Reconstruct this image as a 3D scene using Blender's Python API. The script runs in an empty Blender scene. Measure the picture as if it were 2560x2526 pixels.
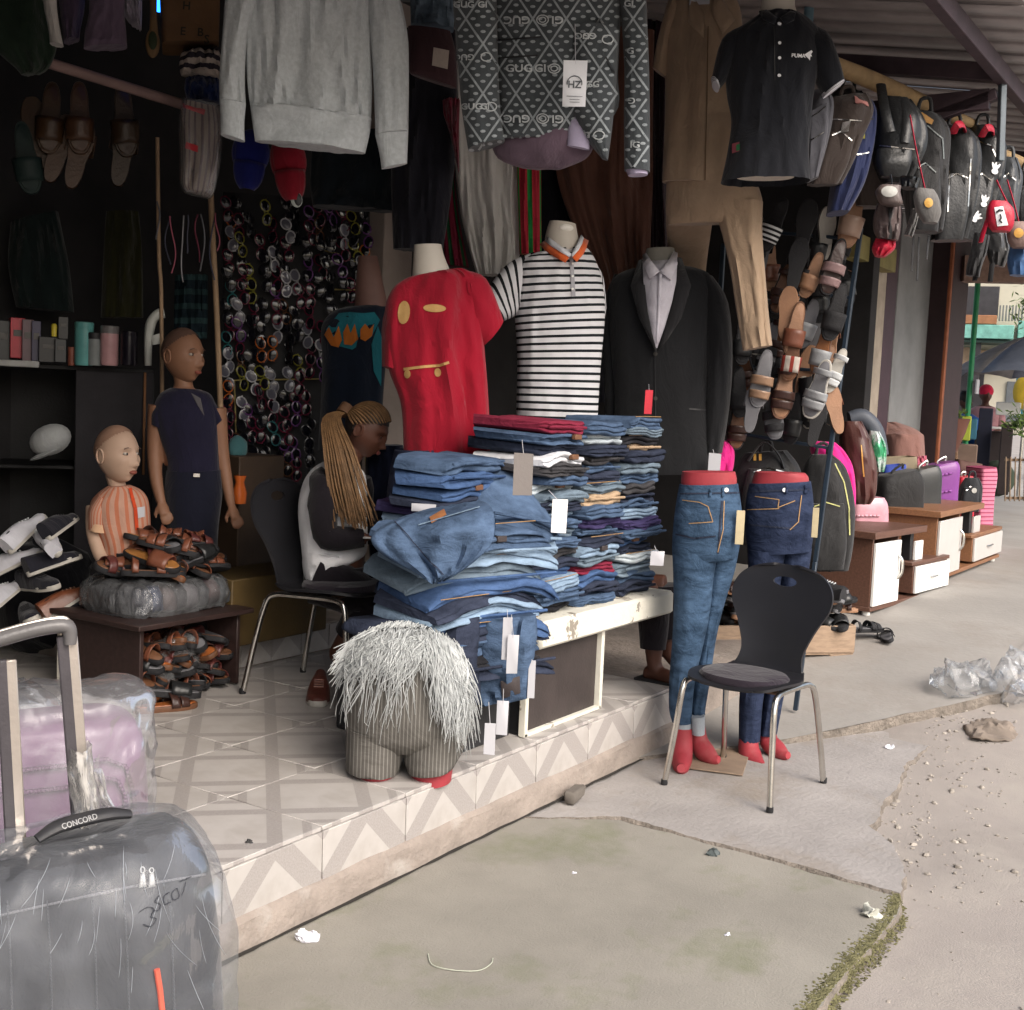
import bpy, math, random
from mathutils import Vector as V, Matrix, noise
random.seed(7)
sc = bpy.context.scene
R = math.radians
# ---------------------------------------------------------------- camera
H = 1.55; PT = R(5.0); RO = R(2.6); AZ = R(33.0); FD = 3025.0 * 1932 / 2560; CU = 966.0; CV = 1263.0 * 1932 / 2560
FW = V((math.cos(AZ), math.sin(AZ), 0)); RT = V((math.sin(AZ), -math.cos(AZ), 0)); UP = V((0, 0, 1))
F3 = math.cos(PT) * FW - math.sin(PT) * UP
U3 = math.cos(PT) * UP + math.sin(PT) * FW
R2 = math.cos(RO) * RT + math.sin(RO) * U3
U2 = -math.sin(RO) * RT + math.cos(RO) * U3
CAM = V((0, 0, H))
cd = bpy.data.cameras.new('camera'); cam = bpy.data.objects.new('camera', cd); sc.collection.objects.link(cam)
m3 = Matrix((R2, U2, -F3)).transposed()
cam.matrix_world = Matrix.Translation(CAM) @ m3.to_4x4()
cd.sensor_fit = 'HORIZONTAL'; cd.sensor_width = 36; cd.lens = 3025.0 / 2560 * 36; cd.clip_end = 500; cd.clip_start = .05
sc.camera = cam
# ---------------------------------------------------------------- light
SUN_EL, SUN_AZ = R(42), R(-112)     # direction towards the sun, azimuth from +x
w = bpy.data.worlds.new('World'); sc.world = w; w.use_nodes = True
nt = w.node_tree; bg = nt.nodes['Background']
sky = nt.nodes.new('ShaderNodeTexSky'); sky.sky_type = 'NISHITA'; sky.sun_disc = False
sky.sun_elevation = SUN_EL; sky.sun_rotation = math.pi / 2 - SUN_AZ
sky.air_density = 1.0; sky.dust_density = 6.0; sky.ozone_density = 1.0
hs = nt.nodes.new('ShaderNodeHueSaturation'); hs.inputs['Saturation'].default_value = .72
nt.links.new(sky.outputs[0], hs.inputs['Color']); nt.links.new(hs.outputs[0], bg.inputs[0])
bg.inputs[1].default_value = .15
ld = bpy.data.lights.new('sun', 'SUN'); ld.energy = 0.5; ld.angle = R(45); ld.color = (1, .98, .96)
lo = bpy.data.objects.new('sun', ld); sc.collection.objects.link(lo)
sd = V((math.cos(SUN_EL) * math.cos(SUN_AZ), math.cos(SUN_EL) * math.sin(SUN_AZ), math.sin(SUN_EL)))
lo.rotation_euler = sd.to_track_quat('Z', 'Y').to_euler(); lo.location = (0, 0, 20)
sc.view_settings.view_transform = 'Standard'; sc.view_settings.look = 'None'
sc.view_settings.exposure = 1.0; sc.view_settings.gamma = 1
sc.render.engine = 'CYCLES'; sc.render.filter_size = 2.3
sc.cycles.max_bounces = 8; sc.cycles.transparent_max_bounces = 16

# ---------------------------------------------------------------- pixel helpers (pixels of a 1932 wide view)
def ray(u, v): return F3 + (u - CU) / FD * R2 - (v - CV) / FD * U2
def PZ(u, v, z=0.0): d = ray(u, v); return CAM + d * ((z - H) / d.z)
def PY(u, v, y): d = ray(u, v); return CAM + d * (y / d.y)
def PX(u, v, x): d = ray(u, v); return CAM + d * (x / d.x)
def PD(u, v, dep): return CAM + ray(u, v) * dep
def facing(p, off=0.0): return math.atan2(-p.x, p.y) + R(off)   # rotation that turns local -y to the camera
class Fr:
    """upright frame standing at pixel u0,v0 at depth dep; local -y looks at the camera, turned by off degrees"""
    def __init__(s, u0, v0, dep=None, off=0.0, p=None):
        s.o = p if p is not None else PD(u0, v0, dep)
        s.a = facing(s.o, off)
        s.ex = V((math.cos(s.a), math.sin(s.a), 0)); s.ey = V((-math.sin(s.a), math.cos(s.a), 0))
    def L(s, u, v, dy=0.0):
        d = ray(u, v); q = s.o + s.ey * dy
        t = (q - CAM).dot(s.ey) / d.dot(s.ey)
        w_ = CAM + d * t - s.o
        return V((w_.dot(s.ex), w_.dot(s.ey), w_.z))

# ---------------------------------------------------------------- mesh building
def cat(pts, t):
    n = len(pts) - 1; x = t * n; i = min(int(x), n - 1); f = x - i
    p0, p1, p2, p3 = pts[max(i - 1, 0)], pts[i], pts[i + 1], pts[min(i + 2, n)]
    return tuple(.5 * ((2 * b) + (-a + c) * f + (2 * a - 5 * b + 4 * c - d) * f * f + (-a + 3 * b - 3 * c + d) * f ** 3) for a, b, c, d in zip(p0, p1, p2, p3))
class MB:
    def __init__(s): s.v = []; s.f = []; s.uv = []
    def add(s, vs, fs, uv=None):
        o = len(s.v); s.v += [V(p) for p in vs]; s.f += [tuple(i + o for i in f) for f in fs]
        s.uv += (list(uv) if uv else [(0, 0)] * len(vs)); return s
    def merge(s, m, M=None):
        s.add([M @ p for p in m.v] if M else m.v, m.f, m.uv); return s
    def box(s, c, d, rz=0.0, b=.004, M=None):
        hx, hy, hz = d[0] / 2, d[1] / 2, d[2] / 2; b = min(b, hx * .45, hy * .45, hz * .45); vs = []; fs = []
        idx = {}
        for sx in (-1, 1):
            for sy in (-1, 1):
                for sz in (-1, 1):
                    for k in range(3):
                        p = [sx * hx, sy * hy, sz * hz]
                        for q in range(3):
                            if q != k: p[q] -= (sx, sy, sz)[q] * b
                        idx[sx, sy, sz, k] = len(vs); vs.append(p)
        for k in range(3):
            i, j = [(1, 2), (2, 0), (0, 1)][k]
            for sg in (-1, 1):
                ring = []
                for (a, c2) in ((-1, -1), (1, -1), (1, 1), (-1, 1)):
                    t = [0, 0, 0]; t[k] = sg; t[i] = a; t[j] = c2; ring.append(idx[t[0], t[1], t[2], k])
                fs.append(ring if sg > 0 else ring[::-1])
            for a in (-1, 1):
                for c2 in (-1, 1):
                    t0 = [0, 0, 0]; t0[i] = a; t0[j] = c2; t1 = list(t0); t0[k] = -1; t1[k] = 1
                    q = [idx[(*t0, i)], idx[(*t1, i)], idx[(*t1, j)], idx[(*t0, j)]]
                    fs.append(q if a * c2 < 0 else q[::-1])
        for sx in (-1, 1):
            for sy in (-1, 1):
                for sz in (-1, 1):
                    q = [idx[sx, sy, sz, 0], idx[sx, sy, sz, 1], idx[sx, sy, sz, 2]]
                    fs.append(q if sx * sy * sz > 0 else q[::-1])
        T_ = M or (Matrix.Translation(V(c)) @ Matrix.Rotation(rz, 4, 'Z'))
        return s.add([T_ @ V(p) for p in vs], fs)
    def beam(s, a, b, w_, h_, bev=.003):
        a = V(a); b = V(b); d = b - a; q = d.to_track_quat('X', 'Z').to_matrix().to_4x4()
        return s.box(None, (d.length, w_, h_), b=bev, M=Matrix.Translation((a + b) / 2) @ q)
    def tube(s, pts, r, n=8, caps=True, closed=False, sub=0, flat=1.0):
        pts = [V(p) for p in pts]
        rs = list(r) if isinstance(r, (list, tuple)) else [r] * len(pts)
        if sub:
            m = (len(pts) - 1) * sub
            q = [cat([(*p, a) for p, a in zip(pts, rs)], i / m) for i in range(m + 1)]
            pts = [V(p[:3]) for p in q]; rs = [p[3] for p in q]
        N = len(pts); vs = []; uv = []; fs = []; nrm = None; ln = 0
        for i in range(N):
            a = pts[i - 1] if (i > 0 or closed) else pts[i]; b = pts[(i + 1) % N] if (i < N - 1 or closed) else pts[i]
            t = (b - a)
            if t.length < 1e-9: t = V((0, 0, 1))
            t.normalize()
            if nrm is None:
                nrm = t.cross(V((0, 0, 1)))
                if nrm.length < .1: nrm = t.cross(V((0, 1, 0)))
            nrm = (nrm - t * nrm.dot(t)); nrm.normalize(); bi = t.cross(nrm)
            if i: ln += (pts[i] - pts[i - 1]).length
            for k in range(n):
                an = 2 * math.pi * k / n
                vs.append(pts[i] + nrm * math.cos(an) * rs[i] + bi * math.sin(an) * rs[i] * flat); uv.append((k / n, ln))
        for i in range(N if closed else N - 1):
            for k in range(n):
                fs.append((i * n + k, i * n + (k + 1) % n, ((i + 1) % N) * n + (k + 1) % n, ((i + 1) % N) * n + k))
        if caps and not closed: fs.append(tuple(range(n))[::-1]); fs.append(tuple((N - 1) * n + k for k in range(n)))
        return s.add(vs, fs, uv)
    def loft(s, rings, c0=True, c1=True):
        n = len(rings[0]); vs = [p for r_ in rings for p in r_]; fs = []; uv = []; ln = 0; pc = None
        for r_ in rings:
            c = sum((V(p) for p in r_), V()) / n
            if pc is not None: ln += (c - pc).length
            pc = c; uv += [(k / n, ln) for k in range(n)]
        for i in range(len(rings) - 1):
            for k in range(n): fs.append((i * n + k, i * n + (k + 1) % n, (i + 1) * n + (k + 1) % n, (i + 1) * n + k))
        if c0: fs.append(tuple(range(n))[::-1])
        if c1: fs.append(tuple((len(rings) - 1) * n + k for k in range(n)))
        return s.add(vs, fs, uv)
    def lathe(s, prof, n=20, c=(0, 0, 0), c0=True, c1=True):
        c = V(c)
        return s.loft([[c + V((r_ * math.cos(2 * math.pi * k / n), r_ * math.sin(2 * math.pi * k / n), z)) for k in range(n)] for r_, z in prof], c0, c1)
    def grid(s, fn, nu, nv):
        vs = [fn(i / nu, j / nv) for j in range(nv + 1) for i in range(nu + 1)]; uv = [(i / nu, j / nv) for j in range(nv + 1) for i in range(nu + 1)]
        return s.add(vs, [(j * (nu + 1) + i, j * (nu + 1) + i + 1, (j + 1) * (nu + 1) + i + 1, (j + 1) * (nu + 1) + i) for j in range(nv) for i in range(nu)], uv)
    def ball(s, c, r, n=14, m=8, rz=0.0):
        r = r if isinstance(r, (tuple, list)) else (r, r, r); c = V(c); Z = Matrix.Rotation(rz, 3, 'Z')
        vs = [c + Z @ V((0, 0, -r[2]))]; fs = []
        for j in range(1, m):
            t = math.pi * j / m - math.pi / 2
            for k in range(n): a = 2 * math.pi * k / n; vs.append(c + Z @ V((r[0] * math.cos(t) * math.cos(a), r[1] * math.cos(t) * math.sin(a), r[2] * math.sin(t))))
        vs.append(c + Z @ V((0, 0, r[2])))
        for k in range(n):
            fs.append((0, 1 + (k + 1) % n, 1 + k))
            fs.append((len(vs) - 1, 1 + (m - 2) * n + k, 1 + (m - 2) * n + (k + 1) % n))
            for j in range(m - 2): fs.append((1 + j * n + k, 1 + j * n + (k + 1) % n, 1 + (j + 1) * n + (k + 1) % n, 1 + (j + 1) * n + k))
        return s.add(vs, fs)
    def prism(s, poly, z0, z1, M=None):
        n = len(poly); M = M or Matrix()
        a = [M @ V((p[0], p[1], z0)) for p in poly]; b = [M @ V((p[0], p[1], z1)) for p in poly]
        fs = [tuple(range(n))[::-1], tuple(range(n, 2 * n))] + [(k, (k + 1) % n, n + (k + 1) % n, n + k) for k in range(n)]
        return s.add(a + b, fs)
    def wrinkle(s, sc_, amp, seed=0.0, dirs=(1, 1, 1)):
        o = V((seed * 7.3, seed * 3.1, seed * 5.7))
        s.v = [p + V((noise.noise(p * sc_ + o) * dirs[0], noise.noise(p * sc_ + o + V((31, 7, 3))) * dirs[1], noise.noise(p * sc_ + o + V((5, 41, 9))) * dirs[2])) * amp for p in s.v]
        return s
    def mesh(s, name, mat=None, sharp=42):
        me = bpy.data.meshes.new(name); me.from_pydata([tuple(p) for p in s.v], [], s.f)
        ul = me.uv_layers.new(name='uv')
        for l in me.loops: ul.data[l.index].uv = s.uv[l.vertex_index]
        me.polygons.foreach_set('use_smooth', [True] * len(me.polygons))
        try: me.set_sharp_from_angle(angle=R(sharp))
        except Exception: pass
        if mat: me.materials.append(mat)
        return me
    def build(s, name, mat, parent=None, sharp=42, solid=0.0, loc=None, rz=None):
        o = bpy.data.objects.new(name, s.mesh(name, mat, sharp)); sc.collection.objects.link(o)
        if parent: o.parent = parent
        if loc is not None: o.location = loc
        if rz is not None: o.rotation_euler.z = rz
        if solid:
            md = o.modifiers.new('s', 'SOLIDIFY'); md.thickness = solid; md.offset = 0
        return o
def tag(o, label, cat_, group=None, kind=None):
    if label: o['label'] = label
    if cat_: o['category'] = cat_
    if group: o['group'] = group
    if kind: o['kind'] = kind
    return o
def thing(name, label, cat_, loc=(0, 0, 0), rz=0.0, group=None):
    o = bpy.data.objects.new(name, None); sc.collection.objects.link(o); o.empty_display_size = .05
    o.location = loc; o.rotation_euler.z = rz; return tag(o, label, cat_, group)
def frthing(name, label, cat_, fr, group=None): return thing(name, label, cat_, fr.o, fr.a, group)
def struct(o): o['kind'] = 'structure'; return o
def copy_tree(o, parent=None):
    c = o.copy(); sc.collection.objects.link(c); c.parent = parent
    for ch in list(o.children): copy_tree(ch, c)
    return c
def hang(fr, rows, ry, n=32, sub=4, p=2.2, fold=(0, 9, 0), c0=True, c1=True, yo=0.0, mb=None):
    """rows of pixel pairs (uL,vL,uR,vR) from top to bottom -> closed body of half thickness ry with folds"""
    k = len(rows); rys = list(ry) if isinstance(ry, (list, tuple)) else [ry] * k; yos = list(yo) if isinstance(yo, (list, tuple)) else [yo] * k
    ctl = [(*fr.L(r_[0], r_[1], yos[i]), *fr.L(r_[2], r_[3], yos[i]), rys[i]) for i, r_ in enumerate(rows)]
    m = (k - 1) * sub; rings = []
    for i in range(m + 1):
        q = cat(ctl, i / m); a = V(q[:3]); b = V(q[3:6]); c = (a + b) / 2; ax = (b - a) / 2; t = q[6]
        ring = []
        for j in range(n):
            an = 2 * math.pi * j / n; cx, sx = math.cos(an), math.sin(an)
            x = math.copysign(abs(cx) ** (2 / p), cx); y = math.copysign(abs(sx) ** (2 / p), sx)
            f = 1.0; dy = 0
            if fold[0]:
                g = i / m
                dy = fold[0] * (noise.noise(V((x * fold[1] * .35 + g * .6, g * 1.6 + fold[2], math.copysign(1, sx) + fold[2] * 3))) + .5 * noise.noise(V((x * fold[1] + g * 2, g * 4 + fold[2], math.copysign(2, sx))))) * (.3 + abs(sx) * .7)
                rd = 1 - abs(noise.noise(V((x * fold[1] * .42 - g * 1.1 * math.copysign(1, x), g * 2.3 + fold[2] * 2, math.copysign(3, sx) + fold[2])))) * 2.2
                dy += fold[0] * .55 * max(0, rd) ** 2 * abs(sx)
            ring.append(c + ax * x + V((0, y * t + dy * math.copysign(1, sx), 0)))
        rings.append(ring)
    mb = mb or MB(); mb.loft(rings, c0, c1); return mb
# ---------------------------------------------------------------- materials
MATS = {}
def nod(nt, t, **kw):
    n = nt.nodes.new(t)
    for k, v_ in kw.items(): setattr(n, k, v_)
    return n
def mth(nt, op, a, b=None, c=None):
    n = nt.nodes.new('ShaderNodeMath'); n.operation = op
    for i, x in enumerate((a, b, c)):
        if x is None: continue
        if isinstance(x, (int, float)): n.inputs[i].default_value = x
        else: nt.links.new(x, n.inputs[i])
    return n.outputs[0]
def mixc(nt, f, a, b, bt='MIX'):
    n = nt.nodes.new('ShaderNodeMix'); n.data_type = 'RGBA'; n.blend_type = bt
    for i, x in ((0, f), (6, a), (7, b)):
        if isinstance(x, (int, float)): n.inputs[i].default_value = x
        elif isinstance(x, tuple): n.inputs[i].default_value = (*x[:3], 1)
        else: nt.links.new(x, n.inputs[i])
    return n.outputs[2]
def nse(nt, co, scale, det=3, rough=.6, dist=0.0):
    n = nt.nodes.new('ShaderNodeTexNoise'); n.inputs['Scale'].default_value = scale; n.inputs['Detail'].default_value = det
    n.inputs['Roughness'].default_value = rough; n.inputs['Distortion'].default_value = dist
    if co is not None: nt.links.new(co, n.inputs['Vector'])
    return n.outputs[0]
def ramp(nt, x, a, b):
    n = nt.nodes.new('ShaderNodeMapRange'); n.inputs[1].default_value = a; n.inputs[2].default_value = b; n.clamp = True
    nt.links.new(x, n.inputs[0]); return n.outputs[0]
def base(name):
    m = bpy.data.materials.new(name); m.use_nodes = True; nt = m.node_tree; b = nt.nodes['Principled BSDF']
    tc = nt.nodes.new('ShaderNodeTexCoord'); return m, nt, b, tc
def mapv(nt, co, s): 
    mp = nt.nodes.new('ShaderNodeMapping'); mp.inputs['Scale'].default_value = s; nt.links.new(co, mp.inputs[0]); return mp.outputs[0]
def bumpn(nt, b, hgt, st, dist=.01):
    n = nt.nodes.new('ShaderNodeBump'); n.inputs['Strength'].default_value = st; n.inputs['Distance'].default_value = dist
    nt.links.new(hgt, n.inputs['Height']); nt.links.new(n.outputs[0], b.inputs['Normal'])
def mat(name, col, rough=.7, metal=0.0, var=.18, vs=7, bump=.25, bs=90, spec=.35, st=(1, 1, 1), sheen=0.0, coat=0.0, emit=0.0, dist=.004, col2=None, th=(.45, .62), wr=0.0, wrs=7):
    if name in MATS: return MATS[name]
    m, nt, b, tc = base(name); co = mapv(nt, tc.outputs['Object'], st)
    n1 = nse(nt, co, vs, 4)
    c = mixc(nt, ramp(nt, n1, .3, .7), tuple(x * (1 - var) for x in col), tuple(min(1, x * (1 + var)) for x in col))
    if col2: c = mixc(nt, ramp(nt, nse(nt, co, vs * .6, 5, .7), *th), c, col2)
    nt.links.new(c, b.inputs['Base Color'])
    b.inputs['Roughness'].default_value = rough; b.inputs['Metallic'].default_value = metal
    b.inputs['Specular IOR Level'].default_value = spec
    if sheen: b.inputs['Sheen Weight'].default_value = sheen
    if coat: b.inputs['Coat Weight'].default_value = coat; b.inputs['Coat Roughness'].default_value = .15
    if emit: b.inputs['Emission Color'].default_value = (*col, 1); b.inputs['Emission Strength'].default_value = emit
    if wr: 
        h_ = mth(nt, 'ADD', mth(nt, 'MULTIPLY', nse(nt, co, bs, 2), .06), nse(nt, mapv(nt, co, (1.3, 1.3, .7)), wrs, 4, .55, 1.6)); bumpn(nt, b, h_, wr, .02)
    elif bump: bumpn(nt, b, nse(nt, co, bs, 3), bump, dist)
    MATS[name] = m; return m
def cloth(name, col, **k):
    kw = dict(rough=.9, var=.14, vs=9, bump=.4, bs=160, spec=.12, sheen=.15, dist=.003, wr=.55); kw.update(k); return mat(name, col, **kw)
def denim(name, col, fade=.35):
    if name in MATS: return MATS[name]
    m, nt, b, tc = base(name); co = tc.outputs['Object']
    a = nse(nt, mapv(nt, co, (5, 5, 14)), 1.6, 5, .65); f = nse(nt, mapv(nt, co, (300, 300, 90)), 1.0, 2)
    lt = tuple(min(.8, x * (1 + fade * 2.2) + .03 * fade) for x in col); dk = tuple(x * (1 - fade * .55) for x in col)
    c = mixc(nt, ramp(nt, a, .34, .68), dk, lt); c = mixc(nt, mth(nt, 'MULTIPLY', ramp(nt, f, .4, .7), .3), c, lt)
    nt.links.new(c, b.inputs['Base Color']); b.inputs['Roughness'].default_value = .9; b.inputs['Specular IOR Level'].default_value = .15
    h_ = mth(nt, 'ADD', mth(nt, 'MULTIPLY', f, .05), nse(nt, mapv(nt, co, (1, 1, 1.6)), 9, 4, .6, 1.4)); bumpn(nt, b, h_, .6, .02); MATS[name] = m; return m
def stripes(name, c1, c2, freq, duty, coord='UV', axis=1, var=.1, rough=.9, bump=.3):
    if name in MATS: return MATS[name]
    m, nt, b, tc = base(name); sx = nod(nt, 'ShaderNodeSeparateXYZ'); nt.links.new(tc.outputs[coord], sx.inputs[0])
    f = mth(nt, 'FRACT', mth(nt, 'MULTIPLY', sx.outputs[axis], freq)); k = mth(nt, 'LESS_THAN', f, duty)
    n1 = ramp(nt, nse(nt, tc.outputs['Object'], 12, 4), .3, .7)
    ca = mixc(nt, n1, tuple(x * (1 - var) for x in c1), c1); cb = mixc(nt, n1, tuple(x * (1 - var) for x in c2), c2)
    nt.links.new(mixc(nt, k, ca, cb), b.inputs['Base Color']); b.inputs['Roughness'].default_value = rough; b.inputs['Specular IOR Level'].default_value = .15
    bumpn(nt, b, nse(nt, tc.outputs['Object'], 7, 4, .55, 1.5), bump + .2, .02); MATS[name] = m; return m
def film(name, tint=(.8, .82, .84), haze=.25, wr=9, bump=.9, gl=.5):
    if name in MATS: return MATS[name]
    m, nt, b, tc = base(name); out = nt.nodes['Material Output']; nt.nodes.remove(b)
    co = tc.outputs['Object']; n1 = nse(nt, mapv(nt, co, (1, 1, .45)), wr, 4, .55, 1.2); bm = nod(nt, 'ShaderNodeBump'); bm.inputs['Strength'].default_value = bump; bm.inputs['Distance'].default_value = .012
    nt.links.new(n1, bm.inputs['Height'])
    tr = nod(nt, 'ShaderNodeBsdfTransparent'); df = nod(nt, 'ShaderNodeBsdfDiffuse'); df.inputs[0].default_value = (*tint, 1); gs = nod(nt, 'ShaderNodeBsdfGlossy'); gs.inputs['Roughness'].default_value = .18
    gs.inputs[0].default_value = (.9, .92, .95, 1); tr.inputs[0].default_value = (.93, .94, .95, 1)
    nt.links.new(bm.outputs[0], gs.inputs['Normal']); nt.links.new(bm.outputs[0], df.inputs['Normal'])
    lw = nod(nt, 'ShaderNodeLayerWeight'); lw.inputs[0].default_value = .35; nt.links.new(bm.outputs[0], lw.inputs['Normal'])
    m1 = nod(nt, 'ShaderNodeMixShader'); k = mth(nt, 'ADD', mth(nt, 'MULTIPLY', ramp(nt, n1, .28, .78), haze * 1.1), haze * .6); nt.links.new(k, m1.inputs[0]); nt.links.new(tr.outputs[0], m1.inputs[1]); nt.links.new(df.outputs[0], m1.inputs[2])
    m2 = nod(nt, 'ShaderNodeMixShader'); nt.links.new(mth(nt, 'MULTIPLY', lw.outputs['Fresnel'], gl), m2.inputs[0]); nt.links.new(m1.outputs[0], m2.inputs[1]); nt.links.new(gs.outputs[0], m2.inputs[2])
    nt.links.new(m2.outputs[0], out.inputs[0]); MATS[name] = m; return m
def text_mb(s, size, bold=False, ext=0.0):
    cu = bpy.data.curves.new('t', 'FONT'); cu.body = s; cu.size = size; cu.align_x = 'CENTER'; cu.align_y = 'CENTER'; cu.extrude = ext; cu.resolution_u = 3
    if bold: cu.offset = size * .02
    o = bpy.data.objects.new('t', cu); sc.collection.objects.link(o)
    me = bpy.data.meshes.new_from_object(o.evaluated_get(bpy.context.evaluated_depsgraph_get()))
    mb = MB().add([v.co.copy() for v in me.vertices], [tuple(p.vertices) for p in me.polygons])
    bpy.data.objects.remove(o); bpy.data.curves.remove(cu); bpy.data.meshes.remove(me); return mb
def upright(mb):   # xy print -> xz plane facing -y
    mb.v = [V((p.x, -p.z, p.y)) for p in mb.v]; return mb
ORD = ['first', 'second', 'third', 'fourth', 'fifth', 'sixth', 'seventh', 'eighth', 'ninth', 'tenth', 'eleventh', 'twelfth', 'thirteenth', 'fourteenth', 'fifteenth', 'sixteenth', 'seventeenth', 'eighteenth', 'nineteenth', 'twentieth', 'twenty-first', 'twenty-second', 'twenty-third', 'twenty-fourth']
WHITE = mat('white_paint', (.75, .74, .7), rough=.5, var=.06); BLACK = mat('black_plastic', (.018, .018, .02), rough=.45, var=.1)
CHROME = mat('chrome', (.62, .6, .56), rough=.22, metal=1, var=.1, vs=20, bump=.05); DARK = cloth('dark_cloth', (.012, .012, .016))
TAG = mat('tag_card', (.45, .45, .48), rough=.6, var=.03, bump=.05); DKWOOD = mat('dark_wood', (.035, .02, .018), rough=.5, st=(1, 6, 6), var=.25)
# ================================================================ setting
def sm(x): x = max(0, min(1, x)); return x * x * (3 - 2 * x)
def G(x): return .3 * sm((x - 5.0) / 4.2)
def PG(u, v):
    z = 0.0
    for _ in range(12):
        p = PZ(u, v, z); z = .5 * z + .5 * G(p.x)
    return PZ(u, v, z)
def fb(x, y, s, o=0.0): return noise.noise(V((x * s + o, y * s - o, o * .7))) + .5 * noise.noise(V((x * s * 2.1, y * s * 2.1 + o, 3.3)))
m_dirt = mat('dirt', (.30, .272, .25), rough=.97, var=.10, vs=1.6, bump=.5, bs=150, dist=.006, spec=.1, col2=(.36, .33, .295), th=(.5, .7))
m_conc = mat('concrete', (.30, .282, .27), rough=.92, var=.12, vs=3, bump=.45, bs=45, dist=.01, spec=.15, col2=(.25, .22, .19), th=(.5, .72))
m_conc2 = mat('far_concrete', (.30, .285, .265), rough=.9, var=.1, vs=1.4, bump=.35, bs=30, dist=.01, spec=.2, col2=(.25, .225, .2), th=(.48, .7))
m_moss = mat('mossy_concrete', (.255, .24, .21), rough=.95, var=.12, vs=2.2, bump=.5, bs=150, dist=.005, spec=.1, col2=(.135, .155, .072), th=(.52, .80))
m_mossedge = mat('moss', (.17, .16, .085), rough=1, var=.35, vs=22, bump=1, bs=80, dist=.02, spec=.05)
m_side = mat('slab_side', (.19, .165, .14), rough=.97, var=.35, vs=12, bump=.8, bs=50, dist=.02)
# ground sheet
xs = [-60, -20, -6, -2] + [i * .09 for i in range(0, 95)] + [9, 10, 12, 15, 20, 30, 60, 140]
ys = [-80, -30, -10, -5] + [-2.4 + i * .09 for i in range(48)] + [2.2, 3, 5, 9, 20, 60]
def gz(x, y):
    n = 0.0
    if 0 <= x < 8.6 and -2.4 <= y < 2: n = .022 * fb(x, y, 1.6, 4) + .008 * fb(x, y, 7, 1)
    return G(x) - .036 + n * .7
g = MB(); W_ = len(xs); g.add([(x, y, gz(x, y)) for y in ys for x in xs], [(j * W_ + i, j * W_ + i + 1, (j + 1) * W_ + i + 1, (j + 1) * W_ + i) for j in range(len(ys) - 1) for i in range(W_ - 1)])
struct(g.build('ground', m_dirt))
def slab(name, px, z, th, m, jag=.012, seed=0, extra=None):
    pts = [PZ(u, v, z) if not isinstance(u, V) else u for u, v in px]
    out = []
    for i, a in enumerate(pts):
        b = pts[(i + 1) % len(pts)]; L_ = (b - a).length; k = max(1, min(60, int(L_ / .035)))
        for q in range(k):
            p = a.lerp(b, q / k); d = (b - a).normalized(); nn = V((d.y, -d.x, 0))
            out.append(p + nn * (jag * (noise.noise(p * 6 + V((seed, 0, 0))) + .7 * noise.noise(p * 19)) if q else 0))
    n = len(out); c = sum(out, V()) / n
    mb = MB(); ins = [p + (c - p).normalized() * .012 for p in out]
    vs = [V((p.x, p.y, z)) for p in ins] + [V((p.x, p.y, z - .012)) for p in out] + [V((p.x * 1.0, p.y, z - th)) for p in out]
    fs = [tuple(range(n))] + [(k, n + k, n + (k + 1) % n, (k + 1) % n) for k in range(n)] + [(n + k, 2 * n + k, 2 * n + (k + 1) % n, n + (k + 1) % n) for k in range(n)]
    mb.add(vs, fs)
    o = mb.build(name, m, sharp=30); o.data.materials.append(m_side); bm_fix(o)
    for pl in o.data.polygons:
        if len(pl.vertices) == 4: pl.material_index = 1
    return struct(o)
def bm_fix(o):
    import bmesh
    b = bmesh.new(); b.from_mesh(o.data); bmesh.ops.recalc_face_normals(b, faces=b.faces)
    b.to_mesh(o.data); b.free()
W0 = V((0, 2.38, 0))
slab('near_pavement', [(V((3.6, 2.45, 0)), 0), (1170, 1542), (1700, 1688), (1712, 1655), (1690, 1600), (1640, 1560), (1668, 1520), (1702, 1478), (1715, 1440), (1765, 1402), (1800, 1372), (1838, 1345), (V((7.4, 1.6, 0)), 0), (V((7.4, 2.45, 0)), 0)], -.002, .16, m_conc, .02, 3)
ms = slab('mossy_pavement', [(V((.4, 2.45, 0)), 0), (V((3.62, 2.45, 0)), 0), (1172, 1546), (1440, 1618), (1697, 1690), (1703, 1712), (1690, 1735), (1645, 1792), (1590, 1850), (1545, 1906), (1490, 1975), (V((2.6, .9, 0)), 0), (V((.4, .95, 0)), 0)], .004, .15, m_moss, .012, 5)
# thick moss on the broken rim of the slab (ground cover)
rim = [PZ(u, v, 0) for u, v in ((1697, 1694), (1690, 1728), (1645, 1785), (1590, 1843), (1545, 1899), (1490, 1970))]
mb = MB()
for i in range(4200):
    t = random.random() ** .8; k = t * (len(rim) - 1); a = int(k); p = rim[a].lerp(rim[min(a + 1, len(rim) - 1)], k - a)
    off = random.gauss(.004, .018); q = p + V((off * .2 + random.gauss(0, .01), off, 0)); q.z = .004 if off > 0 else -.002 + max(-.08, off * 1.2)
    s_ = random.uniform(.002, .0048); mb.ball(q, (s_ * 1.3, s_ * 1.3, s_ * .5), 5, 3)
tag(mb.build('moss', m_mossedge), 'olive moss growing on the broken pavement rim', 'moss', kind='stuff')
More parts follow.
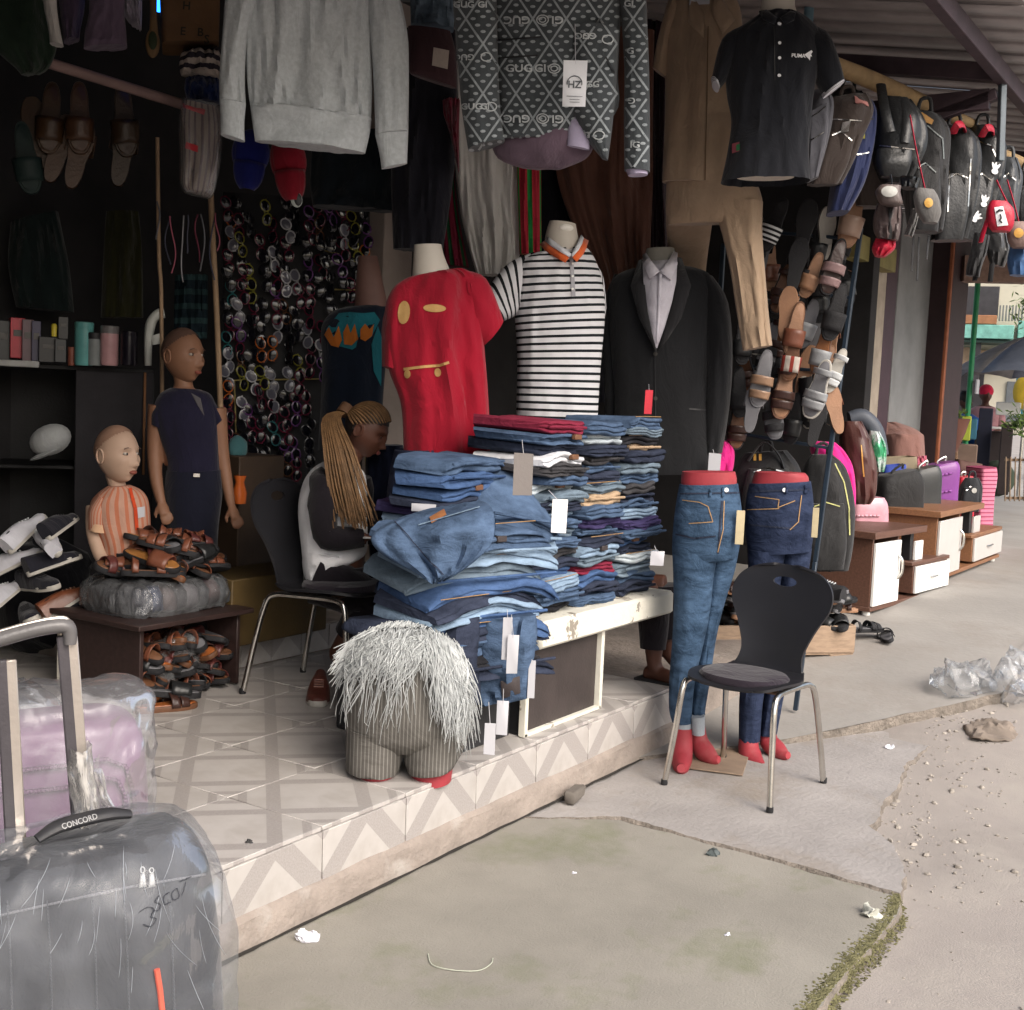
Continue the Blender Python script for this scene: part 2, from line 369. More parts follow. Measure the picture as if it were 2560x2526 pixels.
# far pavement: rising sheet with a broken front lip
A0 = PZ(1430, 1400, .02); A1 = PZ(1800, 1352, .03)
def bx0(y): 
    t = (A0.y - y) / (A0.y - A1.y)
    return A0.x + (A1.x - A0.x) * t + .05 * fb(y, 0, 3, 2) + .03 * fb(y, 0, 11, 5)
def fx(i, j):
    y = 1.22 + (j ** 1.6) * 9.0; x = bx0(max(y, 1.2)) + (i ** 2.2) * 45
    return x, y
mb = MB(); N1, N2 = 90, 70
def ff(i, j):
    x, y = fx(i, j); return V((x, y, G(x) + .016 + .004 * fb(x, y, 1.3)))
mb.grid(ff, N1, N2)
mb.grid(lambda i, j: V((fx(0, i)[0] - .004, fx(0, i)[1], G(fx(0, i)[0]) + .016 - .12 * j)), N2, 1)
mb.grid(lambda i, j: V((fx(i, 0)[0], 1.22 + .02 * fb(i * 9, 2, 3) - .004 * j, G(fx(i, 0)[0]) + .016 - .16 * j)), N1, 1)
o = struct(mb.build('far_pavement', m_conc2)); o.data.materials.append(m_side)
for pl in o.data.polygons:
    if pl.index >= N1 * N2: pl.material_index = 1
# right-hand continuation of the pavement in front of the far shops
mb = MB(); mb.grid(lambda i, j: V((7.35 + .25 * fb(j * 4, 1, 1.5) + i ** 1.6 * 40, -3.2 + j * 4.5, G(7.35 + i ** 1.6 * 40) + .010)), 30, 40)
struct(mb.build('pavement', m_conc2))
# rubble along the broken edge
mb = MB()
edge = [PZ(u, v, -.06) for u, v in ((1712, 1655), (1690, 1600), (1640, 1560), (1668, 1520), (1702, 1478), (1715, 1440), (1765, 1402), (1800, 1372), (1838, 1345), (1900, 1345))]
for i in range(450):
    k = random.random() * (len(edge) - 1); a = int(k); p = edge[a].lerp(edge[a + 1], k - a) + V((random.gauss(.03, .14), -abs(random.gauss(0, .22)) + .04, 0))
    s_ = random.choice((.003, .004, .005, .005, .007, .012)) * random.uniform(.6, 1.3); p.z = gz(p.x, p.y) + s_ * .2
    mb.ball(p, (s_ * random.uniform(.8, 1.6), s_ * random.uniform(.7, 1.2), s_ * .7), 6, 4, random.random() * 3)
for i in range(500):
    p = V((random.uniform(2.6, 8), random.uniform(-1.5, 1.3), 0)); s_ = random.uniform(.002, .007); p.z = gz(p.x, p.y) + s_ * .3
    mb.ball(p, (s_ * 1.4, s_, s_ * .7), 5, 3, random.random() * 3)
tag(mb.wrinkle(60, .004).build('rubble', mat('rubble', (.3, .27, .235), rough=.95, var=.4, vs=14, bump=.6, bs=60)), 'loose grit and rubble along the broken pavement edge', 'rubble', kind='stuff')
# ---------------------------------------------------------------- tiled shop platform
def tile_mat(name, floor):
    m, nt, b, tc = base(name); sx = nod(nt, 'ShaderNodeSeparateXYZ'); nt.links.new(tc.outputs['Object'], sx.inputs[0])
    x = sx.outputs[0]; y = sx.outputs[1 if floor else 2]
    ax = mth(nt, 'ABSOLUTE', x); ay = mth(nt, 'ABSOLUTE', y); s_ = mth(nt, 'ADD', ax, ay)
    band = mth(nt, 'LESS_THAN', mth(nt, 'ABSOLUTE', mth(nt, 'SUBTRACT', s_, .2)), .032)
    d2 = mth(nt, 'LESS_THAN', mth(nt, 'ABSOLUTE', mth(nt, 'SUBTRACT', s_, .335)), .02)
    k = mth(nt, 'MAXIMUM', band, d2)
    if not floor:
        z = mth(nt, 'SUBTRACT', y, .0)
        k = mth(nt, 'LESS_THAN', mth(nt, 'ABSOLUTE', mth(nt, 'SUBTRACT', mth(nt, 'ADD', ax, mth(nt, 'MULTIPLY', z, 1.0)), .1)), .05)
        k2 = mth(nt, 'LESS_THAN', mth(nt, 'ABSOLUTE', mth(nt, 'SUBTRACT', mth(nt, 'ADD', ax, mth(nt, 'MULTIPLY', z, 1.0)), .27)), .02)
        k = mth(nt, 'MAXIMUM', k, k2)
    co = tc.outputs['Object']; sp = nse(nt, co, 180, 3, .8)
    lite = mixc(nt, ramp(nt, nse(nt, co, 9, 4), .3, .7), (.47, .445, .425), (.40, .375, .355))
    dk = mixc(nt, ramp(nt, sp, .35, .65), (.285, .262, .252), (.365, .34, .325))
    c = mixc(nt, k, lite, dk); dirt = ramp(nt, nse(nt, co, 4, 6, .75), .5, .78)
    oi = nod(nt, 'ShaderNodeObjectInfo'); c = mixc(nt, mth(nt, 'MULTIPLY', oi.outputs['Random'], .12), c, (.3, .28, .25))
    c = mixc(nt, mth(nt, 'MULTIPLY', dirt, .45), c, (.30, .265, .23)); nt.links.new(c, b.inputs['Base Color'])
    b.inputs['Roughness'].default_value = .38 if floor else .5; b.inputs['Specular IOR Level'].default_value = .4
    bumpn(nt, b, nse(nt, co, 30, 3), .08, .004); return m
PH = .26; PYF = 2.34
m_cem = mat('cement', (.27, .23, .20), rough=.95, var=.2, vs=6, bump=.7, bs=40, dist=.012, col2=(.35, .32, .29), th=(.55, .7))
mb = MB(); mb.box((4.0, 4.35, .122), (4.2 + 1.9, 3.95, .243), b=.004)
plat = struct(mb.build('shop_platform', m_cem))
# cement skirting strip under the riser tiles
def fstrip(i, j):
    x = .95 + i * 4.08; prof = [(.0, .105), (-.012, .102), (-.03, .085), (-.036, .05), (-.04, .0), (-.04, -.05)]
    k = j * (len(prof) - 1); a = min(int(k), len(prof) - 2); y = prof[a][0] + (prof[a + 1][0] - prof[a][0]) * (k - a); z = prof[a][1] + (prof[a + 1][1] - prof[a][1]) * (k - a)
    return V((x, 2.352 + y + .006 * fb(x, z * 20, 5), z + .006 * fb(x, 0, 4, 2)))
mb = MB(); mb.grid(fstrip, 160, 10); ob = mb.build('skirting', m_cem, plat)
TS = .4; X0 = PY(608, 1590, PYF).x; tiles_f = tile_mat('floor_tile', True); tiles_r = tile_mat('riser_tile', False)
tmf = MB().box((0, 0, 0), (TS - .004, TS - .004, .014), b=.0018).mesh('floor_tile', tiles_f)
tmr = MB().box((0, 0, 0), (TS - .004, .012, .155), b=.0018).mesh('riser_tile', tiles_r)
nx0 = int((1.0 - X0) // TS)
for i in range(nx0, nx0 + 11):
    xc = X0 + (i + .5) * TS
    if xc > 5.2 or xc < .9: continue
    o = bpy.data.objects.new('riser_tile', tmr); sc.collection.objects.link(o); o.parent = plat; o.location = (xc, PYF + .002 + random.uniform(-.001, .001), PH - .0925)
    for j in range(7):
        if xc < 1.2: continue
        o = bpy.data.objects.new('floor_tile', tmf); sc.collection.objects.link(o); o.parent = plat
        o.location = (xc, PYF + (j + .5) * TS, PH - .007 + random.uniform(-.0008, .0008))
mb = MB(); mb.grid(lambda i, j: V((.95 + i * 4.05, 2.318 - .022 * j + .006 * fb(i * 30, j, 1.5), .0075)), 120, 1); tag(mb.build('dark_strip', mat('strip_dark', (.03, .027, .024), rough=1)), 'flat dark strip along the foot of the platform step', 'gap', kind='structure')  # flat near-black strip just above the pavement, no recess modelled
# inner step with tiled face behind the seated woman
mb = MB().box((4.6, 4.6, .30), (2.2, 1.2, .20), b=.004); st2 = struct(mb.build('inner_step', m_cem))
ts3 = MB().box((0, 0, 0), (.196, .012, .125), b=.0018).mesh('riser_tile', tiles_r)
for i in range(10):
    o = bpy.data.objects.new('riser_tile', ts3); sc.collection.objects.link(o); o.parent = st2; o.location = (3.62 + i * .2, 3.994, .33)
# ---------------------------------------------------------------- walls and roof
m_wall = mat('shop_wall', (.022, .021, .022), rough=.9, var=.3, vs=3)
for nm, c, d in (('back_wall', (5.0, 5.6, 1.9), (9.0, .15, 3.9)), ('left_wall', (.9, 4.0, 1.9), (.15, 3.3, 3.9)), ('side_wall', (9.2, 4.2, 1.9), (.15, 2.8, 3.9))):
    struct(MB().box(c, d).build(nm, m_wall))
m_pil = mat('plaster_pier', (.32, .27, .24), rough=.9, var=.14, vs=4)
pc_ = PD(728, 520, 6.4)
tag(MB().box((pc_.x, pc_.y, 1.9), (.24, .16, 3.3), b=.006).build('plaster_pier', m_pil), 'brownish plaster pier between sunglasses and red shirt', 'pier')
RZ0, RS = 3.22, .17
def roofz(y): return RZ0 + RS * (y - 1.1)
m_roof = mat('roof_sheet', (.19, .165, .16), rough=.55, var=.16, vs=5, metal=.15, bump=.15)
roof = thing('corrugated_roof', 'corrugated metal roof sloping over the shop fronts', 'roof', (0, 1.1, RZ0))
def rsheet(x0):
    prof = []
    for k in range(4):
        b0 = k * .2; prof += [(b0, 0), (b0 + .15, 0), (b0 + .162, .028), (b0 + .188, .028)]
    prof.append((.805, 0)); mb = MB(); n = len(prof)
    a = [V((p[0], 0, p[1])) for p in prof]; c = [V((p[0], 5.4, p[1] + 5.4 * RS)) for p in prof]
    mb.add(a + c, [(k, k + 1, n + k + 1, n + k) for k in range(n - 1)]); return mb
rm = rsheet(0).mesh('roof_sheet', m_roof, 20)
for i in range(27):
    o = bpy.data.objects.new('roof_sheet', rm); sc.collection.objects.link(o); o.parent = roof; o.location = (-1.9 + i * .8, random.uniform(-.02, .02), random.uniform(-.002, .002))
    o.modifiers.new('s', 'SOLIDIFY').thickness = .003
m_truss = mat('roof_steel', (.05, .033, .04), rough=.6, var=.25, vs=9)
tr = thing('roof_truss', 'dark wine coloured steel roof truss above the hanging bags', 'truss', (4.5, 1.3, 3.1))
def tb(name, a, b, w_=.07, h_=.07, m=m_truss):
    mb = MB().beam(V(a) - V((4.5, 1.3, 3.1)), V(b) - V((4.5, 1.3, 3.1)), w_, h_); return mb.build(name, m, tr)
tb('eave_beam', (2.2, 1.3, 3.13), (14, 1.3, 3.13), .05, .08)
for xx in (4.4, 5.98, 8.2): tb('rafter', (xx, 1.3, 3.14), (xx, 5.4, 3.14 + 4.1 * RS), .06, .08)
tb('strut', (5.98, 1.32, 3.05), (5.98, 2.45, 2.72), .05, .05); tb('tie_beam', (5.98, 1.35, 3.03), (5.98, 4.2, 3.0), .05, .09)
mh = mat('hanger_steel', (.10, .12, .135), rough=.5, metal=.2)
tb('hanger_rod', (5.98, 1.3, 3.1), (5.96, 1.28, 2.74), .03, .03, mh)
hp = PD(1527, 10, 5.5); tag(MB().tube([hp + V((0, 0, .7)), hp + V((0, 0, -.4))], .022, 10).build('support_post', mat('teal_steel', (.12, .2, .24), rough=.5)), 'thin teal steel post behind the black polo shirt', 'post')
# pole the bags hang from
BP0 = PD(1560, 118, 5.3); BP1 = PD(1840, 238, 6.0); BP2 = PD(1990, 335, 6.9)
m_pole = mat('bamboo', (.42, .29, .15), rough=.7, var=.2, vs=6, st=(3, 3, 3))
pol = thing('bag_pole', 'long wooden pole hung with backpacks and bags', 'pole', BP0)
MB().tube([V(), (BP1 - BP0) * .3 + V((0, 0, .006)), (BP1 - BP0) * .7, BP1 - BP0], [.036, .04, .036, .025], 12, sub=3).build('pole_length', m_pole, pol)
MB().tube([(BP1 - BP0) * .96 + V((0, .05, -.05)), BP2 - BP0, (BP2 - BP0) * 1.5], [.03, .03, .028], 10).build('pole_length', m_pole, pol)
# neighbouring shop fronts
def vb(name, u0, u1, v, y, z0, z1, th, m, label, cat_):
    a = PY(u0, v, y); b = PY(u1, v, y)
    return tag(MB().box(((a.x + b.x) / 2, y + th / 2, (z0 + z1) / 2), (abs(b.x - a.x), th, z1 - z0), b=.006).build(name, m), label, cat_)
YN = 2.95
vb('pillar', 1640, 1664, 660, YN, .2, 3.3, .35, mat('beige_pillar', (.34, .29, .23), rough=.8), 'narrow beige pillar of the neighbouring shop', 'pillar')
vb('steel_post', 1664, 1684, 660, YN + .05, .2, 3.3, .25, mat('wine_post', (.05, .025, .035), rough=.5), 'dark wine coloured post beside the beige pillar', 'post')
mdoor = mat('grey_door', (.20, .205, .205), rough=.6, var=.18, vs=3)
dr = vb('metal_door', 1686, 1784, 660, YN + .1, .2, 3.3, .06, mdoor, 'plain grey metal door leaf beyond the hanging bags', 'door')
bb = PY(1778, 690, YN + .1)
for hz in (1.0, 1.6, 2.3):
    MB().box((0, 0, 0), (.16, .03, .05)).build('bolt', mat('bolt_steel', (.04, .04, .04), rough=.5), dr).location = (bb.x - .06, YN + .085, hz)
vb('door_post', 1788, 1818, 660, YN - .1, .2, 3.3, .3, mat('dark_post', (.035, .02, .022), rough=.6), 'dark maroon door post at the end of the shop row', 'post')
vb('door_trim', 1785, 1788, 660, YN - .12, .2, 3.3, .03, mat('rust_trim', (.22, .07, .03), rough=.7), 'rust red strip along the dark door post', 'trim')
pw = vb('wall_panel', 1560, 1640, 640, YN + .3, .2, 3.3, .05, mat('dim_panel', (.12, .10, .09), rough=.7), 'dim panelled shopfront beside the beige pillar', 'panel')
a = PY(1655, 500, YN - .02); tag(MB().box((a.x - .3, YN - .05, a.z + .05), (1.0, .12, .18)).build('sign_board', mat('olive_board', (.20, .17, .06), rough=.7)), 'olive board above the neighbouring shop window', 'board')
a = PY(1650, 585, YN + .28); tag(MB().box((a.x, YN + .26, a.z), (.3, .02, .45)).build('paper_notice', mat('notice', (.36, .38, .36), rough=.7)), 'pale notice stuck to the dim shopfront', 'notice')
# timber beam over the gap
a = PD(1812, 508, 11.5); b = PD(1990, 512, 11.5)
tag(MB().beam(a, b, .2, .24).build('timber_beam', mat('old_timber', (.22, .145, .115), rough=.8, st=(1, 5, 5))), 'brown timber beam spanning the gap beyond the bags', 'beam')
# ================================================================ helpers for printed marks that follow a surface
from mathutils.bvhtree import BVHTree
def caster(fr, mb):
    t = BVHTree.FromPolygons([tuple(p) for p in mb.v], mb.f)
    inv = Matrix(((fr.ex.x, fr.ex.y, 0), (fr.ey.x, fr.ey.y, 0), (0, 0, 1))); o = inv @ (CAM - fr.o)
    def hit(u, v, off=.003):
        d = (inv @ ray(u, v)).normalized(); h = t.ray_cast(o, d)
        if h[0] is None: return None
        n = h[1] if h[1].dot(d) < 0 else -h[1]
        return h[0] + (n * .6 - d * .6) * off
    return hit
def ell(u, v, a, b, rot=0.0, n=18):
    c, s_ = math.cos(R(rot)), math.sin(R(rot))
    return [(u + a * math.cos(t) * c - b * math.sin(t) * s_, v + a * math.cos(t) * s_ + b * math.sin(t) * c) for t in (2 * math.pi * k / n for k in range(n))]
def decal(hit, polys, off=.003, mb=None):
    mb = mb or MB()
    for po in polys:
        q = [hit(u, v, off) for u, v in po]
        if any(x is None for x in q): continue
        cu = sum(p[0] for p in po) / len(po); cv = sum(p[1] for p in po) / len(po); c = hit(cu, cv, off)
        if c is None: continue
        n = len(q); mid = [hit((a[0] + cu) / 2, (a[1] + cv) / 2, off) for a in po]
        if any(x is None for x in mid): mb.add(q + [c], [(i, (i + 1) % n, n) for i in range(n)]); continue
        mb.add(q + mid + [c], [(i, (i + 1) % n, n + (i + 1) % n, n + i) for i in range(n)] + [(n + i, n + (i + 1) % n, 2 * n) for i in range(n)])
    return mb
def dstrip(hit, pts, wpx, off=.003, mb=None, step=7):
    mb = mb or MB(); out = []
    for (a, b) in zip(pts, pts[1:]):
        L_ = math.hypot(b[0] - a[0], b[1] - a[1]); k = max(1, int(L_ / step)); nx, ny = -(b[1] - a[1]) / L_, (b[0] - a[0]) / L_
        for i in range(k + 1):
            u = a[0] + (b[0] - a[0]) * i / k; v = a[1] + (b[1] - a[1]) * i / k
            p = hit(u + nx * wpx / 2, v + ny * wpx / 2, off); q = hit(u - nx * wpx / 2, v - ny * wpx / 2, off)
            out.append((p, q) if p is not None and q is not None else None)
    for a, b in zip(out, out[1:]):
        if a and b and (a[0] - b[0]).length < .08: mb.add([a[0], a[1], b[1], b[0]], [(0, 1, 2, 3)])
    return mb
def dtext(hit, s, u, v, hpx, rot=0.0, off=.003, bold=True, mb=None, sx=1.0, flip=False):
    t = text_mb(s, hpx * 1.35, bold); c, s_ = math.cos(R(rot)), math.sin(R(rot)); mb = mb or MB(); ok = []; idx = {}
    for i, p in enumerate(t.v):
        x = p.x * sx * (-1 if flip else 1); y = -p.y
        q = hit(u + x * c - y * s_, v + x * s_ + y * c, off)
        if q is not None: idx[i] = len(ok); ok.append(q)
    mb.add(ok, [tuple(idx[i] for i in f) for f in t.f if all(i in idx for i in f)]); return mb
def multi(o): o['kind'] = 'stuff'; return o
SKIN_M = mat('mannequin_cream', (.50, .46, .40), rough=.5, var=.06, vs=4, bump=.05)
RED_M = mat('mannequin_red', (.29, .035, .045), rough=.55, var=.15, vs=9, bump=.08, spec=.3, col2=(.30, .12, .11), th=(.5, .85))
# ================================================================ display bench
m_oldwhite = mat('chipped_white', (.66, .64, .56), rough=.6, var=.08, vs=5, bump=.4, bs=30, dist=.006, col2=(.26, .23, .19), th=(.57, .585))
bench = thing('display_bench', 'chipped white bench board over dark panels under the jeans', 'bench', (4.45, 2.4, PH))
bo = V((4.45, 2.4, PH))
MB().box(V((4.46, 2.66, .655)) - bo, (1.16, .60, .105), b=.012).wrinkle(9, .004).build('top_board', m_oldwhite, bench)
MB().box(V((4.15, 2.425, .43)) - bo, (.56, .015, .34), b=.002).build('front_panel', mat('dark_panel', (.045, .036, .034), rough=.55, var=.2), bench)
for x_ in (3.86, 4.445): MB().box(V((x_, 2.41, .432)) - bo, (.024, .03, .342), b=.003).build('post', m_oldwhite, bench)
for x_ in (3.9, 5.0): MB().box(V((x_, 2.92, .432)) - bo, (.04, .04, .342), b=.003).build('post', m_oldwhite, bench)
MB().box(V((4.15, 2.41, .268)) - bo, (.6, .03, .014), b=.002).build('bottom_rail', m_oldwhite, bench)
MB().box(V((3.87, 2.67, .43)) - bo, (.012, .48, .33), b=.002).build('side_panel', BLACK, bench)
tag(MB().box((3.66, 2.74, .42), (.37, .56, .32), b=.006).build('black_box', mat('black_box', (.02, .02, .022), rough=.5)), 'black low box under the big pile of jeans', 'box')
tag(MB().box((4.8, 3.0, .43), (.4, .3, .34), b=.006).build('wooden_box', mat('redbrown_box', (.12, .035, .02), rough=.6)), 'reddish brown box behind the bench opening', 'box')
# ================================================================ folded jeans
DN = {'dark navy': ((.016, .021, .038), .35), 'mid blue': ((.042, .070, .122), .4), 'bright blue': ((.035, .068, .148), .35), 'light blue': ((.16, .225, .305), .3), 'pale washed': ((.38, .43, .46), .15), 'black': ((.012, .012, .015), .3), 'grey blue': ((.10, .135, .17), .3), 'charcoal': ((.035, .034, .037), .3), 'maroon': ((.16, .015, .035), .2), 'white': ((.60, .61, .64), .05), 'khaki': ((.32, .23, .15), .2), 'purple navy': ((.036, .028, .085), .3)}
def dm(k): return denim('denim_' + k.replace(' ', '_'), *DN[k])
JW = {}
def jeans_mesh(var, col, w_, d_, t_, lay, droop=0.0):
    key = (var, col, round(w_, 2), round(d_, 2), lay, round(droop, 2), round(t_, 3))
    if key in JW: return JW[key]
    rnd = random.Random(hash((var, lay)) % 1000 + int(w_ * 100)); o = rnd.random() * 50; prof = []
    lt = t_ / lay
    prof.append((d_, 0))
    for k in range(lay):
        off = rnd.uniform(-.014, .014) if k else 0
        for q in range(7):
            an = -math.pi / 2 + math.pi * q / 6
            prof.append((off + .004 + lt * .55 * (1 - math.cos(an)), k * lt + lt / 2 + math.sin(an) * lt * .47))
    prof.append((d_, t_)); n = len(prof); NS = 14; rings = []
    for i in range(NS + 1):
        s_ = i / NS; x = (s_ - .5) * w_; e = abs(s_ - .5) * 2; ring = []
        sq = 1 - .45 * max(0, e - .86) / .14
        for (y, z) in prof:
            yy = y + .026 * noise.noise(V((x * 6 + o, z * 16, o))) + .01 * noise.noise(V((x * 17 + o, z * 30, o))) + .02 * max(0, e - .8) / .2 * (1 if y < d_ * .5 else -1)
            zz = (z - t_ / 2) * sq + t_ / 2 + .016 * noise.noise(V((x * 7 + o, y * 7, 3.1))) + .006 * noise.noise(V((x * 19 + o, y * 15, 7))) - droop * e ** 2.5 - droop * .8 * max(0, (.1 - y) / .1) ** 2
            ring.append(V((x, yy, zz)))
        rings.append(ring)
    JW[key] = MB().loft(rings).mesh('folded_jeans', dm(col), 60); return JW[key]
def put_jeans(col, x, y, z, w_, d_, t_, rz, label, var, lay=2, droop=0.0, group='folded jeans stacked on the bench'):
    o = bpy.data.objects.new('folded_jeans', jeans_mesh(var, col, w_, d_, t_, lay, droop)); sc.collection.objects.link(o)
    o.location = (x, y, z); o.rotation_euler = (rj.uniform(-.02, .02), rj.uniform(-.02, .02), rz); q = rj.random()
    if q < .10: p_ = MB().box((rj.uniform(-.3, .3) * w_, -.002 + .004 * rj.random(), t_ * .62), (.05, .02, t_ * .5), b=.003); p_.build('waist_patch', rj.choice((mat('brown_leather', (.16, .075, .04), rough=.6), mat('dark_leather', (.05, .04, .04), rough=.6))), o)
    elif q < .30: MB().tube([(-w_ * .42, .012, t_ * .98), (-.05, .004, t_ * 1.01), (w_ * .4, .014, t_ * .99)], .0018, 5, sub=3).build('seam', mat('stitch', (.33, .20, .09), rough=.8), o)
    elif q < .62: MB().tube([(-w_ * .45, .0, t_ * .5), (0, -.008, t_ * .52), (w_ * .45, .0, t_ * .48)], .006, 6, sub=3).build('waistband', dm(col), o)
    return tag(o, label, 'jeans', group)
rj = random.Random(11)
seqs = [['black', 'mid blue', 'light blue', 'bright blue', 'dark navy', 'charcoal', 'mid blue', 'grey blue', 'mid blue', 'light blue', 'dark navy', 'grey blue', 'pale washed', 'mid blue', 'charcoal', 'white', 'dark navy', 'mid blue', 'maroon'],
        ['mid blue', 'dark navy', 'bright blue', 'maroon', 'grey blue', 'light blue', 'dark navy', 'mid blue', 'purple navy', 'mid blue', 'khaki', 'grey blue', 'dark navy', 'mid blue', 'charcoal', 'dark navy', 'pale washed', 'mid blue'],
        ['dark navy', 'mid blue', 'grey blue', 'pale washed', 'dark navy', 'bright blue', 'mid blue', 'purple navy', 'light blue', 'mid blue', 'dark navy', 'charcoal', 'mid blue', 'grey blue', 'dark navy', 'khaki', 'black', 'grey blue', 'mid blue']]
cols_n = ['left', 'middle', 'right']; cxs = [4.10, 4.46, 4.83]; tops = []
for ci, sq in enumerate(seqs):
    z = .712; n = len(sq); acc = []
    for i, c in enumerate(sq):
        t_ = rj.choice((.038, .042, .046, .05, .054)); sh = 0 if i < n * .55 else (.03, .05, .02)[ci] * 0
        w_ = (.33, .34, .345)[ci] * rj.uniform(.94, 1.04)
        acc.append((c, cxs[ci] + sh + rj.uniform(-.024, .024), 2.41 + rj.uniform(-.02, .045), z, w_, t_)); z += t_ * .90
    tops.append(z)
    for i, (c, x, y, zz, w_, t_) in enumerate(acc):
        k = n - 1 - i
        put_jeans(c, x, y, zz, w_, .36, t_, rj.uniform(-.05, .05), f'{c} folded jeans, {ORD[min(k, 23)]} from the top of the {cols_n[ci]} bench stack', rj.randrange(7), rj.choice((2, 2, 3)), rj.uniform(0, .008))
# stack behind the big pile
z = .60; seq = ['dark navy', 'mid blue', 'black', 'dark navy', 'mid blue', 'dark navy', 'bright blue', 'dark navy', 'purple navy', 'dark navy', 'dark navy', 'grey blue', 'light blue', 'purple navy', 'dark navy', 'bright blue', 'bright blue', 'mid blue']
for i, c in enumerate(seq):
    t_ = rj.uniform(.036, .044) * (1.35 if i > 15 else 1); k = len(seq) - 1 - i
    put_jeans(c, 3.72 + rj.uniform(-.02, .02), (2.56 if i > 13 else 2.66) + rj.uniform(-.015, .02), z, .34 if i < 14 else .42, .26, t_, R(6) + rj.uniform(-.06, .06), f'{c} folded jeans, {ORD[k]} from the top of the stack by the red shirt', i % 4, 2, .015, 'folded jeans stacked behind the big pile'); z += t_ * .98
# big loose pile at the front left
z = .585; seq = ['dark navy', 'black', 'mid blue', 'dark navy', 'bright blue', 'light blue', 'dark navy', 'bright blue', 'grey blue', 'light blue', 'mid blue', 'mid blue']
for i, c in enumerate(seq):
    t_ = rj.uniform(.042, .062); k = len(seq) - 1 - i
    put_jeans(c, 3.52 + rj.uniform(-.025, .025), 2.36 + rj.uniform(-.03, .03) - (.02 if i < 5 else 0), z, rj.uniform(.52, .62), .34, t_, R(-14) + rj.uniform(-.2, .2), f'{c} jeans, {ORD[k]} from the top of the big loose pile', i % 4, rj.choice((2, 3)), rj.uniform(.02, .06), 'jeans in the big loose pile'); z += t_ * .86
PILE_TOP = z
# loose jeans thrown over the pile
fr = Fr(850, 1000, 4.12, -4)
t = frthing('draped_jeans', 'mid blue jeans with brown waist patch thrown over the big pile', 'jeans', fr)
b1 = hang(fr, [(800, 962, 905, 945), (735, 985, 925, 955), (700, 1015, 935, 985), (725, 1050, 925, 1030), (790, 1085, 880, 1072), (815, 1100, 840, 1096)], [.018, .032, .036, .032, .026, .012], fold=(.05, 7, 3), sub=8, n=56, yo=[.14, .03, -.03, -.06, -.08, -.09]); b1.build('jeans_cloth', dm('mid blue'), t, 60)
h1 = caster(fr, b1); decal(h1, [[(810, 977), (838, 962), (843, 973), (815, 989)]], .006).build('waist_patch', mat('tan_leather', (.35, .15, .06), rough=.6), t)
dstrip(h1, [(745, 985), (800, 1045), (835, 1085)], 2, .006).build('seam', dm('dark navy'), t); dstrip(h1, [(790, 992), (905, 958)], 2, .006).build('waist_seam', dm('light blue'), t)
for i, (x_, y_, z_, w_, rz_, tx, ty, c_, lb) in enumerate(((3.76, 2.37, PILE_TOP - .015, .34, -28, 24, 8, 'mid blue', 'mid blue jeans leg slanting off the right of the big pile'), (3.84, 2.40, PILE_TOP - .09, .26, -35, 28, 4, 'light blue', 'light blue jeans leg end slipping toward the left bench stack'))):
    o = put_jeans(c_, x_, y_, z_, w_, .36, .055, R(rz_), lb, i, 3, .05, 'jeans in the big loose pile'); o.rotation_euler = (R(tx), R(ty), R(rz_))
fr = Fr(950, 1250, 4.35, -20)
t = frthing('hanging_jeans', 'blue jeans hanging off the bench corner with dark waist patch', 'jeans', fr)
b1 = hang(fr, [(905, 1165, 1010, 1160), (880, 1205, 1012, 1190), (885, 1255, 1008, 1235), (890, 1300, 1000, 1270), (900, 1330, 995, 1318)], [.05, .08, .07, .05, .035], fold=(.04, 7, 5), sub=6); b1.build('jeans_cloth', dm('mid blue'), t, 60)
h1 = caster(fr, b1); decal(h1, [[(945, 1285), (980, 1275), (982, 1308), (948, 1318)]], .006).build('waist_patch', mat('dark_leather', (.05, .04, .04), rough=.6), t)
decal(h1, [[(960, 1220), (1012, 1205), (1012, 1235), (965, 1245)]], .012).build('waist_label', mat('dark_leather2', (.085, .08, .085), rough=.6), t)
fr = Fr(850, 1230, 4.25, -12)
t = frthing('hanging_jeans', 'dark blue jeans hanging behind the feather trimmed shorts', 'jeans', fr)
hang(fr, [(660, 1165, 905, 1165), (655, 1190, 905, 1200), (800, 1225, 900, 1250), (850, 1270, 905, 1290), (880, 1310, 905, 1325)], [.05, .08, .08, .07, .03], fold=(.04, 7, 9), sub=6).build('jeans_cloth', dm('dark navy'), t, 60)
# hang tags
def htag(u0, v0, u1, v1, dep, m, label, string=None, lines=True):
    fr = Fr((u0 + u1) / 2, v0, dep); t = frthing('hang_tag', label, 'tag', fr, None); a = fr.L(u0, v0); b = fr.L(u1, v1)
    MB().box(((a.x + b.x) / 2, 0, (a.z + b.z) / 2), (abs(b.x - a.x), .002, abs(a.z - b.z)), b=.001).wrinkle(12, .004, u0).build('card', m, t)
    if string: MB().tube([V(((a.x + b.x) / 2, 0, a.z - .01)), fr.L(*string)], .0012, 5).build('string', TAG, t)
    return t
GREYTAG = mat('grey_card', (.20, .18, .17), rough=.6, var=.06)
htag(970, 855, 1003, 936, 4.15, GREYTAG, 'tall grey card tag hanging before the stacked jeans', (985, 830))
htag(1042, 942, 1068, 1006, 4.3, mat('bright_white', (.85, .85, .85), rough=.5, var=.02), 'torn bright white paper tag on the pile', (1035, 925))
htag(950, 1165, 963, 1245, 4.1, TAG, 'white tag hanging behind another on the hanging jeans', (957, 1150)); htag(958, 1198, 976, 1272, 4.09, TAG, 'white printed tag in front of the hanging jeans', (965, 1160))
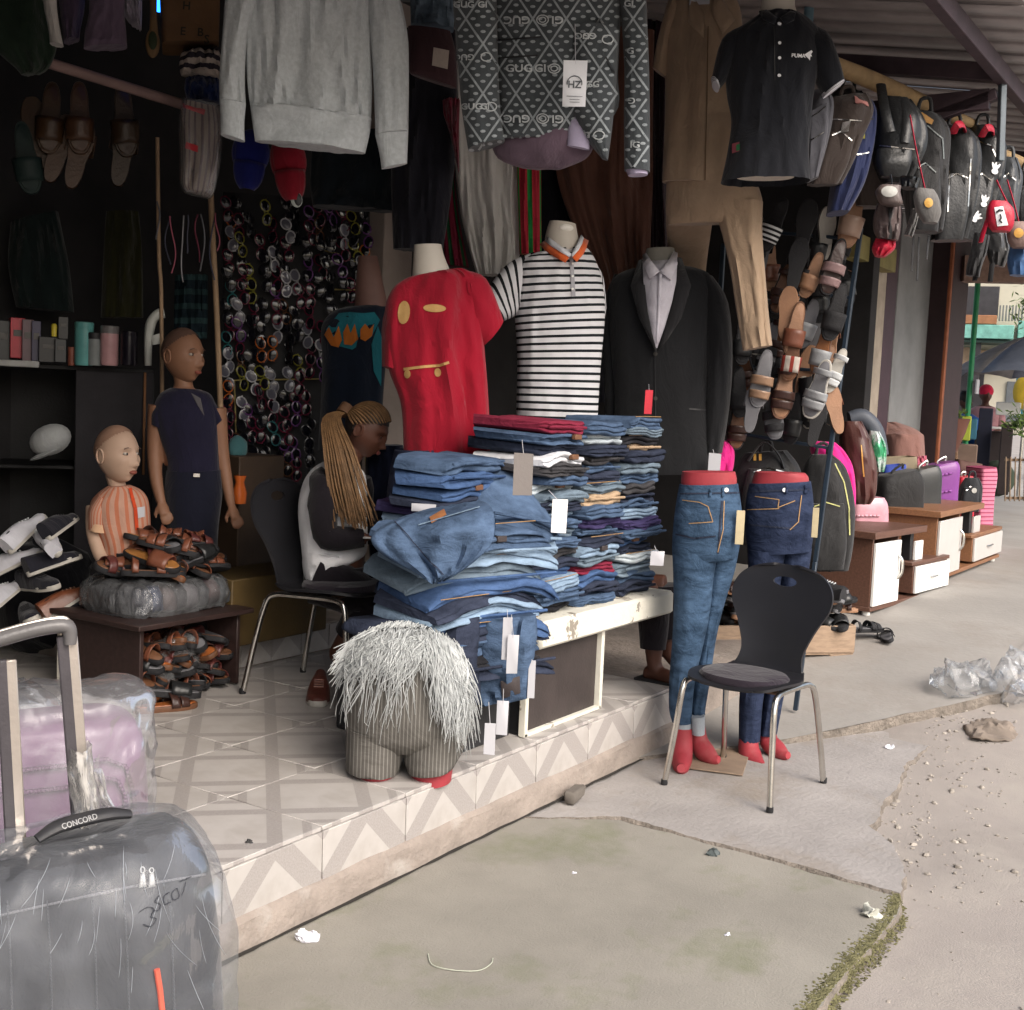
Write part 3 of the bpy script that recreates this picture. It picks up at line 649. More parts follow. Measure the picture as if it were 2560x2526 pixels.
htag(915, 1365, 933, 1425, 4.1, TAG, 'lowest white tag dangling at the platform edge', (922, 1325)); htag(939, 1322, 957, 1388, 4.12, TAG, 'white tag dangling against the black box', (950, 1300))
htag(998, 1245, 1008, 1318, 4.3, TAG, 'narrow white tag beside the bench post', (1000, 1225)); htag(1228, 1040, 1252, 1068, 4.75, TAG, 'small white tag on the right jeans stack', (1235, 1030))
htag(776, 950, 822, 966, 4.35, TAG, 'white paper slip lying behind the loose jeans')
# ================================================================ dressed torso forms
NECK = [None]
def neckform(fr, rows, ry, t, m=SKIN_M):
    NECK[0] = hang(fr, rows, ry, n=24, p=2); return NECK[0].build('neck', m, t)
def wn(b): return MB().merge(b).merge(NECK[0])
# red T-shirt
fr = Fr(835, 700, 5.1, 14); t = frthing('torso_mannequin', 'cream torso form wearing a red skateboard print T-shirt', 'mannequin', fr)
neckform(fr, [(782, 462, 832, 462), (780, 490, 838, 485), (778, 525, 852, 520)], [.045, .055, .07], t)
m_red = cloth('red_jersey', (.28, .008, .022), vs=4)
b1 = hang(fr, [(783, 520, 848, 508), (765, 526, 872, 508), (742, 544, 896, 524), (728, 580, 905, 560), (727, 640, 909, 620), (735, 700, 915, 690), (757, 765, 920, 770), (762, 860, 924, 855)], [.05, .075, .095, .11, .115, .11, .105, .105], fold=(.034, 7, 2), n=72, sub=7)
b1.build('shirt_body', m_red, t, 60)
hang(fr, [(872, 510, 876, 600), (915, 526, 886, 640), (948, 603, 905, 657)], [.07, .085, .07], fold=(.012, 5, 1)).build('sleeve', m_red, t, 60)
hang(fr, [(745, 545, 760, 600), (724, 600, 752, 640), (722, 690, 745, 700)], [.06, .07, .06], fold=(.012, 5, 4), yo=.02).build('sleeve', m_red, t, 60)
h1 = caster(fr, b1); gold = mat('gold_print', (.50, .30, .11), rough=.6); decal(h1, [ell(762, 590, 12, 22, 5), ell(820, 582, 22, 7.5, 2), ell(769, 706, 6, 8), ell(826, 703, 7, 8)], .004).build('print', gold, t)['kind'] = 'stuff'
dstrip(h1, [(762, 697), (800, 692), (830, 690), (847, 684)], 5, .004).build('print', gold, t)
fr2 = Fr(760, 900, 5.15, 14)
hang(fr, [(745, 850, 860, 845), (735, 900, 860, 900), (730, 960, 860, 960), (730, 1100, 860, 1100)], [.1, .11, .11, .1], fold=(.02, 5, 4)).build('trousers', denim('denim_indigo', (.012, .016, .035), .3), t, 60)
# striped polo
fr = Fr(1055, 640, 5.55, 12); t = frthing('torso_mannequin', 'cream torso form wearing a black and white striped polo with orange collar', 'mannequin', fr)
neckform(fr, [(1037, 417, 1086, 424), (1029, 445, 1091, 450), (1026, 482, 1100, 480)], [.05, .062, .075], t)
MB().ball(fr.L(1068, 430, -.05), (.035, .012, .018)).build('neck_cap', mat('cap_shine', (.7, .68, .62), rough=.25), t)
m_str = stripes('polo_stripe', (.60, .60, .62), (.012, .014, .016), 1 / .0335, .36)
b1 = hang(fr, [(1026, 474, 1100, 466), (1000, 481, 1112, 474), (974, 500, 1126, 500), (968, 545, 1136, 540), (972, 600, 1140, 592), (977, 680, 1133, 680), (975, 770, 1127, 775), (974, 830, 1125, 830)], [.06, .085, .11, .125, .13, .12, .115, .115], fold=(.018, 7, 6), n=72, sub=7)
b1.build('shirt_body', m_str, t, 60)
hang(fr, [(1006, 476, 988, 575), (955, 500, 972, 596), (912, 558, 948, 607)], [.06, .075, .065], fold=(.012, 4, 7)).build('sleeve', m_str, t, 60)
hang(fr, [(1118, 490, 1120, 560), (1135, 520, 1130, 600), (1140, 570, 1134, 610)], [.06, .07, .06], yo=.05).build('sleeve', m_str, t, 60)
h1 = caster(fr, wn(b1)); orange = cloth('orange_rib', (.70, .13, .035))
def pleat(fr, a, b, t, name, m, th=.006):
    mb = MB(); k = len(a); mb.add([fr.L(*q) for q in a] + [fr.L(*q) for q in b], [(i, i + 1, k + i + 1, k + i) for i in range(k - 1)]); mb.build(name, m, t, solid=th)
wr_m = cloth('white_rib', (.62, .63, .66))
pleat(fr, [(1018, 462, -.02), (1030, 474, -.07), (1048, 486, -.115), (1066, 496, -.155)], [(1028, 455, -.03), (1040, 465, -.085), (1058, 476, -.13), (1074, 485, -.165)], t, 'collar', orange)
pleat(fr, [(1028, 455, -.035), (1040, 465, -.09), (1058, 476, -.135), (1074, 485, -.17)], [(1034, 447, -.03), (1046, 456, -.08), (1062, 468, -.12), (1078, 480, -.15)], t, 'collar_band', wr_m)
pleat(fr, [(1110, 455, -.02), (1106, 468, -.06), (1100, 480, -.10), (1088, 494, -.15)], [(1101, 450, -.03), (1098, 461, -.075), (1092, 472, -.115), (1080, 485, -.16)], t, 'collar', orange)
pleat(fr, [(1101, 450, -.035), (1098, 461, -.08), (1092, 472, -.12), (1080, 485, -.165)], [(1096, 444, -.03), (1092, 454, -.07), (1086, 465, -.105), (1078, 480, -.15)], t, 'collar_band', wr_m)
dstrip(h1, [(1078, 488), (1082, 560)], 7, .004).build('placket', cloth('grey_rib', (.34, .34, .36)), t)
for vv in (498, 522, 546): decal(h1, [ell(1080, vv, 2.2, 2.2, 0, 8)], .009).build('button', WHITE, t)
# black suit
fr = Fr(1255, 700, 5.88, -8); t = frthing('torso_mannequin', 'torso form wearing a black suit jacket over a pale shirt', 'mannequin', fr)
neckform(fr, [(1220, 470, 1272, 468), (1214, 490, 1276, 488), (1208, 530, 1282, 528)], [.05, .06, .07], t, mat('mannequin_grey', (.24, .23, .20), rough=.6))
m_suit = cloth('black_suiting', (.012, .0125, .014), bs=220, vs=5)
b1 = hang(fr, [(1205, 506, 1284, 502), (1180, 512, 1312, 506), (1156, 530, 1340, 520), (1148, 575, 1350, 565), (1152, 655, 1345, 650), (1160, 750, 1338, 750), (1158, 850, 1345, 850), (1160, 895, 1352, 893)], [.06, .09, .125, .15, .15, .14, .14, .14], fold=(.012, 5, 3), n=48, sub=5)
b1.build('jacket_body', m_suit, t, 60)
hang(fr, [(1318, 514, 1345, 522), (1325, 580, 1374, 572), (1334, 680, 1382, 675), (1330, 780, 1375, 775), (1328, 858, 1362, 855)], [.06, .085, .085, .075, .065], fold=(.014, 4, 7)).build('sleeve', m_suit, t, 60)
hang(fr, [(1160, 520, 1175, 520), (1142, 570, 1175, 570), (1140, 660, 1172, 660), (1142, 760, 1172, 760), (1145, 850, 1170, 850)], [.06, .08, .08, .07, .06], yo=.03).build('sleeve', m_suit, t, 60)
h1 = caster(fr, wn(b1)); m_shirt = cloth('pale_shirt', (.54, .52, .58), bump=.2)
pleat(fr, [(1212, 494, -.11), (1214, 530, -.168), (1218, 570, -.182), (1226, 615, -.184), (1237, 657, -.184)], [(1278, 490, -.11), (1276, 530, -.168), (1268, 570, -.182), (1255, 615, -.184), (1240, 657, -.184)], t, 'shirt_front', m_shirt)
m_col = cloth('pale_collar', (.60, .58, .64), bump=.2)
pleat(fr, [(1213, 482, -.05), (1214, 500, -.13), (1226, 527, -.18)], [(1219, 478, -.06), (1230, 494, -.13), (1244, 512, -.185)], t, 'shirt_collar', m_col); pleat(fr, [(1278, 478, -.05), (1278, 500, -.13), (1266, 529, -.18)], [(1271, 475, -.06), (1260, 494, -.13), (1245, 512, -.185)], t, 'shirt_collar', m_col)
pleat(fr, [(1243, 515, -.178), (1241, 560, -.186), (1239, 610, -.188), (1238, 648, -.188)], [(1249, 515, -.178), (1247, 560, -.186), (1244, 610, -.188), (1240, 648, -.188)], t, 'placket', m_shirt, .003)
m_lap = cloth('black_lapel', (.018, .018, .020))
pleat(fr, [(1205, 492, -.09), (1190, 540, -.155), (1206, 600, -.178), (1226, 640, -.184), (1238, 664, -.18)], [(1213, 490, -.10), (1217, 540, -.175), (1222, 590, -.19), (1230, 630, -.192), (1239, 664, -.188)], t, 'lapel', m_lap); pleat(fr, [(1286, 488, -.09), (1304, 540, -.155), (1286, 600, -.178), (1260, 640, -.184), (1241, 664, -.18)], [(1278, 486, -.10), (1276, 540, -.175), (1264, 590, -.19), (1252, 630, -.192), (1240, 664, -.188)], t, 'lapel', m_lap)
for vv in (668, 752): decal(h1, [ell(1237, vv, 4, 4, 0, 10)], .01).build('button', mat('horn_button', (.05, .045, .04), rough=.3), t)
mb = dstrip(h1, [(1236, 662), (1237, 780), (1230, 880)], 2, .004); dstrip(h1, [(1300, 772), (1350, 775)], 3, .004, mb); mb.build('seam', BLACK, t)
htag(1218, 736, 1230, 782, 5.5, mat('red_tag', (.6, .04, .06), rough=.4), 'small red tag on the black suit jacket', (1224, 725))
htag(1337, 855, 1358, 890, 5.7, TAG, 'white tag hanging from the suit jacket cuff', (1345, 848))
# ================================================================ jeans leg mannequins
STITCH = mat('stitch', (.33, .20, .09), rough=.8)
def legman(fr, label, pelv, legL, legR, feet, red_rows, cuffs, jm, details, tagpx, tagm):
    t = frthing('leg_mannequin', label, 'mannequin', fr)
    hang(fr, [(a + 3, b, c - 3, d) for a, b, c, d in red_rows], .088, n=28).build('waist', RED_M, t)
    nb = [hang(fr, pelv[0], pelv[1], n=44, sub=5, fold=(.004, 8, 2), p=2.1), hang(fr, legL[0], legL[1], n=36, sub=6, fold=(.009, 7, 4), p=2.1, yo=legL[2]), hang(fr, legR[0], legR[1], n=36, sub=6, fold=(.009, 7, 9), p=2.1, yo=legR[2])]
    mb = MB()
    for q in nb: mb.merge(q)
    mb.build('jeans', jm, t, 60); h = caster(fr, nb[0])
    for kind, a in details:
        if kind == 's': dstrip(h, a, 1.6, .004).build('stitching', STITCH, t)
        if kind == 'd': dstrip(h, a, 3, .003).build('seam', dm('dark navy'), t)
        if kind == 'l': dstrip(h, a, 5, .006).build('belt_loop', jm, t, solid=.003)
        if kind == 'b': decal(h, [ell(*a, 4, 4, 0, 10)], .006).build('button', CHROME, t)
    for cf in cuffs: hang(fr, cf, .048, n=24, p=2, yo=cf_y(cf)).build('cuff', cloth('denim_cuff', (.30, .33, .36)), t)
    for ft in feet:
        pts = [fr.L(u, v, dy) for u, v, dy, r_ in ft]; MB().tube(pts, [q[3] for q in ft], 14, sub=5).wrinkle(5, .004).build('foot', RED_M, t)
    a = fr.L(tagpx[0], tagpx[1], -.11); b = fr.L(tagpx[2], tagpx[3], -.11)
    MB().box((a + b) / 2, (abs(b.x - a.x), .004, abs(a.z - b.z)), b=.001).build('hang_tag', tagm, t)
    return t
def cf_y(cf): return 0.0
kraft = mat('kraft_tag', (.45, .38, .24), rough=.7)
fr = Fr(1330, 1000, 5.22, 5); jm1 = denim('denim_slim', (.022, .045, .082), .5)
legman(fr, 'red leg mannequin in slim mid blue jeans with rolled cuffs', ([(1282, 914, 1392, 912), (1277, 940, 1396, 938), (1272, 975, 1400, 970), (1269, 1010, 1399, 1004), (1268, 1040, 1394, 1034), (1270, 1062, 1388, 1052)], [.10, .112, .12, .12, .11, .09]),
       ([(1268, 1030, 1358, 1036), (1270, 1085, 1347, 1085), (1271, 1150, 1340, 1150), (1268, 1210, 1328, 1212), (1263, 1280, 1312, 1282), (1262, 1335, 1306, 1337), (1268, 1362, 1306, 1362)], [.10, .10, .09, .08, .07, .062, .058], 0),
       ([(1326, 1030, 1396, 1026), (1330, 1085, 1385, 1080), (1326, 1150, 1364, 1148), (1318, 1210, 1350, 1210), (1308, 1280, 1340, 1280), (1298, 1335, 1331, 1335), (1300, 1358, 1330, 1358)], [.09, .09, .075, .07, .06, .055, .05], .06),
       [[(1288, 1375, -.01, .042), (1287, 1405, -.02, .045), (1286, 1432, -.06, .046), (1285, 1448, -.14, .032), (1285, 1450, -.19, .018)], [(1314, 1372, .06, .038), (1318, 1400, .05, .042), (1330, 1420, .02, .044), (1345, 1432, -.02, .030), (1356, 1434, -.04, .016)]],
       [(1284, 890, 1390, 890), (1282, 905, 1393, 903), (1282, 918, 1393, 916)], [[(1266, 1352, 1306, 1352), (1276, 1386, 1305, 1386)], [(1300, 1350, 1330, 1350), (1304, 1384, 1330, 1384)]], jm1,
       [('s', [(1288, 944), (1320, 948), (1336, 956), (1345, 985), (1300, 988)]), ('d', [(1283, 932), (1394, 930)]), ('l', [(1342, 914), (1340, 938)]), ('l', [(1365, 914), (1363, 938)]), ('d', [(1362, 945), (1355, 1045)]), ('s', [(1366, 945), (1364, 1000), (1354, 1042)]), ('b', (1370, 925)), ('d', [(1275, 1008), (1310, 1016), (1350, 1012)])], (1390, 963, 1402, 1028), kraft)
fr = Fr(1470, 1000, 5.38, -4); jm2 = denim('denim_indigo2', (.011, .018, .042), .4)
legman(fr, 'red leg mannequin in dark indigo jeans behind the black chair', ([(1414, 912, 1530, 908), (1408, 940, 1534, 936), (1405, 985, 1536, 980), (1408, 1020, 1534, 1016), (1412, 1045, 1530, 1040)], [.10, .112, .12, .11, .10]),
       ([(1410, 1035, 1485, 1040), (1412, 1090, 1475, 1090), (1408, 1160, 1466, 1160), (1400, 1240, 1455, 1240), (1395, 1320, 1440, 1322), (1394, 1395, 1434, 1398)], [.10, .10, .085, .075, .065, .058], 0),
       ([(1468, 1035, 1532, 1035), (1470, 1090, 1525, 1085), (1465, 1160, 1512, 1160), (1455, 1240, 1495, 1240), (1440, 1320, 1478, 1320), (1432, 1385, 1466, 1385)], [.10, .095, .08, .07, .06, .05], .06),
       [[(1414, 1380, -.01, .04), (1412, 1408, -.02, .046), (1418, 1430, -.05, .05), (1432, 1443, -.10, .032), (1440, 1446, -.13, .018)], [(1448, 1375, .06, .036), (1450, 1400, .05, .042), (1464, 1414, .02, .042), (1478, 1424, -.02, .028), (1487, 1426, -.04, .016)]],
       [(1422, 890, 1522, 893), (1418, 900, 1528, 900), (1414, 914, 1530, 912)], [], jm2,
       [('s', [(1425, 937), (1470, 943), (1468, 958), (1500, 945)]), ('d', [(1412, 928), (1532, 924)]), ('l', [(1485, 908), (1483, 932)]), ('l', [(1520, 908), (1519, 932)]), ('b', (1480, 925)), ('s', [(1410, 962), (1470, 960)]), ('s', [(1512, 935), (1506, 985), (1490, 1000)]), ('d', [(1410, 990), (1500, 998)])], (1534, 958, 1542, 1015), kraft)
# brown board scrap under the feet
a = PZ(1345, 1432, 0); MBX = MB().box((0, 0, .006), (.42, .3, .006), b=.002).wrinkle(6, .004); tag(MBX.build('board_scrap', mat('cardboard', (.24, .175, .125), rough=.85, var=.2), None, loc=a, rz=.3), 'flat brown board scrap under the red mannequin feet', 'board')
# ================================================================ shorts form with feather trim
fr = Fr(770, 1330, 4.12, 0); t = frthing('shorts_mannequin', 'red hip form in grey pinstripe shorts with white feather trim', 'mannequin', fr)
m_pin = stripes('pinstripe', (.115, .108, .098), (.215, .205, .188), 1 / .0125, .28, 'Object', 0, .2)
b1 = hang(fr, [(700, 1200, 815, 1196), (668, 1230, 862, 1225), (653, 1290, 884, 1285), (651, 1345, 890, 1342), (654, 1385, 887, 1378), (664, 1410, 872, 1404)], [.11, .15, .17, .17, .15, .10], fold=(.008, 6, 2), n=56, sub=5)
lgL = hang(fr, [(655, 1365, 772, 1375), (652, 1410, 764, 1415), (654, 1446, 752, 1454)], [.14, .13, .12], fold=(.012, 6, 3), n=40); lgR = hang(fr, [(752, 1375, 888, 1368), (758, 1415, 876, 1408), (768, 1452, 858, 1440)], [.14, .13, .12], fold=(.012, 6, 6), n=40)
bs = MB().merge(b1).merge(lgL).merge(lgR); bs.build('shorts', m_pin, t, 60)
for lg, q in (((672, 1440, 745, 1446), (674, 1466, 744, 1470)), ((772, 1444, 856, 1436), (776, 1474, 852, 1468))): hang(fr, [lg, q], .10, n=28).build('leg_stump', RED_M, t)
h1 = caster(fr, bs); mb = MB(); rf = random.Random(5)
def strand(u, v, du, ln, off):
    pts = []; k = 7; wv = rf.uniform(0, 13); ph = rf.uniform(0, 6)
    for i in range(k):
        g_ = i / (k - 1); uu = u + du * g_ ** 1.3 + rf.uniform(-1.5, 1.5) + wv * math.sin(g_ * 5 + ph); vv = v + ln * g_
        p = h1(uu, vv, off * (1 + .8 * g_)) or (fr.L(uu, vv, -.06) if not pts else pts[-1] + V((du * .0018 / k, -.004, -ln * .0018 / k)))
        pts.append(p)
    mb.tube(pts, [.0014, .002, .002, .0018, .0015, .0012, .0006], 3, caps=False)
for i in range(1700):
    s_ = rf.random()
    u = 660 + 205 * s_; v = 1238 - 52 * math.sin(math.pi * (s_ * .9 + .08)) + rf.uniform(-16, 28)
    if s_ > .72: ln = rf.uniform(60, 190) * (.5 + s_ * .5); du = rf.uniform(0, 38) * s_
    else: ln = rf.uniform(18, 75) * (2.1 if rf.random() < .10 else 1) * (1.25 if .3 < s_ < .62 else .9); du = rf.uniform(-45, 4) if s_ < .6 else rf.uniform(-40, 10)
    strand(u, v, du, ln, rf.uniform(.008, .035))
mb.build('feather_trim', mat('feather', (.46, .48, .48), rough=.8, var=.15, vs=30, bump=0), t)
# ================================================================ black shell chairs
m_shell = mat('chair_shell', (.013, .013, .016), rough=.42, var=.2, vs=3, bump=.06, spec=.5); m_pad = cloth('chair_pad', (.022, .017, .024))
def cut_hole(sh):
    c = MB(); c.loft([[V((.054 * math.cos(a), yy, .826 + .021 * math.sin(a))) for a in (2 * math.pi * k / 28 for k in range(28))] for yy in (.1, .4)]); co = c.build('cutter', m_shell); bm_fix(co)
    md = sh.modifiers.new('b', 'BOOLEAN'); md.object = co; md.operation = 'DIFFERENCE'; md.solver = 'EXACT'
    dg = bpy.context.evaluated_depsgraph_get(); me = bpy.data.meshes.new_from_object(sh.evaluated_get(dg)); sh.modifiers.clear(); sh.data = me; me.set_sharp_from_angle(angle=R(40)); bpy.data.objects.remove(co)
def make_chair(label):
    t = thing('chair', label, 'chair')
    def prof(s_):   # s 0..1 seat front -> back top : (y,z,halfwidth)
        pts = [(-.235, .438, .10), (-.225, .448, .17), (-.13, .458, .212), (0, .452, .215), (.10, .445, .185), (.165, .47, .155), (.195, .54, .142), (.22, .64, .178), (.245, .73, .225), (.265, .81, .222), (.28, .87, .165), (.287, .897, .06)]
        return cat(pts, s_)
    NU, NV = 30, 66
    vs = []; rr = []
    for j in range(NV + 1):
        y, z, hw = prof(j / NV)
        for i in range(NU + 1):
            a = (i / NU * 2 - 1); x = a * max(hw, .012)
            cz = .018 * (a * a) * (1 if j / NV > .45 else 0)
            p = V((x, y - cz * 1.0, z + (.010 * a * a if j / NV < .45 else 0)))
            r_ = 9
            vs.append(p); rr.append(r_)
    fs = []
    for j in range(NV):
        for i in range(NU):
            q = (j * (NU + 1) + i, j * (NU + 1) + i + 1, (j + 1) * (NU + 1) + i + 1, (j + 1) * (NU + 1) + i)
            if sum(1 for k in q if rr[k] <= 1.0001) >= 4: continue
            fs.append(q)
    mb = MB(); mb.add(vs, fs); sh = mb.build('shell', m_shell, t, solid=.011); cut_hole(sh)
    mb = MB(); ring = []
    for k in range(40): an = 2 * math.pi * k / 40; ring.append((.175 * math.copysign(abs(math.cos(an)) ** .85, math.cos(an)), -.07 + .155 * math.copysign(abs(math.sin(an)) ** .85, math.sin(an))))
    mb.loft([[V((x, y, .455)) for x, y in ring], [V((x * 1.04, y * 1.0, .470)) for x, y in ring], [V((x * .97, y * .97 - .002, .482)) for x, y in ring], [V((x * .5, y * .5 - .035, .487)) for x, y in ring]]); mb.build('seat_pad', m_pad, t)
    for s_ in (-1, 1):
        pts = [(s_ * .236, -.256, .0), (s_ * .215, -.225, .24), (s_ * .205, -.205, .40), (s_ * .20, -.17, .434), (s_ * .19, -.10, .438), (s_ * .19, .06, .436), (s_ * .195, .14, .43), (s_ * .205, .175, .39), (s_ * .22, .215, .22), (s_ * .236, .256, 0)]
        MB().tube(pts, .0125, 12, sub=4).build('leg_frame', CHROME, t)
        for yy in (-.256, .256): MB().lathe([(.0135, 0), (.0145, .006), (.0135, .022)], 12, (s_ * .236, yy, 0)).build('foot_cap', BLACK, t)
    for yy in (-.11, .07): MB().tube([(-.19, yy, .434), (.19, yy, .434)], .010, 10).build('cross_bar', mat('rusty_bar', (.10, .055, .035), rough=.7), t)
    return t
ch = make_chair('empty black chair with round seat pad standing on the pavement'); ch.location = (4.685, 1.825, 0); ch.rotation_euler.z = math.atan2(-.997, -.078)
ch2 = copy_tree(ch); ch2['label'] = 'black chair the braided woman sits on'
ra = PZ(475, 1312, PH); rb = PZ(597, 1268, PH); fdir = V(((rb - ra).y, -(rb - ra).x, 0)).normalized(); cc = (ra + rb) / 2 + fdir * .255 - RT * .05
ch2.location = cc; ch2.rotation_euler.z = math.atan2(fdir.x, -fdir.y); W_SEAT = cc + V((0, 0, .48)); W_DIR = fdir
for o in (ch, ch2): o['group'] = 'black shell chairs'
# ================================================================ clothes hung over the shop front
m_grey = cloth('grey_marl', (.47, .50, .515), vs=60, var=.12, bump=.5)
def hanger(fr, t, u, v, wpx):
    a, b, c, d = fr.L(u - wpx, v + 30), fr.L(u, v), fr.L(u + wpx, v + 30), fr.L(u, v - 45)
    MB().tube([a, b, c], .008, 8, sub=3).build('hanger', BLACK, t); MB().tube([b, d, d + V((.03, 0, .03))], .003, 6).build('hook', CHROME, t)
fr = Fr(590, 120, 4.5, 4); t = frthing('sweatshirt', 'light grey sweatshirt hanging high over the shop front', 'sweatshirt', fr)
b1 = hang(fr, [(530, -150, 640, -150), (470, -125, 700, -120), (458, -40, 705, -40), (462, 60, 700, 60), (466, 150, 702, 165), (472, 200, 700, 228)], [.03, .05, .06, .06, .06, .06], fold=(.045, 13, 1), n=96, sub=8); b1.build('body', m_grey, t, 60)
hang(fr, [(472, 197, 701, 226), (474, 215, 698, 250), (481, 266, 689, 290)], [.068, .062, .055], fold=(.035, 5, 1), n=56).build('hem_rib', m_grey, t, 60)
hang(fr, [(470, -125, 500, -100), (430, -30, 490, -20), (420, 60, 468, 60), (414, 140, 462, 145), (414, 190, 464, 198)], [.05, .055, .05, .05, .045], fold=(.02, 4, 3), yo=-.03).build('sleeve', m_grey, t, 60)
hang(fr, [(414, 189, 464, 198), (416, 225, 461, 235), (416, 254, 462, 268)], [.04, .036, .034], yo=-.03).build('cuff', m_grey, t, 60)
hang(fr, [(670, -120, 702, -120), (690, -30, 745, -30), (698, 60, 768, 60), (705, 150, 771, 150), (708, 255, 770, 250)], [.05, .06, .06, .055, .045], fold=(.03, 5, 6), yo=-.02).build('sleeve', m_grey, t, 60)
hang(fr, [(708, 255, 770, 249), (716, 290, 769, 280), (720, 319, 768, 309)], [.04, .036, .034], yo=-.02).build('cuff', m_grey, t, 60)
hanger(fr, t, 585, -155, 70)
# patterned blazer
fr = Fr(1040, 150, 4.45, -6); t = frthing('blazer', 'charcoal blazer with repeating diamond and letter pattern', 'blazer', fr)
m_blz = cloth('charcoal_weave', (.062, .07, .076), vs=20); m_blzp = cloth('silver_weave', (.30, .33, .345), vs=40, var=.2)
bb = hang(fr, [(925, -140, 1130, -140), (900, -110, 1160, -110), (920, -20, 1172, -20), (930, 60, 1170, 60), (934, 140, 1166, 140), (938, 210, 1160, 215), (940, 268, 1064, 270)], [.08, .12, .14, .14, .13, .12, .10], fold=(.012, 5, 2), n=56, sub=5)
fl = hang(fr, [(1068, 60, 1168, 60), (1072, 140, 1164, 140), (1078, 210, 1158, 215), (1106, 262, 1152, 265), (1136, 300, 1147, 302)], [.1, .1, .09, .06, .02], fold=(.01, 4, 5), yo=-.06)
sl = hang(fr, [(880, -110, 930, -110), (856, -20, 936, -20), (860, 60, 938, 60), (866, 140, 940, 140), (872, 210, 944, 205), (884, 285, 952, 266)], [.06, .075, .075, .07, .07, .06], fold=(.012, 4, 3), yo=-.09)
sr = hang(fr, [(1135, -110, 1180, -110), (1165, -20, 1216, -20), (1174, 60, 1222, 60), (1178, 140, 1225, 140), (1177, 220, 1226, 220), (1178, 322, 1226, 325)], [.06, .075, .075, .07, .065, .055], fold=(.012, 4, 8))
for nm, q in (('body', bb), ('front_flap', fl), ('sleeve', sl), ('sleeve', sr)): q.build(nm, m_blz, t, 60)
hit = caster(fr, MB().merge(bb).merge(fl).merge(sl).merge(sr)); pm = MB(); rl = random.Random(3)
def reg(u, v): return (855 < u < 1172) or (1176 < u < 1226)
for k in range(-14, 16):
    for sg in (1, -1):
        u0 = 974 + k * 63; pts = [(u0 + sg * (s_ * 31.5 / 47), 177 + s_) for s_ in range(-190, 150, 8)]
        for a, b in zip(pts, pts[1:]):
            if reg(*a) and reg(*b) and a[1] > -15: dstrip(hit, [a, b], 3.8, .003, pm, 20)
for i in range(-4, 9):
    for j in range(-5, 4):
        cu_, cv_ = 974 + i * 63 + (31.5 if j % 2 else 0), 177 + j * 47
        if True:
            for a, b in ((0, -26), (-10, -14), (10, -14), (-18, 0), (0, -4), (18, 0), (-10, 12), (10, 12), (0, 24)):
                if reg(cu_ + a, cv_ + 47 + b) and cv_ + b < 260: decal(hit, [ell(cu_ + a, cv_ + 47 + b, 5.2, 3.0, 0, 7)], .003, pm)
multi(pm.build('woven_pattern', m_blzp, t)); lm = MB()
for row, (vv, rot, shift) in enumerate(((130, 0, 0), (38, 180, 0), (224, 180, 0))):
    s_ = 1 if rot == 0 else -1
    if rot == 0: xs_ = ((980, 'GUG'), (1020, 'GI'))
    else: xs_ = ((976, 'GUC'), (1052, 'GI'))
    for uu, tx in xs_: dtext(hit, tx, uu, vv, 15, rot, .006, True, lm, 1.15)
    for r_ in (11, 6): 
        e_ = ell(1046 if rot == 0 else 1024, vv, r_, r_ * .8, 0, 14); dstrip(hit, e_ + e_[:1], 2, .005, lm)
    dtext(hit, 'G' if row else 'G', 1108, vv + 30, 12, rot, .005, True, lm)
for uu, vv, tx, rot in ((876, 10, 'GUG', 0), (910, 10, 'GI', 0), (877, 108, 'GUC', 180), (890, 202, 'GUG', 0), (915, 202, 'GI', 0), (1106, 68, 'GUC', 180), (1118, 160, 'GG', 0), (1187, 8, 'GI', 0), (1190, 97, 'G', 0), (1192, 190, 'G', 180), (1198, 274, 'IG', 0), (1108, 255, 'G', 0)): dtext(hit, tx, uu, vv, 12, rot, .005, True, lm, 1.1)
for uu, vv in ((917, 108), (1146, 75), (1130, 255), (926, 202)):
    e_ = ell(uu, vv, 10, 8, 0, 12); dstrip(hit, e_ + e_[:1], 2, .005, lm)
multi(lm.build('letters', mat('silver_thread', (.50, .53, .54), rough=.7), t))
mb = dstrip(hit, [(935, 77), (1022, 70)], 3, .006); dstrip(hit, [(940, 110), (1015, 105)], 3, .006, mb); dstrip(hit, [(1142, 108), (1158, 138)], 3, .006, mb); multi(mb.build('pocket_welt', BLACK, t)); 
hang(fr, [(930, 235, 1125, 240), (925, 262, 1122, 272), (940, 300, 1105, 300), (985, 318, 1060, 320)], [.08, .085, .06, .02], fold=(.02, 5, 2)).build('inner_shirt', cloth('mauve_shirt', (.11, .075, .10)), t, 60)
hang(fr, [(1075, 195, 1092, 195), (1072, 235, 1110, 240), (1070, 275, 1112, 283)], [.02, .025, .02], yo=-.075).build('shirt_placket', cloth('lilac_shirt', (.38, .34, .46)), t, 60)
hang(fr, [(1178, 315, 1222, 318), (1185, 332, 1222, 330)], [.045, .04]).build('shirt_cuff', MATS['lilac_shirt'], t)
hanger(fr, t, 1035, -150, 80)
tg = htag(1064, 114, 1104, 202, 4.2, mat('big_tag', (.72, .73, .76), rough=.5, var=.03), 'large white card tag with round emblem on the patterned blazer', (1085, 45)); f2 = Fr(1084, 114, 4.2)
lm = MB(); ink = mat('tag_ink', (.10, .11, .12), rough=.7); a = f2.L(1084, 158, -.004); q = upright(text_mb('HZ', .034, True)); lm.merge(q, Matrix.Translation(a + V((0, 0, -.004))))
lm.tube([a + V((.026 * math.cos(x_), 0, .026 * math.sin(x_))) for x_ in [R(-10 + 200 * k / 14) for k in range(15)]], .0018, 5)
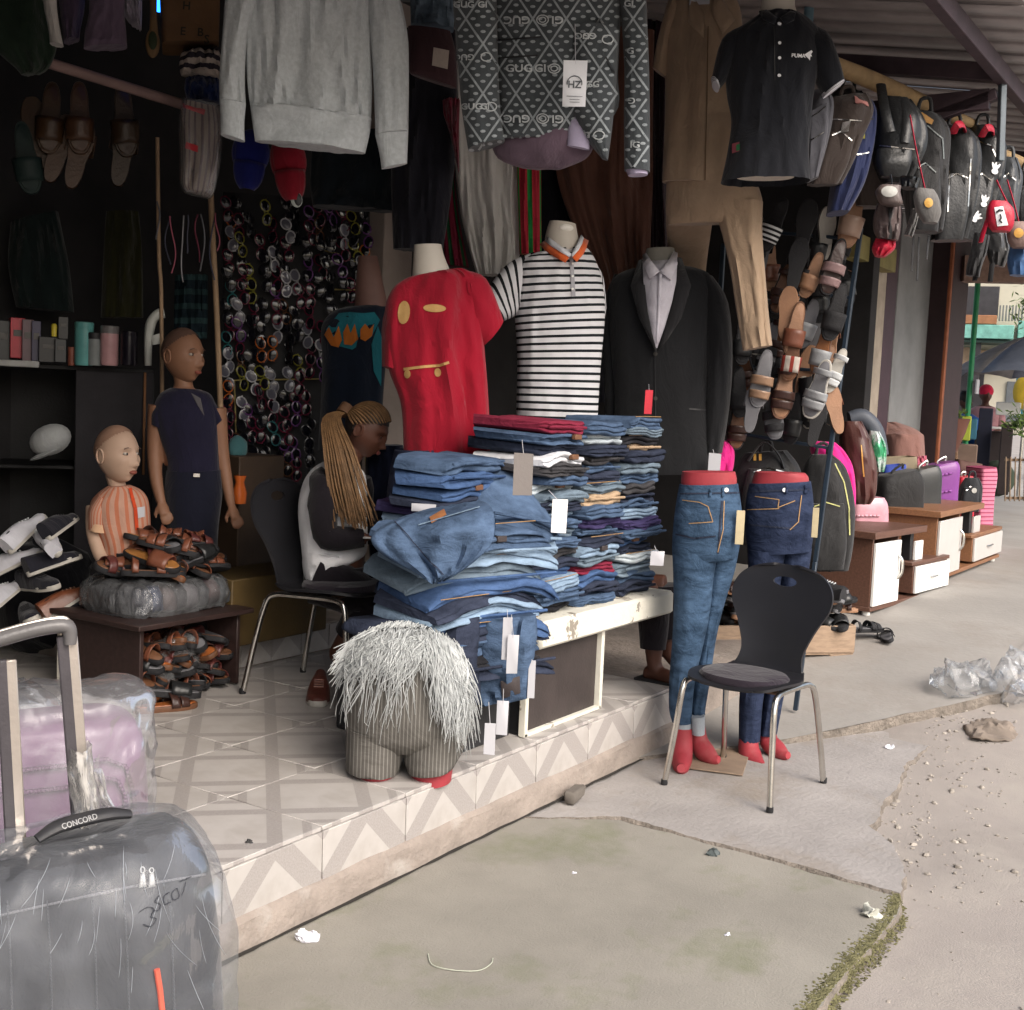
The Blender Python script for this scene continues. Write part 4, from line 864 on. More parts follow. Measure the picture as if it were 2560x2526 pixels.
for dv in (182, 188, 193): p_ = f2.L(1084, dv, -.004); lm.box(p_, (.055 if dv == 182 else .035, .001, .0016), b=.0003)
multi(lm.build('emblem', ink, tg))
# tan set
m_tan = cloth('tan_twill', (.33, .24, .165), vs=5)
fr = Fr(1320, 200, 5.5, -10); t = frthing('tan_shirt_suit', 'tan short sleeved shirt and trousers set hanging beside the black polo', 'outfit', fr)
b1 = hang(fr, [(1290, -30, 1350, -30), (1265, -5, 1385, -10), (1252, 40, 1400, 40), (1255, 120, 1395, 120), (1255, 220, 1390, 220), (1252, 300, 1385, 300), (1250, 345, 1385, 350)], [.04, .07, .09, .095, .09, .09, .09], fold=(.018, 5, 2), n=44, sub=5); b1.build('shirt_body', m_tan, t, 60)
hang(fr, [(1270, -10, 1290, 40), (1248, 50, 1275, 70), (1232, 130, 1262, 150)], [.06, .06, .05], fold=(.01, 4, 2)).build('sleeve', m_tan, t, 60)
h1 = caster(fr, b1); mb = decal(h1, [[(1298, -22), (1330, 28), (1328, 72), (1300, 45)], [(1350, -22), (1340, 20), (1362, 66), (1385, 40)]], .012); multi(mb.build('collar', m_tan, t, solid=.005)); dstrip(h1, [(1336, 50), (1330, 340)], 2, .004).build('seam', cloth('tan_dark', (.13, .085, .05)), t)
hang(fr, [(1258, 335, 1425, 335), (1256, 375, 1438, 375), (1256, 405, 1438, 402), (1260, 425, 1436, 420)], [.075, .08, .075, .05], fold=(.012, 5, 4)).build('trouser_top', m_tan, t, 60)
hang(fr, [(1256, 385, 1348, 390), (1258, 440, 1340, 445), (1266, 500, 1332, 505), (1276, 560, 1330, 565)], [.07, .065, .06, .05], fold=(.014, 6, 6), yo=[.02, .25, .5, .65]).build('trouser_leg', m_tan, t, 60)
hang(fr, [(1344, 385, 1439, 380), (1362, 440, 1438, 440), (1378, 510, 1443, 510), (1390, 590, 1450, 590), (1402, 662, 1457, 652)], [.07, .062, .055, .052, .05], fold=(.016, 7, 7), n=48, sub=6, p=2.6).build('trouser_leg', m_tan, t, 60)
MB().box(fr.L(1320, -2, -.1), (.09, .004, .05), b=.001).build('neck_label', TAG, t); hanger(fr, t, 1318, -40, 45)
# black polo on a form
fr = Fr(1455, 200, 4.95, 8); t = frthing('torso_mannequin', 'hanging cream torso form wearing a black polo shirt', 'mannequin', fr)
neckform(fr, [(1440, -60, 1500, -60), (1438, -20, 1502, -20), (1436, 15, 1500, 15), (1420, 45, 1515, 45)], [.05, .06, .065, .07], t)
m_blk = cloth('black_pique', (.013, .014, .018), vs=6)
b1 = hang(fr, [(1432, 28, 1506, 28), (1408, 45, 1530, 42), (1375, 70, 1548, 68), (1368, 120, 1545, 118), (1372, 180, 1535, 178), (1380, 230, 1530, 228), (1372, 290, 1525, 285), (1360, 345, 1528, 342)], [.065, .085, .10, .115, .11, .10, .11, .12], fold=(.022, 7, 4), n=72, sub=7, c1=False); b1.build('shirt_body', m_blk, t, 60)
hang(fr, [(1400, 50, 1385, 120), (1362, 75, 1372, 150), (1343, 148, 1358, 168)], [.06, .07, .06], fold=(.01, 4, 3)).build('sleeve', m_blk, t, 60)
hang(fr, [(1525, 45, 1538, 130), (1565, 70, 1540, 155), (1592, 152, 1553, 180)], [.06, .075, .065], fold=(.012, 4, 6)).build('sleeve', m_blk, t, 60)
hang(fr, [(1591, 148, 1551, 177), (1592, 156, 1554, 184)], .068).build('sleeve_trim', stripes('white_trim', (.7, .7, .74), (.05, .05, .06), 200, .3), t)
hang(fr, [(1342, 146, 1358, 166), (1344, 156, 1356, 172)], .061).build('sleeve_trim', MATS['white_trim'], t)
hang(fr, [(1392, 240, 1512, 240), (1388, 300, 1505, 300), (1390, 335, 1498, 335)], [.08, .09, .085]).build('waist', SKIN_M, t)
h1 = caster(fr, wn(b1)); white_ink = mat('white_print', (.82, .83, .85), rough=.5, var=.02)
multi(decal(h1, [[(1434, 24), (1440, 40), (1462, 48), (1464, 34), (1448, 22)], [(1502, 26), (1498, 40), (1482, 48), (1472, 36), (1490, 24)]], .012).build('collar', m_blk, t, solid=.005))
for vv in (46, 82, 110, 143): decal(h1, [ell(1470, vv, 3.2, 3.2, 0, 9)], .008).build('button', white_ink, t)
dstrip(h1, [(1460, 50), (1462, 152)], 1.5, .004).build('placket_seam', BLACK, t)
lg = dtext(h1, 'PUMA', 1506, 106, 7.5, 3, .005, True, None, .95); decal(h1, [[(1517, 104), (1524, 99), (1530, 95), (1532, 98), (1529, 103), (1531, 107), (1528, 107), (1527, 115), (1525, 112), (1521, 108)]], .005, lg); multi(lg.build('chest_logo', white_ink, t))
lg = decal(h1, [[(1382, 272), (1396, 268), (1396, 286), (1382, 290)]], .005); lg.build('hem_label', mat('label_red', (.25, .06, .08), rough=.6), t); decal(h1, [[(1390, 274), (1397, 272), (1397, 284), (1390, 286)]], .007).build('hem_label', mat('label_green', (.03, .18, .07), rough=.6), t)
# cloths and curtains behind
def drape(name, rows, dep, m, label, cat_, ry=.04, fold=(.05, 9, 1), off=0, sub=6, n=64):
    fr = Fr(sum(r_[0] + r_[2] for r_ in rows) / (2 * len(rows)), rows[0][1], dep, off)
    o = hang(fr, rows, ry, n=n, sub=sub, fold=fold).build(name, m, None, 60, loc=fr.o, rz=fr.a); return tag(o, label, cat_)
drape('white_cloth', [(850, 120, 985, 120), (853, 240, 985, 250), (866, 380, 980, 380), (880, 450, 985, 455), (900, 520, 970, 520)], 5.9, cloth('white_linen', (.62, .61, .59), vs=3), 'white cloth hanging in folds behind the striped polo', 'cloth', .05, (.04, 9, 2), n=120)
drape('striped_cloth', [(972, 150, 1022, 150), (975, 320, 1021, 320), (980, 480, 1022, 480)], 5.85, stripes('kente', (.42, .03, .05), (.02, .25, .06), 5.5, .3, 'UV', 0), 'red and green striped cloth beside the white cloth', 'cloth', .03, (.03, 5, 4))
drape('dark_striped_cloth', [(828, 200, 852, 200), (832, 380, 862, 380), (838, 500, 885, 505)], 5.95, stripes('kente_dark', (.14, .012, .03), (.01, .05, .02), 6, .35, 'UV', 0), 'dark red and green striped cloth left of the white cloth', 'cloth', .03, (.03, 5, 5))
drape('brown_curtain', [(1050, 60, 1235, 60), (1050, 220, 1232, 220), (1050, 330, 1232, 340), (1085, 440, 1228, 450), (1120, 520, 1225, 560), (1140, 640, 1220, 660)], 6.3, cloth('brown_satin', (.15, .07, .05), rough=.6, vs=3), 'brown curtain gathered behind the torso forms', 'curtain', .06, (.05, 10, 3), n=150)
drape('maroon_curtain', [(1215, 40, 1262, 40), (1220, 300, 1258, 300), (1222, 560, 1262, 560), (1222, 700, 1262, 700)], 6.35, cloth('maroon_satin', (.028, .012, .018), vs=3), 'dark maroon curtain strip beside the brown curtain', 'curtain', .05, (.05, 6, 7))
drape('dark_curtain', [(985, 300, 1090, 300), (985, 500, 1130, 500), (1000, 760, 1150, 760)], 6.5, DARK, 'black cloth hanging behind the striped polo neck', 'cloth', .05, (.05, 6, 9))
drape('dark_trousers', [(745, 60, 860, 60), (742, 200, 862, 200), (738, 330, 856, 330), (742, 470, 835, 478)], 5.35, cloth('black_trousers', (.010, .010, .015)), 'black trousers hanging beside the grey sweatshirt cuff', 'trousers', .06, (.04, 6, 4))
drape('brown_scarf', [(835, 190, 868, 190), (838, 220, 866, 250), (850, 250, 866, 330)], 5.3, cloth('maroon_red', (.16, .012, .03)), 'dark red garment peeking out behind the blazer', 'garment', .03)
# denim and maroon bag piece at top
fr = Fr(815, 110, 5.0); t = frthing('maroon_bag', 'maroon cloth bag with cream square patch', 'bag', fr); b1 = hang(fr, [(770, 50, 850, 60), (768, 90, 860, 100), (770, 130, 862, 150), (775, 140, 862, 168)], [.03, .05, .05, .03]); b1.build('body', cloth('maroon_canvas', (.055, .028, .032)), t)
decal(caster(fr, b1), [[(818, 90), (847, 96), (844, 131), (815, 124)]], .004).build('patch', cloth('cream_patch', (.45, .38, .33)), t)
drape('denim_jacket', [(772, -60, 858, -60), (774, 0, 858, 0), (775, 48, 856, 58)], 5.05, dm('grey blue'), 'grey blue denim jacket hem at the top behind the blazer', 'jacket', .05)
drape('dark_clothes', [(590, 250, 760, 250), (585, 340, 750, 340), (590, 390, 745, 400)], 5.6, cloth('ink_cloth', (.008, .012, .016)), 'black clothes hanging below the grey sweatshirt', 'clothes', .08, (.06, 6, 3))
# ================================================================ caps, left interior hangings
def capthing(u, v, dep, wpx, hpx, m, label, tilt):
    fr = Fr(u, v, dep); t = frthing('baseball_cap', label, 'cap', fr); w_ = wpx * dep / FD / 2; h_ = hpx * dep / FD / 2
    mb = MB(); 
    mb.ball((0, 0, h_ * .2), (w_ * .95, w_ * .7, h_ * .8), 24, 14); mb.build('crown', m, t)
    mb = MB(); mb.grid(lambda i, j: V(((i * 2 - 1) * w_ * .78 * math.sqrt(max(.05, 1 - (j * .92) ** 2.6)), -.03 - .035 * math.sin(math.pi * i) - .012 * j, -h_ * .15 - j * h_ * .95)), 12, 6); mb.build('brim', m, t, solid=.004); t.rotation_euler.y = R(tilt); return t
capthing(472, 300, 5.1, 74, 110, cloth('blue_cap', (.010, .014, .12)), 'royal blue cap hanging beside the red cap', 4)
ct = capthing(545, 315, 5.0, 72, 120, cloth('red_cap', (.20, .008, .018)), 'red baseball cap hanging under the grey sweatshirt', -8)
p_ = Fr(545, 315, 5.0).L(550, 378, -.06); MB().ball(p_, (.024, .005, .032), 14, 8).build('badge', mat('cap_badge', (.35, .38, .36), rough=.4), ct); MB().ball(p_ + V((.006, -.004, 0)), (.016, .004, .026), 14, 8).build('badge_disc', BLACK, ct)
MB().tube([PD(-40, 85, 4.7) - PD(0, 90, 4.7), PD(440, 228, 5.6) - PD(0, 90, 4.7)], .022, 10)
rail = tag(MB().tube([V(), PD(430, 224, 5.4) - PD(-60, 72, 4.6)], .022, 10).build('hanging_rail', mat('pink_brown_wood', (.20, .13, .12), rough=.7), None, loc=PD(-60, 72, 4.6)), 'slanting wooden rail across the dark upper left corner', 'rail')
drape('green_shirt', [(-40, -60, 95, -60), (-35, 20, 92, 20), (-20, 80, 108, 80), (30, 130, 95, 125), (40, 142, 78, 140)], 4.6, cloth('bottle_green', (.012, .022, .014)), 'dark green shirt hanging in the top left corner', 'shirt', [.05, .06, .06, .04, .02], (.03, 5, 2))
drape('white_sleeve', [(78, -20, 106, -20), (84, 20, 108, 20), (92, 60, 114, 60), (94, 82, 120, 88)], 4.45, cloth('white_sleeve', (.40, .38, .36)), 'white sleeve panel beside the dark green shirt', 'sleeve', .03, (.01, 4, 1))
drape('lilac_shirt', [(105, -60, 160, -60), (112, 10, 160, 10), (118, 60, 152, 55), (120, 80, 150, 76)], 4.9, cloth('lilac_a', (.085, .06, .10)), 'dim lilac shirt hanging left of another lilac shirt', 'shirt', .05, (.02, 4, 2))
drape('lilac_shirt', [(165, -40, 240, -40), (168, 20, 235, 20), (160, 60, 238, 60), (158, 92, 240, 90)], 4.85, cloth('lilac_b', (.12, .085, .125)), 'lilac shirt hem hanging beside the brown carton', 'shirt', .05, (.02, 4, 6))
drape('white_cloth_scrap', [(225, -20, 268, -20), (232, 25, 268, 20), (248, 45, 267, 55)], 4.95, cloth('lilac_white', (.36, .32, .38)), 'bright lilac white cloth corner near the ceiling lamp', 'cloth', .03)
a = Fr(355, 35, 5.2); t = frthing('carton', 'brown printed carton high on the left', 'carton', a); b1 = hang(a, [(300, -60, 414, -60), (302, 20, 414, 20), (306, 92, 412, 90)], .12, p=8, n=28); b1.build('box', mat('brown_carton', (.13, .068, .03), rough=.8), t)
h1 = caster(a, b1); lm = MB()
for uu, vv, s_ in ((352, 12, 'H'), (345, 60, 'E'), (378, 62, 'B'), (390, 75, 'S')): dtext(h1, s_, uu, vv, 16, 4, .004, True, lm)
multi(lm.build('print', mat('carton_ink', (.03, .025, .015), rough=.8), t))
a = Fr(289, 40, 4.9); t = frthing('wooden_spoon', 'wooden spoon shaped sandal sole hanging beside the carton', 'spoon', a); hang(a, [(280, -60, 298, -60), (283, 20, 296, 20), (281, 70, 299, 70)], .012).build('handle', mat('tan_wood', (.12, .07, .03), rough=.7), t)
p_ = a.L(288, 82); MB().ball(p_, (.028, .014, .058), 16, 10).build('bowl', MATS['tan_wood'], t); MB().ball(p_ + V((0, -.010, .008)), (.018, .008, .038), 14, 8).build('hollow', mat('spoon_hollow', (.02, .03, .012), rough=.8), t)
a = Fr(299, 5, 5.1); tl = frthing('tube_lamp', 'blue glowing tube lamp near the ceiling', 'lamp', a); MB().tube([a.L(296, -60), a.L(301, 22)], .012, 10).build('tube', mat('blue_glow', (.02, .22, 1.0), emit=3.0, bump=0, var=0), tl)
MB().box(a.L(296, -62), (.05, .05, .04)).build('socket', WHITE, tl)
drape('striped_beanies', [(345, 96, 414, 92), (340, 108, 416, 106), (338, 128, 416, 130), (342, 142, 416, 148)], 5.2, stripes('beanie', (.40, .34, .30), (.03, .025, .035), 26, .5), 'stack of cream and black striped hats', 'hats', [.03, .08, .08, .05])
drape('blue_bundle', [(350, 148, 414, 148), (348, 170, 416, 170), (355, 192, 416, 195)], 5.25, cloth('blue_bundle', (.008, .018, .07)), 'dark blue bundle below the striped hats', 'bundle', [.04, .08, .05])
fr = Fr(378, 280, 5.15); t = frthing('packet_bundle', 'clear bag of cream socks with red printed bands', 'packet', fr); b1 = hang(fr, [(345, 190, 412, 205), (340, 230, 418, 245), (342, 290, 415, 300), (342, 345, 402, 360), (350, 360, 392, 372)], [.03, .06, .06, .05, .03], fold=(.02, 6, 3)); b1.build('socks', stripes('sock_stripe', (.26, .19, .15), (.10, .055, .06), 20, .35, 'UV', 0), t, 60)
h1 = caster(fr, b1); decal(h1, [[(352, 268), (375, 276), (374, 288), (350, 280)]], .005).build('band', mat('red_band', (.5, .03, .04), rough=.5), t); decal(h1, [[(346, 195), (388, 208), (385, 218), (346, 204)]], .005).build('band', MATS['red_band'], t); decal(h1, [[(350, 350), (395, 358), (390, 370), (352, 364)]], .005).build('hem', mat('cyan_band', (.05, .25, .34), rough=.5), t)
hang(fr, [(343, 186, 414, 200), (337, 230, 421, 245), (339, 290, 418, 300), (339, 346, 405, 362), (348, 364, 395, 376)], [.035, .066, .066, .056, .034], fold=(.02, 6, 3)).build('bag', film('clear_bag', haze=.12), t, 60)
# ================================================================ bags on the pole
def leather(name, col, **k):
    kw = dict(rough=.38, var=.15, vs=8, bump=.35, bs=70, dist=.006, spec=.5); kw.update(k); return mat(name, col, **kw)
def bag(name, rows, ry, dep, m, label, cat_, off=0, p=3.0, pocket=None, zips=(), straps=(), strap_m=None, zipm=None, marks=(), fold=(.022, 6, 2)):
    if name == 'backpack' and dep < 7: rows = [(a - 4, b, c + 5, d) for a, b, c, d in rows[:-1]] + [(rows[-1][0] - 5, rows[-1][1] + 14, rows[-1][2] + 7, rows[-1][3] + 14)]
    cu_ = sum(r_[0] + r_[2] for r_ in rows) / (2 * len(rows)); fr = Fr(cu_, rows[0][1], dep, off); t = frthing(name, label, cat_, fr)
    b1 = hang(fr, rows, ry, n=40, sub=5, p=p, fold=fold); b1.build('body', m, t, 50); allm = MB().merge(b1)
    if pocket:
        b2 = hang(fr, pocket[0], pocket[1], n=32, p=3, yo=pocket[2], fold=(.006, 4, 5)); b2.build('pocket', m, t, 50); allm.merge(b2)
    if name == 'backpack' and not pocket and len(rows) >= 4:
        a_, b_, c_ = rows[-3], rows[-2], rows[-1]; ins = lambda r_, f: (r_[0] + (r_[2] - r_[0]) * f, r_[1], r_[2] - (r_[2] - r_[0]) * f * .9, r_[3])
        rb = ry[-2] if isinstance(ry, list) else ry
        b2 = hang(fr, [ins(a_, .2), ins(b_, .12), ins(c_, .12)], [rb * .25, rb * .42, rb * .3], n=30, p=3.6, yo=-rb * .92, fold=(.008, 5, 7)); b2.build('pocket', m, t, 50); allm.merge(b2)
        x0 = (a_[0] * .72 + a_[2] * .28, a_[1] + 6); zips = list(zips) + [[x0, ((a_[0] + a_[2]) / 2, a_[1] - 2), (a_[0] * .25 + a_[2] * .75, a_[3] + 6)]]
        r0 = rows[0]; tp = fr.L((r0[0] + r0[2]) / 2, r0[1]); MB().tube([tp + V((-.03, 0, -.005)), tp + V((-.02, 0, .05)), tp + V((.02, 0, .055)), tp + V((.03, 0, -.005))], .009, 8, sub=3).build('handle', m, t)
    h = caster(fr, allm)
    for z_ in zips: dstrip(h, z_, 2.2, .004).build('zip', zipm or CHROME, t)
    for s_, r_ in straps: MB().tube([fr.L(u, v, dy) for u, v, dy in s_], r_, 8, sub=4, flat=.35).build('strap', strap_m or m, t)
    for poly, mm in marks: decal(h, [poly], .006).build('badge', mm, t)
    return t, fr, h
blk = leather('black_leather', (.016, .017, .018)); blkc = cloth('black_nylon', (.015, .015, .016), rough=.65, spec=.3); gold = leather('gold_badge', (.60, .34, .08), rough=.35, bump=.05); brn = cloth('brown_nylon', (.045, .034, .030), rough=.6)
bag('backpack', [(1520, 180, 1555, 170), (1518, 215, 1568, 195), (1522, 280, 1562, 250), (1524, 330, 1540, 320)], [.04, .08, .09, .05], 5.15, cloth('grey_nylon', (.10, .10, .115), rough=.7), 'grey backpack behind the black polo shirt', 'backpack', zips=[[(1530, 265), (1555, 250)]])
bag('backpack', [(1562, 190, 1632, 178), (1560, 205, 1640, 215), (1552, 250, 1622, 260), (1540, 310, 1602, 310), (1528, 335, 1580, 335)], [.05, .10, .10, .09, .05], 5.2, brn, 'dark brown backpack with silver clasp next to the polo shirt', 'backpack', 10, zips=[[(1560, 225), (1625, 228)]], marks=[([(1590, 232), (1605, 228), (1600, 248), (1586, 252)], CHROME), ([(1612, 182), (1636, 194), (1638, 202), (1614, 196)], mat('tag_red', (.45, .2, .18), rough=.5))])
bag('garment_bag', [(1595, 205, 1645, 190), (1588, 230, 1652, 222), (1580, 290, 1645, 285), (1568, 350, 1628, 350), (1560, 405, 1600, 402)], [.05, .10, .11, .11, .09], 5.3, cloth('navy_nylon', (.022, .030, .085), rough=.65), 'navy blue travel bag between the brown and black backpacks', 'bag', 8, zips=[[(1595, 296), (1640, 288)], [(1600, 230), (1648, 225)]], marks=[([(1619, 253), (1632, 252), (1632, 262), (1620, 262)], mat('yellow_badge', (.45, .42, .08), rough=.5))])
bag('backpack', [(1668, 185, 1715, 192), (1655, 225, 1738, 235), (1650, 270, 1740, 280), (1655, 310, 1725, 315), (1670, 335, 1705, 338)], [.05, .10, .11, .10, .06], 5.35, blk, 'shiny black leather backpack hanging by wide straps', 'backpack', 12, pocket=([(1655, 282, 1722, 285), (1652, 310, 1718, 310), (1662, 334, 1708, 338)], [.03, .05, .03], -.09), straps=[([(1662, 160, 0), (1668, 200, -.12), (1680, 250, -.16)], .022), ([(1705, 185, -.05), (1712, 230, -.12), (1708, 270, -.14)], .02)], zips=[[(1660, 275), (1725, 282)]])
bag('backpack', [(1720, 210, 1768, 220), (1712, 250, 1784, 255), (1712, 310, 1780, 320), (1712, 370, 1776, 380), (1720, 420, 1768, 425)], [.05, .11, .13, .13, .09], 5.55, blkc, 'large black backpack with grey piping behind the red strap', 'backpack', 12, zips=[[(1722, 250), (1750, 238), (1778, 262), (1780, 300)]], zipm=mat('grey_piping', (.16, .18, .18), rough=.5), marks=[([(1728, 215), (1740, 213), (1762, 228), (1758, 236), (1740, 230)], mat('orange_badge', (.40, .22, .08), rough=.5)), (ell(1738, 285, 5, 4), CHROME), (ell(1733, 315, 4, 4), CHROME)])
bag('backpack', [(1785, 240, 1815, 240), (1778, 270, 1838, 272), (1772, 330, 1840, 330), (1768, 400, 1828, 400), (1762, 440, 1815, 440)], [.05, .11, .13, .12, .08], 5.75, leather('black_leather2', (.022, .023, .024), rough=.45), 'tall black leather backpack in the middle of the pole', 'backpack', 14, zips=[[(1790, 262), (1792, 330), (1788, 400)], [(1832, 300), (1826, 390)]], marks=[(ell(1768, 438, 4, 2), mat('red_dot', (.5, .03, .05), rough=.4))])
_, fr, h = bag('backpack', [(1838, 240, 1868, 240), (1828, 270, 1888, 275), (1822, 330, 1884, 335), (1812, 390, 1868, 395), (1805, 440, 1840, 440)], [.05, .11, .12, .11, .07], 5.95, blk, 'black backpack with three white leaf marks', 'backpack', 14, zips=[[(1840, 265), (1870, 275), (1885, 310)]])
t = _
for (cu_, cv_, rot) in ((1876, 322, 15), (1856, 384, 15), (1838, 412, 60)):
    mk = MB()
    for k, a_ in enumerate((-28, 0, 28)):
        an = R(rot + a_ - 90); decal(h, [ell(cu_ + 7 * math.cos(an), cv_ + 8 * math.sin(an), 2.6, 8.5, rot + a_, 12)], .005, mk)
    decal(h, [ell(cu_, cv_ + 2, 6, 5, rot, 12)], .006, mk); multi(mk.build('leaf_mark', white_ink, t))
red = leather('red_leather', (.42, .012, .035), rough=.45)
MBs = lambda pts, dep, r_, m, name, label, cat_: tag(MB().tube([PD(u, v, d_) - PD(pts[0][0], pts[0][1], pts[0][2]) for u, v, d_ in pts], r_, 8, sub=3, flat=.3).build(name, m, None, loc=PD(pts[0][0], pts[0][1], pts[0][2])), label, cat_)
MBs([(1798, 252, 5.6), (1806, 236, 5.55), (1818, 236, 5.6), (1820, 255, 5.7)], 0, .018, red, 'hanging_loop', 'pink red handle loop on the pole before the upright rod', 'loop')
MBs([(1852, 258, 5.8), (1862, 242, 5.75), (1874, 244, 5.8), (1870, 262, 5.9)], 0, .018, red, 'hanging_loop', 'pink red handle loop on the pole after the upright rod', 'loop')
# small cross body bags
def small(rows, dep, m, label, strap, sm_, marks=(), ry=.045, off=8, p=3.2): return bag('shoulder_bag', rows, [ry * .7, ry, ry, ry * .7][:len(rows)], dep, m, label, 'bag', off, p, straps=[(strap, .009)], strap_m=sm_, marks=marks, fold=(.004, 4, 1))
grm = cloth('grey_canvas', (.14, .135, .13), rough=.6)
small([(1728, 356, 1762, 360), (1724, 372, 1770, 375), (1730, 400, 1775, 402), (1742, 420, 1768, 422)], 5.0, grm, 'grey shoulder bag with gold round clasp on a red strap', [(1717, 218, 0), (1728, 280, 0), (1745, 358, 0)], red, [(ell(1752, 383, 8, 9), gold)])
small([(1660, 350, 1700, 352), (1652, 362, 1698, 365), (1658, 378, 1702, 386), (1664, 386, 1690, 390)], 4.95, leather('taupe_leather', (.10, .075, .07), rough=.45), 'taupe flap bag with pale printed oval', [(1680, 330, 0), (1682, 340, 0), (1682, 352, 0)], blk, [(ell(1678, 362, 15, 10), mat('pale_oval', (.34, .34, .32), rough=.5))])
bag('shoulder_bag', [(1655, 386, 1700, 390), (1648, 410, 1700, 415), (1648, 435, 1698, 440), (1655, 450, 1694, 455)], [.04, .05, .05, .03], 5.05, leather('brown_grey_leather', (.085, .062, .06), rough=.5), 'brown grey flat bag below the flap bag', 'bag', marks=[([(1676, 392), (1684, 392), (1682, 450), (1674, 450)], blk)])
bag('red_pouch', [(1652, 450, 1690, 455), (1645, 470, 1688, 470), (1650, 484, 1670, 486)], [.03, .05, .03], 5.1, red, 'crimson pouch hanging at the bottom of the near bags', 'pouch')
t, fr, h = small([(1868, 380, 1900, 382), (1862, 395, 1912, 398), (1862, 420, 1912, 425), (1872, 436, 1905, 438)], 5.1, red, 'bright red small bag with white front label', [(1880, 340, 0), (1890, 362, 0), (1900, 382, 0)], red)
decal(h, [[(1876, 392), (1892, 390), (1902, 425), (1882, 427)]], .005).build('label', white_ink, t); lm_ = dstrip(h, [(1880, 402), (1885, 397), (1892, 398)], 3.5, .008); dstrip(h, [(1887, 404), (1889, 412), (1886, 416), (1890, 421)], 3, .008, lm_); multi(lm_.build('letter', mat('ink2', (.03, .03, .03), rough=.6), t))
MBs([(1872, 390, 5.12), (1858, 430, 5.12), (1850, 458, 5.12)], 0, .016, red, 'red_strap', 'loose red strap beside the bright red bag', 'strap')
small([(1905, 420, 1940, 420), (1900, 435, 1950, 435), (1902, 455, 1950, 455), (1910, 468, 1945, 468)], 5.2, leather('tan_canvas', (.20, .135, .115), rough=.6), 'tan bag with gold round clasp at the right edge', [(1900, 340, 0), (1912, 380, 0), (1922, 420, 0)], red, [(ell(1922, 440, 9, 9), gold)])
bag('denim_bag', [(1905, 468, 1945, 468), (1900, 495, 1948, 495), (1905, 520, 1945, 522)], [.04, .06, .04], 5.3, leather('blue_bag', (.05, .12, .26), rough=.5), 'blue bag at the right edge below the tan bag', 'bag')
bag('backpack', [(1885, 300, 1915, 300), (1880, 330, 1925, 335), (1876, 370, 1920, 375), (1880, 400, 1915, 400)], [.05, .09, .09, .06], 6.2, leather('slate_leather', (.045, .05, .055), rough=.45), 'slate grey backpack behind the red bag', 'backpack')
bag('backpack', [(1920, 325, 1960, 330), (1915, 350, 1968, 360), (1915, 390, 1960, 395), (1920, 415, 1955, 420)], [.05, .09, .09, .06], 6.4, blk, 'black backpack cut off by the right picture edge', 'backpack')
bag('black_purse', [(1838, 440, 1868, 445), (1832, 470, 1862, 475), (1824, 500, 1852, 505), (1822, 520, 1848, 524)], [.03, .05, .05, .03], 5.5, blkc, 'black flat purse hanging lowest on the pole', 'bag'); bag('black_purse', [(1865, 445, 1900, 440), (1862, 475, 1905, 475), (1868, 500, 1895, 505)], [.03, .05, .03], 5.6, leather('grey_patent', (.05, .05, .05), rough=.3), 'dark grey patent purse below the bright red bag', 'bag')
bag('black_pouch', [(1698, 335, 1735, 338), (1700, 355, 1730, 358)], [.05, .04], 5.2, blk, 'small black pouch above the grey shoulder bag', 'pouch'); bag('grey_pouch', [(1720, 395, 1736, 398), (1712, 425, 1728, 428), (1705, 445, 1722, 448)], [.03, .04, .03], 5.15, grm, 'grey pouch strap hanging left of the grey shoulder bag', 'pouch')
for k, (u, v0, v1) in enumerate(((1724, 445, 512), (1734, 448, 530), (1752, 446, 490), (1843, 500, 530), (1872, 498, 532))): MBs([(u, v0, 5.5), (u - 2, (v0 + v1) / 2, 5.5), (u - 4, v1, 5.5)], 0, .012, blkc, 'strap_end', f'black strap end dangling, {ORD[k]} from the left below the bags', 'strap')
# ================================================================ shoe rack
m_rack = mat('rack_steel', (.022, .036, .055), rough=.4, var=.15)
o_ = PX(1570, 845, 5.8); rk = thing('shoe_rack', 'dark blue steel shoe rack with hanging slippers', 'rack', (o_.x, o_.y, 0)); rl_ = lambda u, v, x=5.8: PX(u, v, x) - V((o_.x, o_.y, 0))
MB().beam(rl_(1624, 430), rl_(1538, 1060), .022, .022).build('upright', m_rack, rk); q = rl_(1538, 1060); MB().beam(q, V((q.x, q.y, 0.06)) + (V((0, .05, 0))), .022, .022).build('upright', m_rack, rk)
q = rl_(1365, 460); MB().beam(q, V((q.x, q.y, .1)), .022, .022).build('upright', m_rack, rk)
for (u0, v0, u1, v1) in ((1355, 812, 1566, 846), (1420, 545, 1606, 562), (1470, 440, 1622, 452), (1400, 690, 1588, 702)): MB().beam(rl_(u0, v0), rl_(u1, v1), .016, .016).build('rail', m_rack, rk)
for v_ in (510, 700, 800): 
    q = rl_(1600 - (v_ - 510) * .14, v_); MB().tube([q, q + V((0, -.03, -.01)), q + V((0, -.045, .02))], .003, 6).build('hook', CHROME, rk)
